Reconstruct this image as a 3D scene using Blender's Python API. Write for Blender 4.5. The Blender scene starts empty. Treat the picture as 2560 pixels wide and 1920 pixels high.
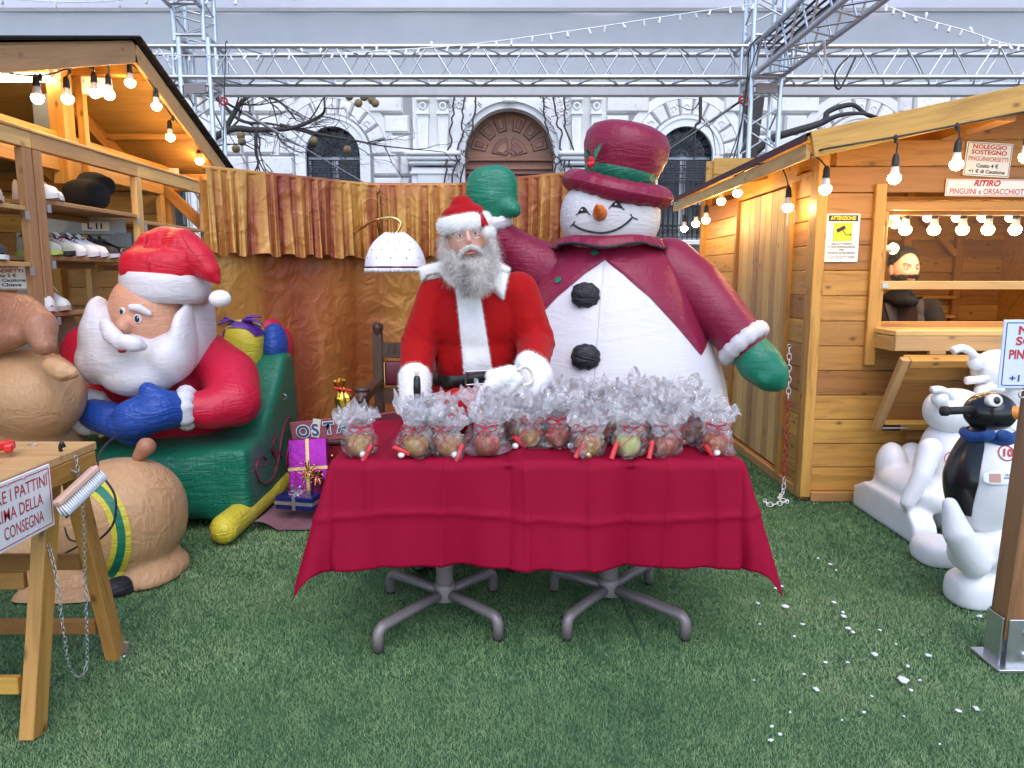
import bpy, bmesh, math, random
import numpy as np
from mathutils import Vector, Matrix, Euler
from mathutils.bvhtree import BVHTree
random.seed(7)
RNG = np.random.default_rng(7)
scene = bpy.context.scene
COL = scene.collection
rad = math.radians
PI = math.pi

# ------------------------------------------------------------------ camera
CAM_H, PITCH, FPX = 1.4, rad(8.3), 1850.0
cd = bpy.data.cameras.new("camera")
cam = bpy.data.objects.new("camera", cd)
COL.objects.link(cam)
cam.location = (0, 0, CAM_H)
cam.rotation_euler = (PI / 2 - PITCH, 0, 0)
cd.sensor_width = 36.0
cd.lens = 36.0 * FPX / 2560.0
cd.clip_start = 0.05
cd.clip_end = 400
scene.camera = cam

# ------------------------------------------------------------------ light
world = bpy.data.worlds.new("World")
scene.world = world
world.use_nodes = True
wn = world.node_tree.nodes
bg = wn["Background"]
sky = wn.new("ShaderNodeTexSky")
sky.sky_type = 'NISHITA'
sky.sun_disc = False
SUN_EL, SUN_AZ = rad(54), rad(172)
sky.sun_elevation = SUN_EL
sky.sun_rotation = SUN_AZ
sky.air_density = 1.0
sky.dust_density = 0.6
sky.ozone_density = 1.0
bg.inputs["Strength"].default_value = 0.15
world.node_tree.links.new(sky.outputs[0], bg.inputs[0])
sd = bpy.data.lights.new("sun", 'SUN')
sun = bpy.data.objects.new("sun", sd)
COL.objects.link(sun)
sd.energy = 1.1
sd.angle = rad(60)
sd.color = (1.0, 0.90, 0.88)
sdir = Vector((math.sin(SUN_AZ) * math.cos(SUN_EL), math.cos(SUN_AZ) * math.cos(SUN_EL), math.sin(SUN_EL)))
sun.rotation_euler = (-sdir).to_track_quat('-Z', 'Y').to_euler()
vs = scene.view_settings
vs.view_transform = 'Standard'
vs.look = 'None'
vs.exposure = 1.15
vs.gamma = 1.0
vs.use_curve_mapping = False
cy = scene.cycles
cy.max_bounces = 6
cy.diffuse_bounces = 3
cy.glossy_bounces = 3
cy.transmission_bounces = 6
cy.transparent_max_bounces = 24
cy.caustics_reflective = False
cy.caustics_refractive = False
cy.sample_clamp_indirect = 6.0
cy.use_denoising = True
cy.use_adaptive_sampling = True
cy.adaptive_threshold = 0.03


# ------------------------------------------------------------------ pixels to places
def P(px, py, Y):
    """point at depth Y seen at photograph pixel (px, py)"""
    u, v = (px - 1280) / FPX, (960 - py) / FPX
    s, c = math.sin(PITCH), math.cos(PITCH)
    d = Vector((u, c + v * s, -s + v * c))
    t = Y / d.y
    return Vector((d.x * t, Y, CAM_H + d.z * t))


K = 2560 / 2212.0


def O(x, y, Y):
    return P(x * K, y * K, Y)


def G(px, py, z=0.0):
    u, v = (px - 1280) / FPX, (960 - py) / FPX
    s, c = math.sin(PITCH), math.cos(PITCH)
    d = Vector((u, c + v * s, -s + v * c))
    t = (z - CAM_H) / d.z
    return Vector((d.x * t, d.y * t, z))


def GO(x, y, z=0.0):
    return G(x * K, y * K, z)


# ------------------------------------------------------------------ objects
ORG = {}


def tag(o, label=None, cat=None, group=None, kind=None):
    if label: o["label"] = label
    if cat: o["category"] = cat
    if group: o["group"] = group
    if kind: o["kind"] = kind
    return o


def thing(name, label, cat, loc=(0, 0, 0), group=None):
    o = bpy.data.objects.new(name, None)
    o.empty_display_size = 0.1
    COL.objects.link(o)
    o.location = loc
    ORG[o.name] = Vector(loc)
    return tag(o, label, cat, group)


def link_mesh(name, me, mat, parent=None, origin=None):
    """me holds world coordinates"""
    org = ORG[parent.name] if parent is not None else (Vector(origin) if origin is not None else Vector((0, 0, 0)))
    if org.length > 0:
        me.transform(Matrix.Translation(-org))
    if mat is not None:
        if not isinstance(mat, (list, tuple)): mat = [mat]
        me.materials.clear()
        for m in mat: me.materials.append(m)
    o = bpy.data.objects.new(name, me)
    COL.objects.link(o)
    if parent is not None:
        o.parent = parent
    else:
        o.location = org
    ORG[o.name] = org
    return o


def copy_tree(o, parent=None):
    c = o.copy()
    COL.objects.link(c)
    if parent is not None: c.parent = parent
    ORG[c.name] = ORG.get(o.name, Vector())
    for ch in list(o.children): copy_tree(ch, c)
    return c


class MB:
    def __init__(s):
        s.v, s.f, s.m = [], [], []

    def add(s, vs_, fs, mi=0):
        b = len(s.v)
        s.v.extend([tuple(p) for p in vs_])
        s.f.extend([tuple(i + b for i in f) for f in fs])
        s.m.extend([mi] * len(fs))
        return s

    def box(s, c, sz, R=None, mi=0):
        hx, hy, hz = sz[0] / 2, sz[1] / 2, sz[2] / 2
        pts = [Vector((x * hx, y * hy, z * hz)) for z in (-1, 1) for y in (-1, 1) for x in (-1, 1)]
        if R is not None: pts = [R @ p for p in pts]
        c = Vector(c)
        return s.add([p + c for p in pts], [(0, 2, 3, 1), (4, 5, 7, 6), (0, 1, 5, 4), (2, 6, 7, 3), (0, 4, 6, 2), (1, 3, 7, 5)], mi)

    def beam(s, p0, p1, w, h, up=(0, 0, 1), mi=0):
        p0, p1 = Vector(p0), Vector(p1)
        x = (p1 - p0).normalized()
        y = Vector(up).cross(x).normalized()
        z = x.cross(y)
        R = Matrix((x, y, z)).transposed()
        return s.box((p0 + p1) / 2, ((p1 - p0).length, w, h), R, mi)

    def tube(s, pts, r, seg=8, cap=True, closed=False, mi=0, flat=None):
        pts = [Vector(p) for p in pts]
        n = len(pts)
        rr = [r] * n if not hasattr(r, '__len__') else list(r)
        vs_, fs = [], []
        up = None
        for i, p in enumerate(pts):
            if closed:
                t = pts[(i + 1) % n] - pts[i - 1]
            else:
                t = pts[min(i + 1, n - 1)] - pts[max(i - 1, 0)]
            if t.length < 1e-9: t = Vector((0, 0, 1))
            t.normalize()
            if up is None:
                a = Vector((0, 0, 1)) if abs(t.z) < 0.9 else Vector((1, 0, 0))
                up = (a - t * a.dot(t)).normalized()
            else:
                up = (up - t * up.dot(t))
                up = up.normalized() if up.length > 1e-6 else t.orthogonal().normalized()
            sd_ = t.cross(up)
            for k in range(seg):
                a = 2 * PI * k / seg
                fy = 1.0 if flat is None else flat
                vs_.append(p + (up * math.cos(a) * fy + sd_ * math.sin(a)) * rr[i])
        for i in range(n if closed else n - 1):
            j = (i + 1) % n
            for k in range(seg):
                k2 = (k + 1) % seg
                fs.append((i * seg + k, i * seg + k2, j * seg + k2, j * seg + k))
        if cap and not closed:
            fs.append(tuple(range(seg - 1, -1, -1)))
            fs.append(tuple((n - 1) * seg + k for k in range(seg)))
        return s.add(vs_, fs, mi)

    def capsule(s, p0, p1, r0, r1, seg=16, rings=5, mi=0):
        p0, p1 = Vector(p0), Vector(p1)
        t = (p1 - p0)
        L = t.length
        t = t.normalized() if L > 1e-9 else Vector((0, 0, 1))
        pts, rs = [], []
        for i in range(rings + 1):
            a = PI / 2 * (1 - i / rings)
            pts.append(p0 - t * r0 * math.sin(a)); rs.append(max(r0 * math.cos(a), r0 * 0.02))
        for i in range(rings + 1):
            a = PI / 2 * i / rings
            pts.append(p1 + t * r1 * math.sin(a)); rs.append(max(r1 * math.cos(a), r1 * 0.02))
        return s.tube(pts, rs, seg, mi=mi)

    def chain(s, pts, rs, seg=16):
        """smooth tapered limb with round ends"""
        for i in range(len(pts) - 1):
            s.capsule(pts[i], pts[i + 1], rs[i], rs[i + 1], seg)
        return s

    def ell(s, c, r, seg=24, rings=14, R=None, mi=0):
        c = Vector(c)
        r = (r, r, r) if not hasattr(r, '__len__') else r
        vs_, fs = [], []
        pts = [Vector((0, 0, -r[2]))]
        for i in range(1, rings):
            a = -PI / 2 + PI * i / rings
            for k in range(seg):
                b = 2 * PI * k / seg
                pts.append(Vector((r[0] * math.cos(a) * math.cos(b), r[1] * math.cos(a) * math.sin(b), r[2] * math.sin(a))))
        pts.append(Vector((0, 0, r[2])))
        if R is not None: pts = [R @ p for p in pts]
        for k in range(seg):
            k2 = (k + 1) % seg
            fs.append((0, 1 + k2, 1 + k))
            for i in range(rings - 2):
                a = 1 + i * seg
                fs.append((a + k, a + k2, a + seg + k2, a + seg + k))
            a = 1 + (rings - 2) * seg
            fs.append((a + k, a + k2, len(pts) - 1))
        return s.add([p + c for p in pts], fs, mi)

    def sell(s, c, r, e=3.0, R=None, seg=32, rings=20, mi=0):
        """super-ellipsoid: a puffed-up box"""
        b = MB().ell((0, 0, 0), 1.0, seg, rings)
        pts = []
        for p in b.v:
            k = (abs(p[0]) ** e + abs(p[1]) ** e + abs(p[2]) ** e) ** (1 / e)
            q = Vector((p[0] / k * r[0], p[1] / k * r[1], p[2] / k * r[2]))
            pts.append((R @ q if R is not None else q) + Vector(c))
        return s.add(pts, b.f, mi)

    def lathe(s, prof, seg=32, c=(0, 0, 0), R=None, sy=1.0, mi=0, cap=True):
        c = Vector(c)
        vs_, fs = [], []
        for (r, z) in prof:
            for k in range(seg):
                a = 2 * PI * k / seg
                p = Vector((r * math.cos(a), r * math.sin(a) * sy, z))
                vs_.append((R @ p if R is not None else p) + c)
        n = len(prof)
        for i in range(n - 1):
            for k in range(seg):
                k2 = (k + 1) % seg
                fs.append((i * seg + k, i * seg + k2, (i + 1) * seg + k2, (i + 1) * seg + k))
        if cap:
            fs.append(tuple(range(seg - 1, -1, -1)))
            fs.append(tuple((n - 1) * seg + k for k in range(seg)))
        return s.add(vs_, fs, mi)

    def torus(s, c, R0, r, seg=32, sub=10, R=None, mi=0, sy=1.0):
        c = Vector(c)
        pts = []
        for i in range(seg):
            a = 2 * PI * i / seg
            p = Vector((R0 * math.cos(a), R0 * sy * math.sin(a), 0))
            pts.append((R @ p if R is not None else p) + c)
        return s.tube(pts, r, sub, closed=True, mi=mi)

    def grid(s, A, closed_u=False, mi=0, flip=False):
        n, m = len(A), len(A[0])
        fs = []
        for i in range(n if closed_u else n - 1):
            for j in range(m - 1):
                i2 = (i + 1) % n
                q = (i * m + j, i2 * m + j, i2 * m + j + 1, i * m + j + 1)
                fs.append(q[::-1] if flip else q)
        return s.add([p for row in A for p in row], fs, mi)

    def prism(s, poly, h, M=None, mi=0):
        """polygon in local XY, thickness h along local Z"""
        n = len(poly)
        pts = [Vector((x, y, 0)) for x, y in poly] + [Vector((x, y, h)) for x, y in poly]
        if M is not None: pts = [M @ p for p in pts]
        fs = [tuple(range(n - 1, -1, -1)), tuple(range(n, 2 * n))]
        for k in range(n):
            k2 = (k + 1) % n
            fs.append((k, k2, n + k2, n + k))
        return s.add(pts, fs, mi)

    def mesh(s, name="mesh", smooth=True, fix=True):
        me = bpy.data.meshes.new(name)
        me.from_pydata(s.v, [], s.f)
        if any(s.m): me.polygons.foreach_set("material_index", s.m)
        if fix:
            bm = bmesh.new(); bm.from_mesh(me)
            bmesh.ops.recalc_face_normals(bm, faces=bm.faces)
            bm.to_mesh(me); bm.free()
        me.polygons.foreach_set("use_smooth", [smooth] * len(me.polygons))
        me.update()
        return me

    def obj(s, name, mat, parent=None, smooth=True, origin=None, bevel=0.0, fix=True, bseg=1, auto=None):
        me = s.mesh(name, smooth, fix)
        if bevel > 0:
            bm = bmesh.new(); bm.from_mesh(me)
            es = [e for e in bm.edges if len(e.link_faces) == 2 and e.calc_face_angle(0) > 0.5]
            bmesh.ops.bevel(bm, geom=es, offset=bevel, segments=bseg, affect='EDGES', profile=0.5, clamp_overlap=True)
            bm.to_mesh(me); bm.free()
            me.polygons.foreach_set("use_smooth", [smooth] * len(me.polygons))
        if auto is not None:
            me.set_sharp_from_angle(angle=auto)
        return link_mesh(name, me, mat, parent, origin)


_cache = {}


def plank(name, p0, p1, w, t, mat, parent=None, up=(0, 0, 1), bevel=0.003, origin=None):
    """board from p0 to p1; w across (perpendicular to up), t along up; own local frame, length on X"""
    p0, p1 = Vector(p0), Vector(p1)
    L = (p1 - p0).length
    key = ('plank', round(L, 3), round(w, 4), round(t, 4), mat.name, bevel)
    me = _cache.get(key)
    if me is None:
        b = MB().box((0, 0, 0), (L, w, t))
        me = b.mesh("board", False)
        if bevel > 0:
            bm = bmesh.new(); bm.from_mesh(me)
            bmesh.ops.bevel(bm, geom=bm.edges[:], offset=min(bevel, w * .3, t * .3), segments=1, affect='EDGES')
            bm.to_mesh(me); bm.free()
        me.materials.append(mat)
        _cache[key] = me
    x = (p1 - p0).normalized()
    y = Vector(up).cross(x)
    y = y.normalized() if y.length > 1e-6 else x.orthogonal().normalized()
    z = x.cross(y)
    M = Matrix((x, y, z)).transposed().to_4x4()
    M.translation = (p0 + p1) / 2
    return place(name, me, M, parent)


def place(name, me, M, parent=None):
    o = bpy.data.objects.new(name, me)
    COL.objects.link(o)
    if parent is not None:
        o.parent = parent
        M = Matrix.Translation(-ORG[parent.name]) @ M
    o.matrix_local = M
    ORG[o.name] = ORG[parent.name] if parent is not None else M.translation.copy()
    return o


def rod(name, p0, p1, r, mat, parent=None, seg=10):
    key = ('rod', seg, mat.name)
    me = _cache.get(key)
    if me is None:
        me = MB().tube([(0, 0, 0), (0, 0, 1)], 1.0, seg).mesh("rod")
        me.set_sharp_from_angle(angle=rad(50))
        me.materials.append(mat)
        _cache[key] = me
    p0, p1 = Vector(p0), Vector(p1)
    d = p1 - p0
    M = Matrix.Translation(p0) @ d.to_track_quat('Z', 'Y').to_matrix().to_4x4() @ Matrix.Diagonal((r, r, d.length, 1))
    return place(name, me, M, parent)


def remesh(mb, voxel, smooth=4, fac=0.5):
    me = mb.mesh("tmp", True, False)
    ob = bpy.data.objects.new("tmp", me)
    COL.objects.link(ob)
    m = ob.modifiers.new("r", 'REMESH'); m.mode = 'VOXEL'; m.voxel_size = voxel
    if smooth:
        k = ob.modifiers.new("s", 'SMOOTH'); k.iterations = smooth; k.factor = fac
    dg = bpy.context.evaluated_depsgraph_get()
    out = bpy.data.meshes.new_from_object(ob.evaluated_get(dg))
    bpy.data.objects.remove(ob)
    bpy.data.meshes.remove(me)
    out.polygons.foreach_set("use_smooth", [True] * len(out.polygons))
    return out


def bvh_of(*meshes):
    vs_, fs = [], []
    for me in meshes:
        b = len(vs_)
        vs_ += [v.co.copy() for v in me.vertices]
        fs += [tuple(i + b for i in p.vertices) for p in me.polygons]
    return BVHTree.FromPolygons(vs_, fs)


def cam_hit(bvh, px, py):
    o = Vector((0, 0, CAM_H))
    d = (P(px, py, 1.0) - o).normalized()
    h = bvh.ray_cast(o, d)
    return h[0], h[1]


def smoothstep(a, b, x):
    t = np.clip((x - a) / (b - a), 0, 1)
    return t * t * (3 - 2 * t)


def catmull(pts, n=8, closed=False):
    pts = [Vector(p) for p in pts]
    out = []
    N = len(pts)
    rng = range(N if closed else N - 1)
    for i in rng:
        if closed:
            a, b, c, d = pts[i - 1], pts[i], pts[(i + 1) % N], pts[(i + 2) % N]
        else:
            a, b, c, d = pts[max(i - 1, 0)], pts[i], pts[i + 1], pts[min(i + 2, N - 1)]
        for k in range(n):
            t = k / n
            out.append(0.5 * ((2 * b) + (c - a) * t + (2 * a - 5 * b + 4 * c - d) * t * t + (3 * b - a - 3 * c + d) * t ** 3))
    if not closed: out.append(pts[-1].copy())
    return out


def strands(me, n, length, width, curl=0.4, gravity=0.0, seed=1, mask=None, segs=2, jitter=0.3, dirfn=None):
    """thin hair ribbons growing from a mesh; returns (verts, faces)"""
    rng = np.random.default_rng(seed)
    me.calc_loop_triangles()
    tri = np.array([t.vertices[:] for t in me.loop_triangles])
    co = np.array([v.co[:] for v in me.vertices])
    nr = np.array([v.normal[:] for v in me.vertices])
    a, b, c = co[tri[:, 0]], co[tri[:, 1]], co[tri[:, 2]]
    ar = np.linalg.norm(np.cross(b - a, c - a), axis=1)
    if mask is not None:
        cen = (a + b + c) / 3
        ar = ar * mask(cen)
    pick = rng.choice(len(tri), n, p=ar / ar.sum())
    r1, r2 = np.sqrt(rng.random(n)), rng.random(n)
    w0, w1, w2 = (1 - r1)[:, None], (r1 * (1 - r2))[:, None], (r1 * r2)[:, None]
    t = tri[pick]
    p = w0 * co[t[:, 0]] + w1 * co[t[:, 1]] + w2 * co[t[:, 2]]
    nn = w0 * nr[t[:, 0]] + w1 * nr[t[:, 1]] + w2 * nr[t[:, 2]]
    if dirfn is not None: nn = dirfn(p, nn)
    d = nn + rng.normal(0, jitter, (n, 3))
    d /= np.linalg.norm(d, axis=1)[:, None]
    side = np.cross(d, rng.normal(0, 1, (n, 3)))
    side /= np.linalg.norm(side, axis=1)[:, None]
    L = length * (0.6 + 0.8 * rng.random(n))[:, None]
    vs_, fs = [], []
    cur = p - d * L * 0.05
    rows = []
    for k in range(segs + 1):
        w = width * (1 - k / segs * 0.85)
        rows.append(cur - side * w / 2)
        rows.append(cur + side * w / 2)
        d = d + rng.normal(0, curl, (n, 3)) + np.array([0, 0, -gravity])
        d /= np.linalg.norm(d, axis=1)[:, None]
        cur = cur + d * L / segs
    V = np.stack(rows, 1).reshape(-1, 3)
    m = 2 * (segs + 1)
    base = np.arange(n)[:, None] * m
    F = np.concatenate([base + np.array([[2 * k, 2 * k + 1, 2 * k + 3, 2 * k + 2]]) for k in range(segs)], 0)
    return V, F


def np_mesh(name, V, F):
    """quad or tri mesh from numpy arrays, fast"""
    me = bpy.data.meshes.new(name)
    k = F.shape[1]
    me.vertices.add(len(V)); me.vertices.foreach_set("co", np.asarray(V, np.float32).ravel())
    me.loops.add(F.size); me.loops.foreach_set("vertex_index", F.astype(np.int32).ravel())
    me.polygons.add(len(F))
    me.polygons.foreach_set("loop_start", np.arange(0, F.size, k, dtype=np.int32))
    me.update(calc_edges=True)
    me.validate()
    return me


def text_mesh(s, size=0.1, bold=0.0, sx=1.0, shear=0.0, align='CENTER', lw=None, depth=0.0):
    cu = bpy.data.curves.new("txt", 'FONT')
    cu.body = s
    cu.size = size
    cu.align_x = align
    cu.align_y = 'CENTER'
    cu.offset = bold * size
    cu.shear = shear
    cu.extrude = depth
    cu.resolution_u = 3
    ob = bpy.data.objects.new("txt", cu)
    COL.objects.link(ob)
    dg = bpy.context.evaluated_depsgraph_get()
    me = bpy.data.meshes.new_from_object(ob.evaluated_get(dg))
    bpy.data.objects.remove(ob)
    if lw is not None and len(me.vertices):
        xs = [v.co.x for v in me.vertices]
        sx = lw / max(max(xs) - min(xs), 1e-6)
    me.transform(Matrix.Diagonal((sx, 1, 1, 1)))
    return me

# ------------------------------------------------------------------ materials
class NT:
    def __init__(s, name):
        s.m = bpy.data.materials.new(name)
        s.m.use_nodes = True
        s.t = s.m.node_tree
        s.b = s.t.nodes["Principled BSDF"]
        s.out = s.t.nodes["Material Output"]

    def n(s, typ, **kw):
        nd = s.t.nodes.new(typ)
        for k, v in kw.items():
            if k.startswith("i_"):
                nd.inputs[k[2:].replace("_", " ")].default_value = v
            else:
                setattr(nd, k, v)
        return nd

    def l(s, a, b): s.t.links.new(a, b)

    def math(s, op, a, b=None, clamp=False):
        nd = s.n("ShaderNodeMath", operation=op, use_clamp=clamp)
        for i, x in enumerate((a, b)):
            if x is None: continue
            if isinstance(x, (int, float)): nd.inputs[i].default_value = x
            else: s.l(x, nd.inputs[i])
        return nd.outputs[0]

    def mix(s, fac, a, b, blend='MIX'):
        nd = s.n("ShaderNodeMix", data_type='RGBA', blend_type=blend)
        for sock, x in ((nd.inputs[0], fac), (nd.inputs[6], a), (nd.inputs[7], b)):
            if isinstance(x, (int, float)): sock.default_value = x
            elif isinstance(x, (tuple, list)): sock.default_value = (*x[:3], 1)
            else: s.l(x, sock)
        return nd.outputs[2]

    def ramp(s, fac, stops):
        nd = s.n("ShaderNodeValToRGB")
        e = nd.color_ramp.elements
        while len(e) < len(stops): e.new(0.5)
        for k, (p, c) in enumerate(stops):
            e[k].position = p
            e[k].color = (*c[:3], 1) if hasattr(c, '__len__') else (c, c, c, 1)
        s.l(fac, nd.inputs[0])
        return nd.outputs[0]

    def coords(s, kind="Object", scale=(1, 1, 1), rnd=0.0):
        tc = s.n("ShaderNodeTexCoord")
        src = tc.outputs[kind]
        if rnd:
            oi = s.n("ShaderNodeObjectInfo")
            k = s.math('MULTIPLY', oi.outputs["Random"], rnd)
            cb = s.n("ShaderNodeCombineXYZ")
            for i in range(3): s.l(k, cb.inputs[i])
            va = s.n("ShaderNodeVectorMath", operation='ADD')
            s.l(src, va.inputs[0]); s.l(cb.outputs[0], va.inputs[1])
            src = va.outputs[0]
        mp = s.n("ShaderNodeMapping")
        mp.inputs["Scale"].default_value = scale
        s.l(src, mp.inputs["Vector"])
        return mp.outputs[0]

    def noise(s, vec, scale=5, detail=4, rough=0.5, dist=0.0):
        nd = s.n("ShaderNodeTexNoise")
        nd.inputs["Scale"].default_value = scale
        nd.inputs["Detail"].default_value = detail
        nd.inputs["Roughness"].default_value = rough
        nd.inputs["Distortion"].default_value = dist
        s.l(vec, nd.inputs["Vector"])
        return nd.outputs[0]

    def voro(s, vec, scale=5, feature='F1', out="Distance", rnd=1.0):
        nd = s.n("ShaderNodeTexVoronoi", feature=feature)
        nd.inputs["Scale"].default_value = scale
        nd.inputs["Randomness"].default_value = rnd
        s.l(vec, nd.inputs["Vector"])
        return nd.outputs[out]

    def bump(s, h, strength=0.3, dist=0.01, prev=None):
        nd = s.n("ShaderNodeBump")
        nd.inputs["Strength"].default_value = strength
        nd.inputs["Distance"].default_value = dist
        s.l(h, nd.inputs["Height"])
        if prev is not None: s.l(prev, nd.inputs["Normal"])
        return nd.outputs[0]

    def set(s, color=None, rough=None, metal=None, normal=None, **kw):
        for key, x in (("Base Color", color), ("Roughness", rough), ("Metallic", metal), ("Normal", normal)):
            if x is None: continue
            if isinstance(x, (int, float)): s.b.inputs[key].default_value = x
            elif isinstance(x, (tuple, list)): s.b.inputs[key].default_value = (*x[:3], 1)
            else: s.l(x, s.b.inputs[key])
        for k, x in kw.items():
            s.b.inputs[k.replace("_", " ")].default_value = x
        return s


def simple(name, color, rough=0.5, metal=0.0, var=0.12, nscale=8.0, bump=0.0, bscale=60.0, **kw):
    t = NT(name)
    v = t.coords("Object")
    n = t.noise(v, nscale, 5, 0.6)
    c = t.mix(n, [x * (1 - var) for x in color], [min(1, x * (1 + var)) for x in color])
    rr = t.math('ADD', t.math('MULTIPLY', t.noise(v, nscale * 2.3, 3), 0.2), rough - 0.1, True)
    nm = t.bump(t.noise(v, bscale, 4, 0.6), bump, 0.004) if bump else None
    t.set(c, rr, metal, nm, **kw)
    return t.m


def wood(name, base, dark, knots=0.5, gloss=0.5, sat=1.0):
    t = NT(name)
    v = t.coords("Object", (1, 1, 1), 37.0)
    mp = t.n("ShaderNodeMapping"); mp.inputs["Scale"].default_value = (1.1, 14, 14); t.l(v, mp.inputs["Vector"])
    g = t.noise(mp.outputs[0], 2.0, 7, 0.62, 0.9)
    mp2 = t.n("ShaderNodeMapping"); mp2.inputs["Scale"].default_value = (0.6, 5, 5); t.l(v, mp2.inputs["Vector"])
    g2 = t.noise(mp2.outputs[0], 1.6, 3, 0.5, 1.2)
    c = t.ramp(g, [(0.3, dark), (0.48, base), (0.72, [min(1, x * 1.16) for x in base])])
    c = t.mix(t.ramp(g2, [(0.35, 0.0), (0.7, 0.55)]), c, [x * 0.72 for x in base])
    sep = t.n("ShaderNodeSeparateXYZ"); t.l(v, sep.inputs[0])
    cmb = t.n("ShaderNodeCombineXYZ")
    t.l(t.math('MULTIPLY', sep.outputs[0], 3.6), cmb.inputs[0])
    t.l(t.math('MULTIPLY', t.math('ADD', sep.outputs[1], sep.outputs[2]), 6.5), cmb.inputs[1])
    vo = t.n("ShaderNodeTexVoronoi", voronoi_dimensions='2D', feature='F1'); vo.inputs["Scale"].default_value = 1.0
    t.l(cmb.outputs[0], vo.inputs["Vector"])
    sc_ = t.n("ShaderNodeSeparateColor"); t.l(vo.outputs["Color"], sc_.inputs[0])
    pick = t.math('GREATER_THAN', sc_.outputs[0], 0.55)
    kn = t.math('MULTIPLY', t.ramp(vo.outputs["Distance"], [(0.035, knots), (0.055, knots * 0.55), (0.12, 0.0)]), pick)
    c = t.mix(kn, c, [x * 0.30 for x in dark])
    oi = t.n("ShaderNodeObjectInfo")
    hs = t.n("ShaderNodeHueSaturation")
    t.l(c, hs.inputs["Color"])
    t.l(t.math('ADD', t.math('MULTIPLY', oi.outputs["Random"], 0.55), 0.70), hs.inputs["Value"])
    t.l(t.math('ADD', t.math('MULTIPLY', oi.outputs["Random"], 0.022), 0.489), hs.inputs["Hue"])
    hs.inputs["Saturation"].default_value = sat
    nm = t.bump(g, 0.25, 0.002)
    t.set(hs.outputs[0], gloss, 0.0, nm)
    return t.m


def inflated(name, color, rough=0.36, wr=0.24, trans=0.18, wscale=7.0, az=5.5):
    """thin nylon of an air-filled figure: creases, light coming through"""
    t = NT(name)
    v = t.coords("Object")
    def crease(vec, sc, k):
        n_ = t.noise(vec, sc, 3, 0.5, 1.4)
        r_ = t.math('SUBTRACT', 1.0, t.math('MULTIPLY', t.math('ABSOLUTE', t.math('SUBTRACT', n_, 0.5)), k), True)
        return t.math('POWER', r_, 1.5)
    mp = t.n("ShaderNodeMapping"); mp.inputs["Scale"].default_value = (1.0, 1.0, az); mp.inputs["Rotation"].default_value = (0.12, 0.16, 0.1); t.l(v, mp.inputs["Vector"])
    mq = t.n("ShaderNodeMapping"); mq.inputs["Scale"].default_value = (3.2, 3.2, 0.9); mq.inputs["Rotation"].default_value = (0.5, 0.5, 0.2); t.l(v, mq.inputs["Vector"])
    h = t.math('ADD', t.math('MULTIPLY', crease(mp.outputs[0], wscale * 0.55, 5.0), 0.75), t.math('MULTIPLY', crease(mq.outputs[0], wscale * 0.5, 6.0), 0.45))
    h = t.math('ADD', h, t.math('MULTIPLY', t.noise(v, wscale * 7.0, 3, 0.6, 0.6), 0.16))
    big = t.ramp(t.noise(v, 2.6, 2), [(0.35, 0.30), (0.65, 1.0)])
    nm = t.bump(t.math('MULTIPLY', h, big), wr * 1.25, 0.014)
    c = t.mix(t.noise(v, 3.0, 3), [x * 0.92 for x in color], [min(1, x * 1.06) for x in color])
    t.set(c, rough, 0.0, nm)
    t.b.inputs["Specular IOR Level"].default_value = 0.4
    t.b.inputs["Sheen Weight"].default_value = 0.04
    tr = t.n("ShaderNodeBsdfTranslucent")
    t.l(c, tr.inputs["Color"]); t.l(nm, tr.inputs["Normal"])
    mx = t.n("ShaderNodeMixShader"); mx.inputs[0].default_value = trans
    t.l(t.b.outputs[0], mx.inputs[1]); t.l(tr.outputs[0], mx.inputs[2])
    t.l(mx.outputs[0], t.out.inputs[0])
    return t.m


def cloth(name, color, rough=0.7, weave=900.0, wr=0.2, sheen=0.3, wscale=9.0, var=0.08, spec=0.3):
    t = NT(name)
    v = t.coords("Object")
    w = t.noise(v, weave, 2, 0.5)
    cr = t.noise(v, wscale, 5, 0.6, 0.8)
    nm = t.bump(cr, wr, 0.01)
    nm = t.bump(w, 0.25, 0.0008, nm)
    c = t.mix(cr, [x * (1 - var) for x in color], [min(1, x * (1 + var)) for x in color])
    t.set(c, rough, 0.0, nm)
    t.b.inputs["Sheen Weight"].default_value = sheen
    t.b.inputs["Specular IOR Level"].default_value = spec
    return t.m


def emit(name, color, strength):
    t = NT(name)
    t.set((0.9, 0.85, 0.75), 0.4)
    t.b.inputs["Emission Color"].default_value = (*color, 1)
    t.b.inputs["Emission Strength"].default_value = strength
    return t.m


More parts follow.
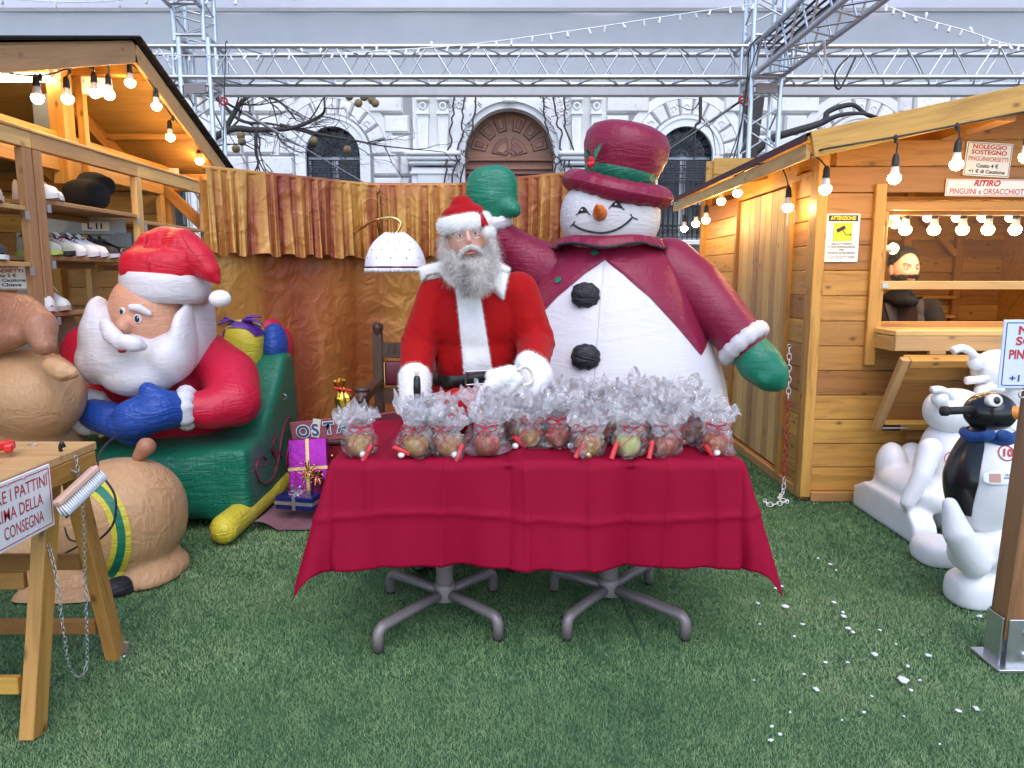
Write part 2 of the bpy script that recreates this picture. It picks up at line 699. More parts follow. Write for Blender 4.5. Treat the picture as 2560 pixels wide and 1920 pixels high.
def glossy_sheet(name, tint=(1, 1, 1), diff=0.13, gl=0.05, rough=0.09, fk=0.55, wr=0.4):
    """thin clear film: mostly see-through, mirror glints on its facets"""
    t = NT(name)
    tr = t.n("ShaderNodeBsdfTransparent"); tr.inputs[0].default_value = (*tint, 1)
    g = t.n("ShaderNodeBsdfGlossy"); g.inputs["Roughness"].default_value = rough
    d = t.n("ShaderNodeBsdfTranslucent" if diff > .05 else "ShaderNodeBsdfDiffuse"); d.inputs[0].default_value = (0.95, 0.94, 0.97, 1)
    v = t.coords("Object")
    nm = t.bump(t.noise(v, 34.0, 4, 0.6, 2.0), wr, 0.012)
    t.l(nm, g.inputs["Normal"])
    fr = t.n("ShaderNodeFresnel"); fr.inputs[0].default_value = 1.5
    t.l(nm, fr.inputs["Normal"])
    fac = t.math('ADD', t.math('MULTIPLY', fr.outputs[0], fk), gl, True)
    a = t.n("ShaderNodeMixShader"); t.l(fac, a.inputs[0]); t.l(tr.outputs[0], a.inputs[1]); t.l(g.outputs[0], a.inputs[2])
    b = t.n("ShaderNodeMixShader"); b.inputs[0].default_value = diff
    src = d.outputs[0]
    if diff > .05:
        d2 = t.n("ShaderNodeBsdfDiffuse"); d2.inputs[0].default_value = (0.98, 0.93, 0.94, 1)  # pinkish white haze painted into the film for its crinkle reflections
        m2 = t.n("ShaderNodeMixShader"); m2.inputs[0].default_value = 0.55
        t.l(d.outputs[0], m2.inputs[1]); t.l(d2.outputs[0], m2.inputs[2]); src = m2.outputs[0]
    t.l(a.outputs[0], b.inputs[1]); t.l(src, b.inputs[2])
    t.l(b.outputs[0], t.out.inputs[0])
    return t.m


def stone(name, base, pit=0.5, scale=1.0):
    t = NT(name)
    v = t.coords("Object", (1, 1, 1), 23.0)
    n = t.noise(v, 2.5 * scale, 6, 0.6)
    p = t.noise(v, 11 * scale, 5, 0.7)
    pits = t.ramp(p, [(0.30, pit), (0.42, 0.0)])
    c = t.mix(n, [x * 0.86 for x in base], [min(1, x * 1.08) for x in base])
    oi = t.n("ShaderNodeObjectInfo")
    hs = t.n("ShaderNodeHueSaturation"); t.l(c, hs.inputs["Color"])
    t.l(t.math('ADD', t.math('MULTIPLY', oi.outputs["Random"], 0.16), 0.92), hs.inputs["Value"])
    c = t.mix(pits, hs.outputs[0], [x * 0.45 for x in base])
    hgt = t.math('SUBTRACT', n, t.math('MULTIPLY', pits, 0.8))
    t.set(c, 0.85, 0.0, t.bump(hgt, 0.5, 0.02))
    return t.m


M = {}
M['pine'] = wood('pine_oiled', (0.50, 0.245, 0.055), (0.30, 0.12, 0.022), 0.8, 0.5)
M['pine_pale'] = wood('pine_pale', (0.56, 0.33, 0.13), (0.40, 0.20, 0.07), 0.7, 0.55)
M['pine_grey'] = wood('pine_weathered', (0.64, 0.36, 0.14), (0.46, 0.23, 0.08), 0.55, 0.6)
M['larch'] = wood('larch_stain', (0.50, 0.27, 0.09), (0.28, 0.13, 0.04), 0.4, 0.5)
M['postwood'] = wood('post_stain', (0.30, 0.145, 0.06), (0.17, 0.075, 0.03), 0.5, 0.45)
M['plywood'] = wood('roof_sheathing', (0.55, 0.31, 0.09), (0.45, 0.24, 0.06), 0.15, 0.6)
M['walnut'] = wood('carved_walnut', (0.085, 0.04, 0.026), (0.035, 0.016, 0.011), 0.0, 0.35)
M['doorwood'] = wood('portal_oak', (0.26, 0.105, 0.065), (0.17, 0.062, 0.04), 0.1, 0.45)
M['shingle'] = simple('bitumen_felt', (0.035, 0.028, 0.03), 0.8, 0, 0.3, 20, 0.4, 150)
M['roofred'] = simple('red_brown_roof_felt', (0.10, 0.035, 0.035), 0.75, 0, 0.3, 20, 0.3, 120)
M['stone'] = stone('travertine_block', (0.72, 0.71, 0.70), 0.6)
M['stone_smooth'] = stone('travertine_smooth', (0.74, 0.74, 0.74), 0.2)
M['mortar'] = simple('stone_joint', (0.30, 0.30, 0.31), 0.9)
M['iron'] = simple('wrought_iron', (0.03, 0.032, 0.04), 0.5, 0.3)
M['darkglass'] = simple('dark_window_glass', (0.05, 0.06, 0.075), 0.12, 0.0)
M['winwood'] = simple('grey_window_frame', (0.42, 0.44, 0.47), 0.5)
M['alu'] = simple('aluminium_tube', (0.60, 0.61, 0.64), 0.30, 0.9, 0.08, 12, 0.1, 200)
M['steel'] = simple('galvanised_steel', (0.55, 0.56, 0.58), 0.35, 0.9, 0.15, 30)
M['tent'] = inflated('tent_fabric', (0.90, 0.89, 0.90), 0.6, 0.10, 0.55, 0.8)
M['hem'] = simple('tent_keder_rail', (0.55, 0.54, 0.56), 0.5, 0.2)
M['bark'] = simple('plane_bark', (0.055, 0.048, 0.045), 0.9, 0, 0.5, 30, 0.6, 60)
M['seedball'] = simple('seed_ball', (0.23, 0.16, 0.08), 0.9, 0, 0.3, 60)
M['paving'] = simple('paving', (0.12, 0.12, 0.12), 0.85, 0, 0.2, 4)
M['cable'] = simple('black_rubber', (0.012, 0.012, 0.012), 0.45)
M['clear'] = simple('milky_plastic', (0.80, 0.82, 0.86), 0.25)
M['bulb'] = emit('warm_bulb_glow', (1.0, 0.66, 0.30), 70.0)
M['bulb_in'] = emit('warm_bulb_inside', (1.0, 0.66, 0.30), 42.0)
M['tube'] = emit('strip_light', (1.0, 0.80, 0.52), 12.0)
M['bulbneck'] = simple('bulb_collar', (0.75, 0.74, 0.72), 0.4)
M['white'] = simple('white_plastic', (0.80, 0.80, 0.82), 0.38, 0, 0.04)
M['bearwhite'] = simple('polyethylene_white', (0.78, 0.78, 0.80), 0.36, 0, 0.09, 5, 0.14, 70, Subsurface_Weight=0.1)
M['black'] = simple('black_plastic', (0.012, 0.012, 0.014), 0.22)
M['blackmat'] = simple('black_rubbery', (0.015, 0.015, 0.017), 0.6)
M['orange'] = simple('orange_plastic', (0.72, 0.25, 0.035), 0.4)
M['yellow'] = simple('yellow_print', (0.85, 0.72, 0.03), 0.5, 0, 0.03)
M['redprint'] = simple('red_print', (0.48, 0.025, 0.035), 0.5, 0, 0.05)
M['blackprint'] = simple('black_print', (0.02, 0.02, 0.025), 0.5)
M['blueprint'] = simple('blue_print', (0.03, 0.06, 0.25), 0.5)
M['signwhite'] = simple('sign_panel', (0.80, 0.78, 0.78), 0.3, 0, 0.03)
M['signblue'] = simple('sign_panel_pale_blue', (0.62, 0.68, 0.78), 0.3, 0, 0.03)
M['inf_red'] = inflated('nylon_red', (0.60, 0.010, 0.045))
M['inf_hat'] = inflated('nylon_bright_red', (0.68, 0.012, 0.035), trans=0.25)
M['inf_wine'] = inflated('nylon_wine', (0.265, 0.012, 0.050), wr=0.2)
M['inf_white'] = inflated('nylon_white', (0.80, 0.77, 0.80), wr=0.2, trans=0.25)
M['inf_white2'] = inflated('nylon_body_white', (0.80, 0.78, 0.82), wr=0.14, trans=0.22, wscale=4.5)
M['inf_green'] = inflated('nylon_green', (0.012, 0.20, 0.115), wr=0.24)
M['inf_dgreen'] = inflated('nylon_dark_green', (0.010, 0.165, 0.095), wr=0.28)
M['inf_blue'] = inflated('nylon_blue', (0.018, 0.075, 0.36), wr=0.4)
M['inf_tan'] = inflated('nylon_tan', (0.62, 0.36, 0.18), az=1.5, wr=0.36, wscale=9)
M['inf_brown'] = inflated('nylon_brown', (0.44, 0.20, 0.115), az=1.8, wr=0.5)
M['inf_skin'] = inflated('nylon_peach', (0.76, 0.38, 0.24), wr=0.28, wscale=9, trans=0.25)
M['inf_yellow'] = inflated('nylon_yellow', (0.72, 0.60, 0.05), wr=0.35)
M['inf_purple'] = inflated('nylon_purple', (0.13, 0.035, 0.33), wr=0.5)
M['inf_black'] = inflated('nylon_black', (0.012, 0.012, 0.016), wr=0.5, trans=0.0, rough=0.5)
M['inf_orange'] = inflated('nylon_orange', (0.80, 0.20, 0.02), wr=0.5)
M['velvet'] = cloth('red_velvet', (0.33, 0.002, 0.003), 0.75, 1200, 0.45, 0.06, 7.0, 0.22, 0.15)
M['fur'] = cloth('white_plush', (0.83, 0.81, 0.80), 0.95, 420, 0.5, 0.5, 40.0, 0.05, 0.1)
M['furhair'] = simple('white_plush_pile', (0.85, 0.83, 0.82), 0.9)
M['tcloth'] = cloth('crimson_tablecloth', (0.25, 0.0016, 0.022), 0.65, 1500, 0.16, 0.0, 5.0, 0.08, 0.12)
M['leather'] = simple('black_leather', (0.014, 0.013, 0.013), 0.4, 0, 0.2, 30, 0.3, 200)
M['redleather'] = simple('oxblood_leather', (0.12, 0.012, 0.022), 0.42, 0, 0.2, 12, 0.2, 120)
M['brass'] = simple('brass', (0.75, 0.52, 0.2), 0.3, 1.0)
M['skin'] = simple('skin', (0.64, 0.33, 0.25), 0.5, 0, 0.14, 18, 0.12, 260, Subsurface_Weight=0.12)
M['lips'] = simple('lips', (0.42, 0.15, 0.12), 0.45)
M['eyewhite'] = simple('eye_white', (0.75, 0.72, 0.70), 0.2)
M['iris'] = simple('dark_iris', (0.03, 0.022, 0.018), 0.15)
M['greyhair2'] = simple('grey_hair_darker', (0.30, 0.27, 0.25), 0.6, 0, 0.25, 45)
M['greyhair'] = simple('grey_hair', (0.74, 0.69, 0.66), 0.6, 0, 0.25, 45)
M['darkhair'] = simple('dark_hair', (0.012, 0.009, 0.008), 0.55, 0, 0.3, 40)
M['greybeard_dark'] = simple('beard_dark', (0.12, 0.10, 0.09), 0.6)
M['tablemetal'] = simple('taupe_powdercoat', (0.22, 0.185, 0.185), 0.42, 0.25, 0.06, 20, 0.05, 300)
M['lace'] = cloth('white_cotton_lace', (0.80, 0.80, 0.84), 0.85, 300, 0.35, 0.2, 24.0, 0.04)
M['winecloth'] = cloth('wine_felt', (0.16, 0.035, 0.055), 0.9, 600, 0.3, 0.3, 6.0, 0.12, 0.1)
M['cello'] = glossy_sheet('cellophane_crumpled', diff=0.23, gl=0.05, fk=0.65, rough=0.07)  # whiter film colour stands in for light reflected off the crinkles
M['cello_clear'] = glossy_sheet('cellophane_taut', diff=0.055, gl=0.03, fk=0.6)
M['plexi'] = glossy_sheet('plexiglass', (0.985, 0.985, 0.98), 0.0, 0.0, 0.03, 0.16, 0.0)
M['pinkfoil'] = simple('magenta_foil', (0.42, 0.025, 0.33), 0.25, 0.65, 0.2, 9, 0.9, 14)
M['bluefoil'] = simple('navy_foil', (0.02, 0.03, 0.20), 0.25, 0.6, 0.2, 9, 0.8, 14)
M['goldfoil'] = simple('gold_foil', (0.78, 0.50, 0.09), 0.22, 0.95, 0.2, 9, 1.0, 22)
M['winefoil'] = simple('wine_foil', (0.22, 0.02, 0.08), 0.25, 0.7, 0.2, 9, 0.9, 16)
M['redbox'] = simple('red_lacquer', (0.22, 0.012, 0.02), 0.35, 0, 0.1)
M['boardred'] = wood('faded_red_board', (0.30, 0.075, 0.10), (0.19, 0.045, 0.07), 0.1, 0.6)
M['letterblue'] = simple('letter_blue', (0.05, 0.09, 0.17), 0.6)
M['ribbonred'] = simple('red_ribbon', (0.50, 0.012, 0.03), 0.35)
M['paperred'] = simple('red_paper', (0.62, 0.04, 0.05), 0.55)
M['candy'] = simple('candy_white', (0.80, 0.78, 0.76), 0.3)
M['chainred'] = simple('chain_red', (0.48, 0.02, 0.03), 0.4)
M['chainwhite'] = simple('chain_white', (0.78, 0.78, 0.80), 0.4)
M['redplastic'] = simple('red_plastic', (0.58, 0.02, 0.02), 0.3)
M['bristle'] = simple('white_bristle', (0.75, 0.77, 0.80), 0.6)
M['brushwood'] = simple('brush_back', (0.58, 0.36, 0.27), 0.5)
M['rope'] = simple('cream_cord', (0.68, 0.62, 0.50), 0.6, 0, 0.3, 200)
M['coat'] = cloth('dark_wool_coat', (0.022, 0.017, 0.015), 0.9, 500, 0.3, 0.0, 10, 0.2)
M['lapel'] = cloth('grey_lapel', (0.08, 0.063, 0.055), 0.9, 500, 0.3, 0.0, 10, 0.2)
M['sweater'] = cloth('brown_sweater', (0.035, 0.013, 0.010), 0.95, 500, 0.3, 0.0, 10, 0.2)
M['scarf'] = cloth('black_scarf', (0.009, 0.009, 0.010), 0.95, 300, 0.4, 0.0, 14, 0.2)
M['bluecloth'] = cloth('blue_scarf', (0.012, 0.055, 0.22), 0.6, 300, 0.4, 0.1, 14, 0.2)
M['glass'] = glossy_sheet('spectacle_glass', (0.98, 0.97, 0.95), 0.0, 0.0, 0.02, 0.5, 0.0)
M['ice'] = simple('ice_chip', (0.82, 0.86, 0.90), 0.25, 0, 0.05, Transmission_Weight=0.2)
M['shutter'] = simple('grey_roller_shutter', (0.22, 0.24, 0.27), 0.5, 0.2)
M['silver'] = simple('stainless_panel', (0.26, 0.29, 0.34), 0.4, 0.4)


def shot_silk(nm_, lo, fk, wr, ns=1.6):
    t = NT(nm_)
    v = t.coords("Object")
    mp = t.n("ShaderNodeMapping"); mp.inputs["Scale"].default_value = (3.2, 3.2, 0.8); t.l(v, mp.inputs["Vector"])
    a = t.noise(mp.outputs[0], ns, 3, 0.45, 0.5)
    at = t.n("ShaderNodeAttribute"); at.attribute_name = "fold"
    f = t.math('ADD', t.math('MULTIPLY', a, 0.8), t.math('ADD', t.math('MULTIPLY', at.outputs["Fac"], fk), lo))  # sheen painted into the colour: gold on fold ridges, wine in valleys
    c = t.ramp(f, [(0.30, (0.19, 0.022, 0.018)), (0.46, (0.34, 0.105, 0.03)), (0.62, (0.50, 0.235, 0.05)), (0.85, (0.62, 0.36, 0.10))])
    mp2 = t.n("ShaderNodeMapping"); mp2.inputs["Scale"].default_value = (1.0, 1.0, 0.75); mp2.inputs["Rotation"].default_value = (0.3, 0.6, 0.2); t.l(v, mp2.inputs["Vector"])
    def crease(sc, k, vec):
        n_ = t.noise(vec, sc, 2, 0.5, 0.6)
        return t.math('SUBTRACT', 1.0, t.math('MULTIPLY', t.math('ABSOLUTE', t.math('SUBTRACT', n_, 0.5)), k), True)
    h = t.math('ADD', t.math('MULTIPLY', crease(3.0, 7.0, mp2.outputs[0]), 0.7), t.math('ADD', t.math('MULTIPLY', crease(7.0, 6.0, v), 0.35), t.math('MULTIPLY', t.noise(v, 2.5, 3), 1.2)))
    nm = t.bump(h, wr, 0.03)
    w = t.noise(t.coords("Object", (1, 1, 1)), 500.0, 2)
    nm = t.bump(w, 0.15, 0.001, nm)
    t.set(c, 0.38, 0.22, nm)
    return t.m


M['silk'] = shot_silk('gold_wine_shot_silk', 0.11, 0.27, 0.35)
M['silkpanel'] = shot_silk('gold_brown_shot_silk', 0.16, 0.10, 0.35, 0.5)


def turf_mat():
    t = NT('turf_fibre')
    at = t.n("ShaderNodeAttribute"); at.attribute_name = "tint"
    c = t.ramp(at.outputs["Fac"], [(0.0, (0.060, 0.125, 0.046)), (0.35, (0.130, 0.240, 0.094)), (0.75, (0.210, 0.330, 0.135)), (1.0, (0.32, 0.38, 0.19))])
    t.set(c, 0.55)
    t.b.inputs["Specular IOR Level"].default_value = 0.35
    return t.m


M['turf'] = turf_mat()
M['turfbase'] = simple('turf_backing', (0.03, 0.09, 0.04), 0.85, 0, 0.4, 60, 0.4, 300)
def apple_mat(nm, a, b):
    t = NT(nm)
    v = t.coords("Object", (1, 1, 0.35), 9.0)
    n = t.noise(v, 14.0, 6, 0.65, 0.8)
    c = t.ramp(n, [(0.38, a), (0.62, b)])
    t.set(c, 0.28)
    return t.m


M['apple_red'] = apple_mat('apple_red_skin', (0.28, 0.020, 0.022), (0.42, 0.13, 0.04))
M['apple_mix'] = apple_mat('apple_mixed_skin', (0.45, 0.33, 0.08), (0.38, 0.06, 0.035))
M['apple_green'] = apple_mat('apple_green_skin', (0.46, 0.48, 0.13), (0.52, 0.46, 0.15))

# ------------------------------------------------------------------ ground
tag(MB().grid([[(-70, -20, -0.03), (-70, 120, -0.03)], [(70, -20, -0.03), (70, 120, -0.03)]]).obj("ground", M['paving'], None, False), kind="structure")
tag(MB().grid([[(-7, -1, -0.004), (-7, 9, -0.004)], [(7, -1, -0.004), (7, 9, -0.004)]]).obj("turf_backing", M['turfbase'], None, False), kind="structure")
SEAM1 = (G(0, 1836), G(386, 1480))
SEAM2 = (G(1600, 1600), G(1690, 1800))


def turf():
    rng = np.random.default_rng(3)
    Vs, Fs, Ts = [], [], []
    off = 0
    for (y0, y1, dens, wid, hgt) in ((1.55, 2.4, 70000, .0024, .0080), (2.4, 3.3, 44000, .0031, .0085), (3.3, 4.4, 20000, .0045, .011), (4.4, 5.6, 8000, .007, .012), (5.6, 8.5, 2500, .010, .012)):
        xm = 0.74 * y1 + 0.35
        n = int((y1 - y0) * 2 * xm * dens)
        x = rng.uniform(-xm, xm, n); y = rng.uniform(y0, y1, n)
        # seams without fibre
        for a, b in (SEAM1, SEAM2):
            d = np.array([b.x - a.x, b.y - a.y]); L = np.linalg.norm(d); d /= L
            rx, ry = x - a.x, y - a.y
            dist = np.abs(rx * d[1] - ry * d[0])
            along = rx * d[0] + ry * d[1]
            lo, hi = (-3, L + 0.5) if a is SEAM1[0] else (-L * .9, L * 0.15)
            keep = ~((dist < .007) & (along > lo) & (along < hi))
            x, y = x[keep], y[keep]
        n = len(x)
        # clumpy direction field
        ang = rng.uniform(-PI, PI, n)
        lean = rng.uniform(0.35, 1.6, n)
        h = hgt * rng.uniform(0.5, 1.25, n)
        dx, dy = np.cos(ang), np.sin(ang)
        sx, sy = -np.sin(ang + rng.normal(0, .6, n)), np.cos(ang + rng.normal(0, .6, n))
        w = wid * rng.uniform(.6, 1.3, n)
        z0 = np.full(n, -0.004)
        a = np.stack([x - sx * w / 2, y - sy * w / 2, z0], 1)
        b = np.stack([x + sx * w / 2, y + sy * w / 2, z0], 1)
        c = np.stack([x + dx * h * lean, y + dy * h * lean, h / np.sqrt(1 + lean * .5)], 1)
        Vs.append(np.stack([a, b, c], 1).reshape(-1, 3))
        Fs.append(np.arange(n * 3).reshape(-1, 3) + off)
        off += n * 3
        patch = np.full(n, .5)
        r3 = np.random.default_rng(17)
        for fq, am in ((1.3, .05), (2.6, .05), (5.5, .045), (11, .04), (23, .04), (47, .04)):
            for _ in range(3):
                th = r3.uniform(0, 2 * PI)
                patch += am * np.sin(fq * (x * np.cos(th) + y * np.sin(th)) * r3.uniform(.8, 1.2) + r3.uniform(0, 6))
        # the roll on the right of the seam is a paler batch
        a2, b2 = SEAM2
        side = (x - a2.x) * (b2.y - a2.y) - (y - a2.y) * (b2.x - a2.x)
        patch = patch + np.where((side < 0) & (y < 3.1), .13, 0)
        tt = np.clip(patch + rng.normal(0, .13, n), 0, .92)
        tt = np.where(rng.random(n) < .006, 1.0, tt)
        Ts.append(np.repeat(tt, 3))
    V, F, T = np.concatenate(Vs), np.concatenate(Fs), np.concatenate(Ts)
    me = np_mesh("artificial_turf", V, F)
    at = me.attributes.new("tint", 'FLOAT', 'POINT')
    at.data.foreach_set("value", T.astype(np.float32))
    o = link_mesh("artificial_turf", me, M['turf'])
    tag(o, "short green artificial turf covering the ground", "turf", kind="stuff")


turf()

# ------------------------------------------------------------------ the stone building far behind
BY = 18.0
BX = -0.06
bld = thing("stone_building", "pale stone palace facade with arched wooden portal and barred windows", "building", (BX, BY, 0))
MB().box((0.5, BY + 1.8, 4.0), (30, 2, 8.0)).obj("inner_wall", M['mortar'], bld, False)
WINS = [BX - 8.4, BX - 4.21, BX + 4.19, BX + 8.3]
SPR, WHW = 4.26, 0.65
courses = [0.4, 1.0, 1.6, 2.26, 2.76, 3.26, 3.76, 4.26, 4.74, 5.20, 5.66, 6.12]


def hits_hole(x0, x1, z0, z1):
    """cut a block against portal, windows and their surrounds; returns remaining intervals"""
    iv = [(x0, x1)]
    zm = (z0 + z1) / 2

    def cut(iv, a, b):
        out = []
        for p, q in iv:
            if b <= p or a >= q: out.append((p, q)); continue
            if p < a: out.append((p, a))
            if b < q: out.append((b, q))
        return out

    for wx in WINS:
        if zm < SPR: hw = WHW + 0.27 if zm > 2.0 else 0.0
        else:
            d = max(zm - SPR, 0)
            hw = math.sqrt(max(0, 1.33 ** 2 - (max(d - .15, 0)) ** 2)) if d < 1.42 else 0
        if hw: iv = cut(iv, wx - hw, wx + hw)
    iv = cut(iv, BX - 2.35, BX + 2.25)
    return iv


wl = MB()
for zi in range(64):
    z0_, z1_ = zi * .1, zi * .1 + .1
    zm = z0_ + .05
    iv = [(-14.0, 15.0)]
    holes = []
    for wx in WINS:
        if 2.2 < zm < SPR: holes.append((wx, WHW + .1))
        elif SPR <= zm < SPR + WHW + .1: holes.append((wx, math.sqrt((WHW + .1) ** 2 - (zm - SPR) ** 2)))
    if zm < 4.22: holes.append((BX, 1.12))
    elif zm < 5.34: holes.append((BX, math.sqrt(max(0, 1.12 ** 2 - (zm - 4.22) ** 2))))
    for hx, hw in holes:
        out = []
        for p, q in iv:
            if hx + hw <= p or hx - hw >= q: out.append((p, q)); continue
            out += [(p, hx - hw), (hx + hw, q)]
        iv = out
    for p, q in iv:
        wl.add([(p, BY + .318, z0_), (q, BY + .318, z0_), (q, BY + .318, z1_), (p, BY + .318, z1_)], [(0, 1, 2, 3)])
wl.obj("wall", M['mortar'], bld, False, fix=False)


def rustic(x0, x1, z0, z1):
    g = 0.025
    x0 += g; x1 -= g; z0 += g; z1 -= g
    if x1 - x0 < 0.12: return
    key = ('rus', round(x1 - x0, 2), round(z1 - z0, 2))
    me = _cache.get(key)
    if me is None:
        w, h = (x1 - x0) / 2, (z1 - z0) / 2
        b = MB()
        pts = [(-w, 0, -h), (w, 0, -h), (w, 0, h), (-w, 0, h)]
        e = 0.045
        pts += [(-w + e, -.09, -h + e), (w - e, -.09, -h + e), (w - e, -.09, h - e), (-w + e, -.09, h - e)]
        b.add(pts, [(0, 1, 5, 4), (1, 2, 6, 5), (2, 3, 7, 6), (3, 0, 4, 7), (4, 5, 6, 7)])
        me = b.mesh("stone_block", False, False)
        me.materials.append(M['stone'])
        _cache[key] = me
    place("stone_block", me, Matrix.Translation(((x0 + x1) / 2, BY + .315, (z0 + z1) / 2)), bld)


rb = random.Random(4)
for ci in range(3, len(courses) - 1):
    z0, z1 = courses[ci], courses[ci + 1]
    x = -11.0 + (0.35 if ci % 2 else 0.0)
    while x < 12.0:
        w = rb.choice([1.15, 1.3, 1.45, .9])
        for a, b in hits_hole(x, x + w, z0, z1): rustic(a, b, z0, z1)
        x += w


def arc_block(name, cx, cz, r0, r1, a0, a1, y0, y1, mat, parent, n=4, cham=0.0):
    b = MB()
    vs_, fs = [], []
    for y, c in ((y1, 0), (y0, cham)):
        for i in range(n + 1):
            ca = cham / max(r1, .1)
            a = (a0 + ca * (c > 0)) + ((a1 - ca * (c > 0)) - (a0 + ca * (c > 0))) * i / n
            for r in (r0 + c, r1 - c): vs_.append((cx + r * math.cos(a), y, cz + r * math.sin(a)))
    m = 2 * (n + 1)
    for i in range(n):
        fs.append((m + 2 * i, m + 2 * i + 2, m + 2 * i + 3, m + 2 * i + 1))
        fs.append((2 * i, 2 * i + 2, m + 2 * i + 2, m + 2 * i))
        fs.append((2 * i + 1, 2 * i + 3, m + 2 * i + 3, m + 2 * i + 1))
    fs.append((0, 1, m + 1, m)); fs.append((2 * n, 2 * n + 1, m + 2 * n + 1, m + 2 * n))
    return b.add(vs_, fs).obj(name, mat, parent, False)


for wx in WINS:
    # smooth frame: jambs and archivolt
    fr = arc_block("window_surround", wx, SPR, WHW, WHW + .24, 0, PI, BY + .20, BY + .33, M['stone_smooth'], bld, 24)
    arc_block("moulding", wx, SPR, WHW + .17, WHW + .245, 0, PI, BY + .17, BY + .21, M['stone_smooth'], fr, 24)
    for s in (-1, 1):
        MB().box((wx + s * (WHW + .12), BY + .27, (SPR + 2.25) / 2), (.24, .13, SPR - 2.25)).obj("jamb", M['stone_smooth'], fr, False)
    MB().box((wx, BY + .2, 2.2), (2.0, .3, .12)).obj("sill", M['stone_smooth'], fr, False, bevel=.02)
    arc_block("arch_band", wx, SPR, 1.30, 1.50, 0, PI, BY + .285, BY + .33, M['stone_smooth'], bld, 24)
    nv = 11
    for k in range(nv):
        a0, a1 = PI * k / nv + .012, PI * (k + 1) / nv - .012
        arc_block("voussoir", wx, SPR, WHW + .26, 1.30, a0, a1, BY + .24, BY + .33, M['stone'], bld, 3, .04)
    for k in (2, 4, 5, 6, 8):     # little carved flower on the stones
        a = PI * (k + .5) / nv
        c = Vector((wx + 1.1 * math.cos(a), BY + .235, SPR + 1.1 * math.sin(a)))
        mb = MB()
        for q in range(5):
            qa = PI * (.1 + .2 * q)
            mb.ell(c + Vector((math.cos(qa) * .06, 0, math.sin(qa) * .06)), (.026, .018, .026), 6, 5)
        mb.ell(c - Vector((0, 0, .05)), (.02, .018, .05), 6, 5)
        remesh_needed = mb
        mb.obj("carved_flower", M['stone_smooth'], bld)
    # dark recess, pale casement, iron grille
    w = tag(MB().box((wx, BY + .55, 3.6), (1.5, .02, 2.9)).obj("window", M['darkglass'], bld, False))
    for dx in (-.62, -.04, .04, .62):
        MB().box((wx + dx, BY + .5, 3.25), (.06, .05, 2.0)).obj("casement_stile", M['winwood'], w, False)
    for z in (2.3, 3.15, 4.2):
        MB().box((wx, BY + .496, z), (1.3, .05, .07)).obj("casement_rail", M['winwood'], w, False)
    gr = MB()
    for i in range(11):
        x = wx - .6 + .12 * i
        gr.tube([(x, BY + .30, 2.26), (x, BY + .30, SPR - .12)], .013, 6)
    for z in (2.34, 2.62, 3.72, 3.84, 4.02, 4.14):
        gr.tube([(wx - .64, BY + .30, z), (wx + .64, BY + .30, z)], .015, 6)
    for i in range(10):
        x = wx - .54 + .12 * i
        for z in (3.93, 2.48):
            gr.torus((x, BY + .30, z), .045, .010, 10, 4, Matrix.Rotation(PI / 2, 3, 'X'))
        for s in (-1, 1):
            gr.torus((x + s * .02, BY + .29, 3.64), .03, .009, 8, 4, Matrix.Rotation(PI / 2, 3, 'X'))
    for i in range(9):            # fan scrolls in the lunette
        a = PI * (i + .5) / 9
        for r, q in ((.56, .055), (.42, .05), (.28, .045)):
            gr.torus((wx + r * math.cos(a), BY + .30, SPR + r * math.sin(a)), q, .012, 10, 4, Matrix.Rotation(PI / 2, 3, 'X'))
        gr.tube([(wx + .12 * math.cos(a), BY + .30, SPR + .12 * math.sin(a)), (wx + .64 * math.cos(a), BY + .30, SPR + .64 * math.sin(a))], .010, 5)
    for r in (.14, .35, .63):
        gr.tube([(wx + r * math.cos(PI * i / 24), BY + .30, SPR + r * math.sin(PI * i / 24)) for i in range(25)], .013, 6)
    tag(gr.obj("grille", M['iron'], w), kind="stuff")

# portal
DZ = 4.22
pt = arc_block("portal_arch", BX, DZ, 1.06, 1.30, 0, PI, BY + .02, BY + .4, M['stone_smooth'], bld, 32)
arc_block("moulding", BX, DZ, 1.20, 1.36, 0, PI, BY - .06, BY + .03, M['stone_smooth'], pt, 32)
arc_block("moulding", BX, DZ, 1.36, 1.42, 0, PI, BY - .02, BY + .06, M['stone_smooth'], pt, 32)
MB().box((BX, BY - .06, DZ + 1.29), (.26, .2, .26)).obj("keystone", M['stone_smooth'], pt, False, bevel=.03)
for s in (-1, 1):
    MB().box((BX + s * 1.18, BY + .2, DZ / 2), (.24, .36, DZ)).obj("jamb", M['stone_smooth'], pt, False)
for s in (-1, 1):
    a = [(BX + s * 1.28 * math.cos(PI / 2 * i / 16), DZ + 1.28 * math.sin(PI / 2 * i / 16)) for i in range(17)]
    rows = [[Vector((BX + s * 2.3, BY + .3, z)), Vector((x, BY + .3, z))] for x, z in a] + [[Vector((BX + s * 2.3, BY + .3, 6.3)), Vector((BX, BY + .3, 6.3))]]
    MB().grid(rows).obj("spandrel", M['stone_smooth'], bld, False)
    MB().box((BX + s * 1.79, BY + .35, 2.1), (1.0, .1, 4.24)).obj("wall_pier", M['stone_smooth'], bld, False)
for s in (-1, 1):                 # scrollwork in the spandrels
    sc = MB()
    for i in range(16):
        q = rb.random(); p = rb.random()
        x = BX + s * (1.05 + .38 * q); z = 5.0 + .62 * p
        if (x - BX) ** 2 + (z - DZ) ** 2 < 1.47 ** 2: continue
        sc.torus((x, BY + .28, z), .05 + .03 * rb.random(), .018, 10, 5, Matrix.Rotation(PI / 2, 3, 'X'))
    tag(sc.obj("spandrel_scrollwork", M['stone_smooth'], bld), kind="stuff")
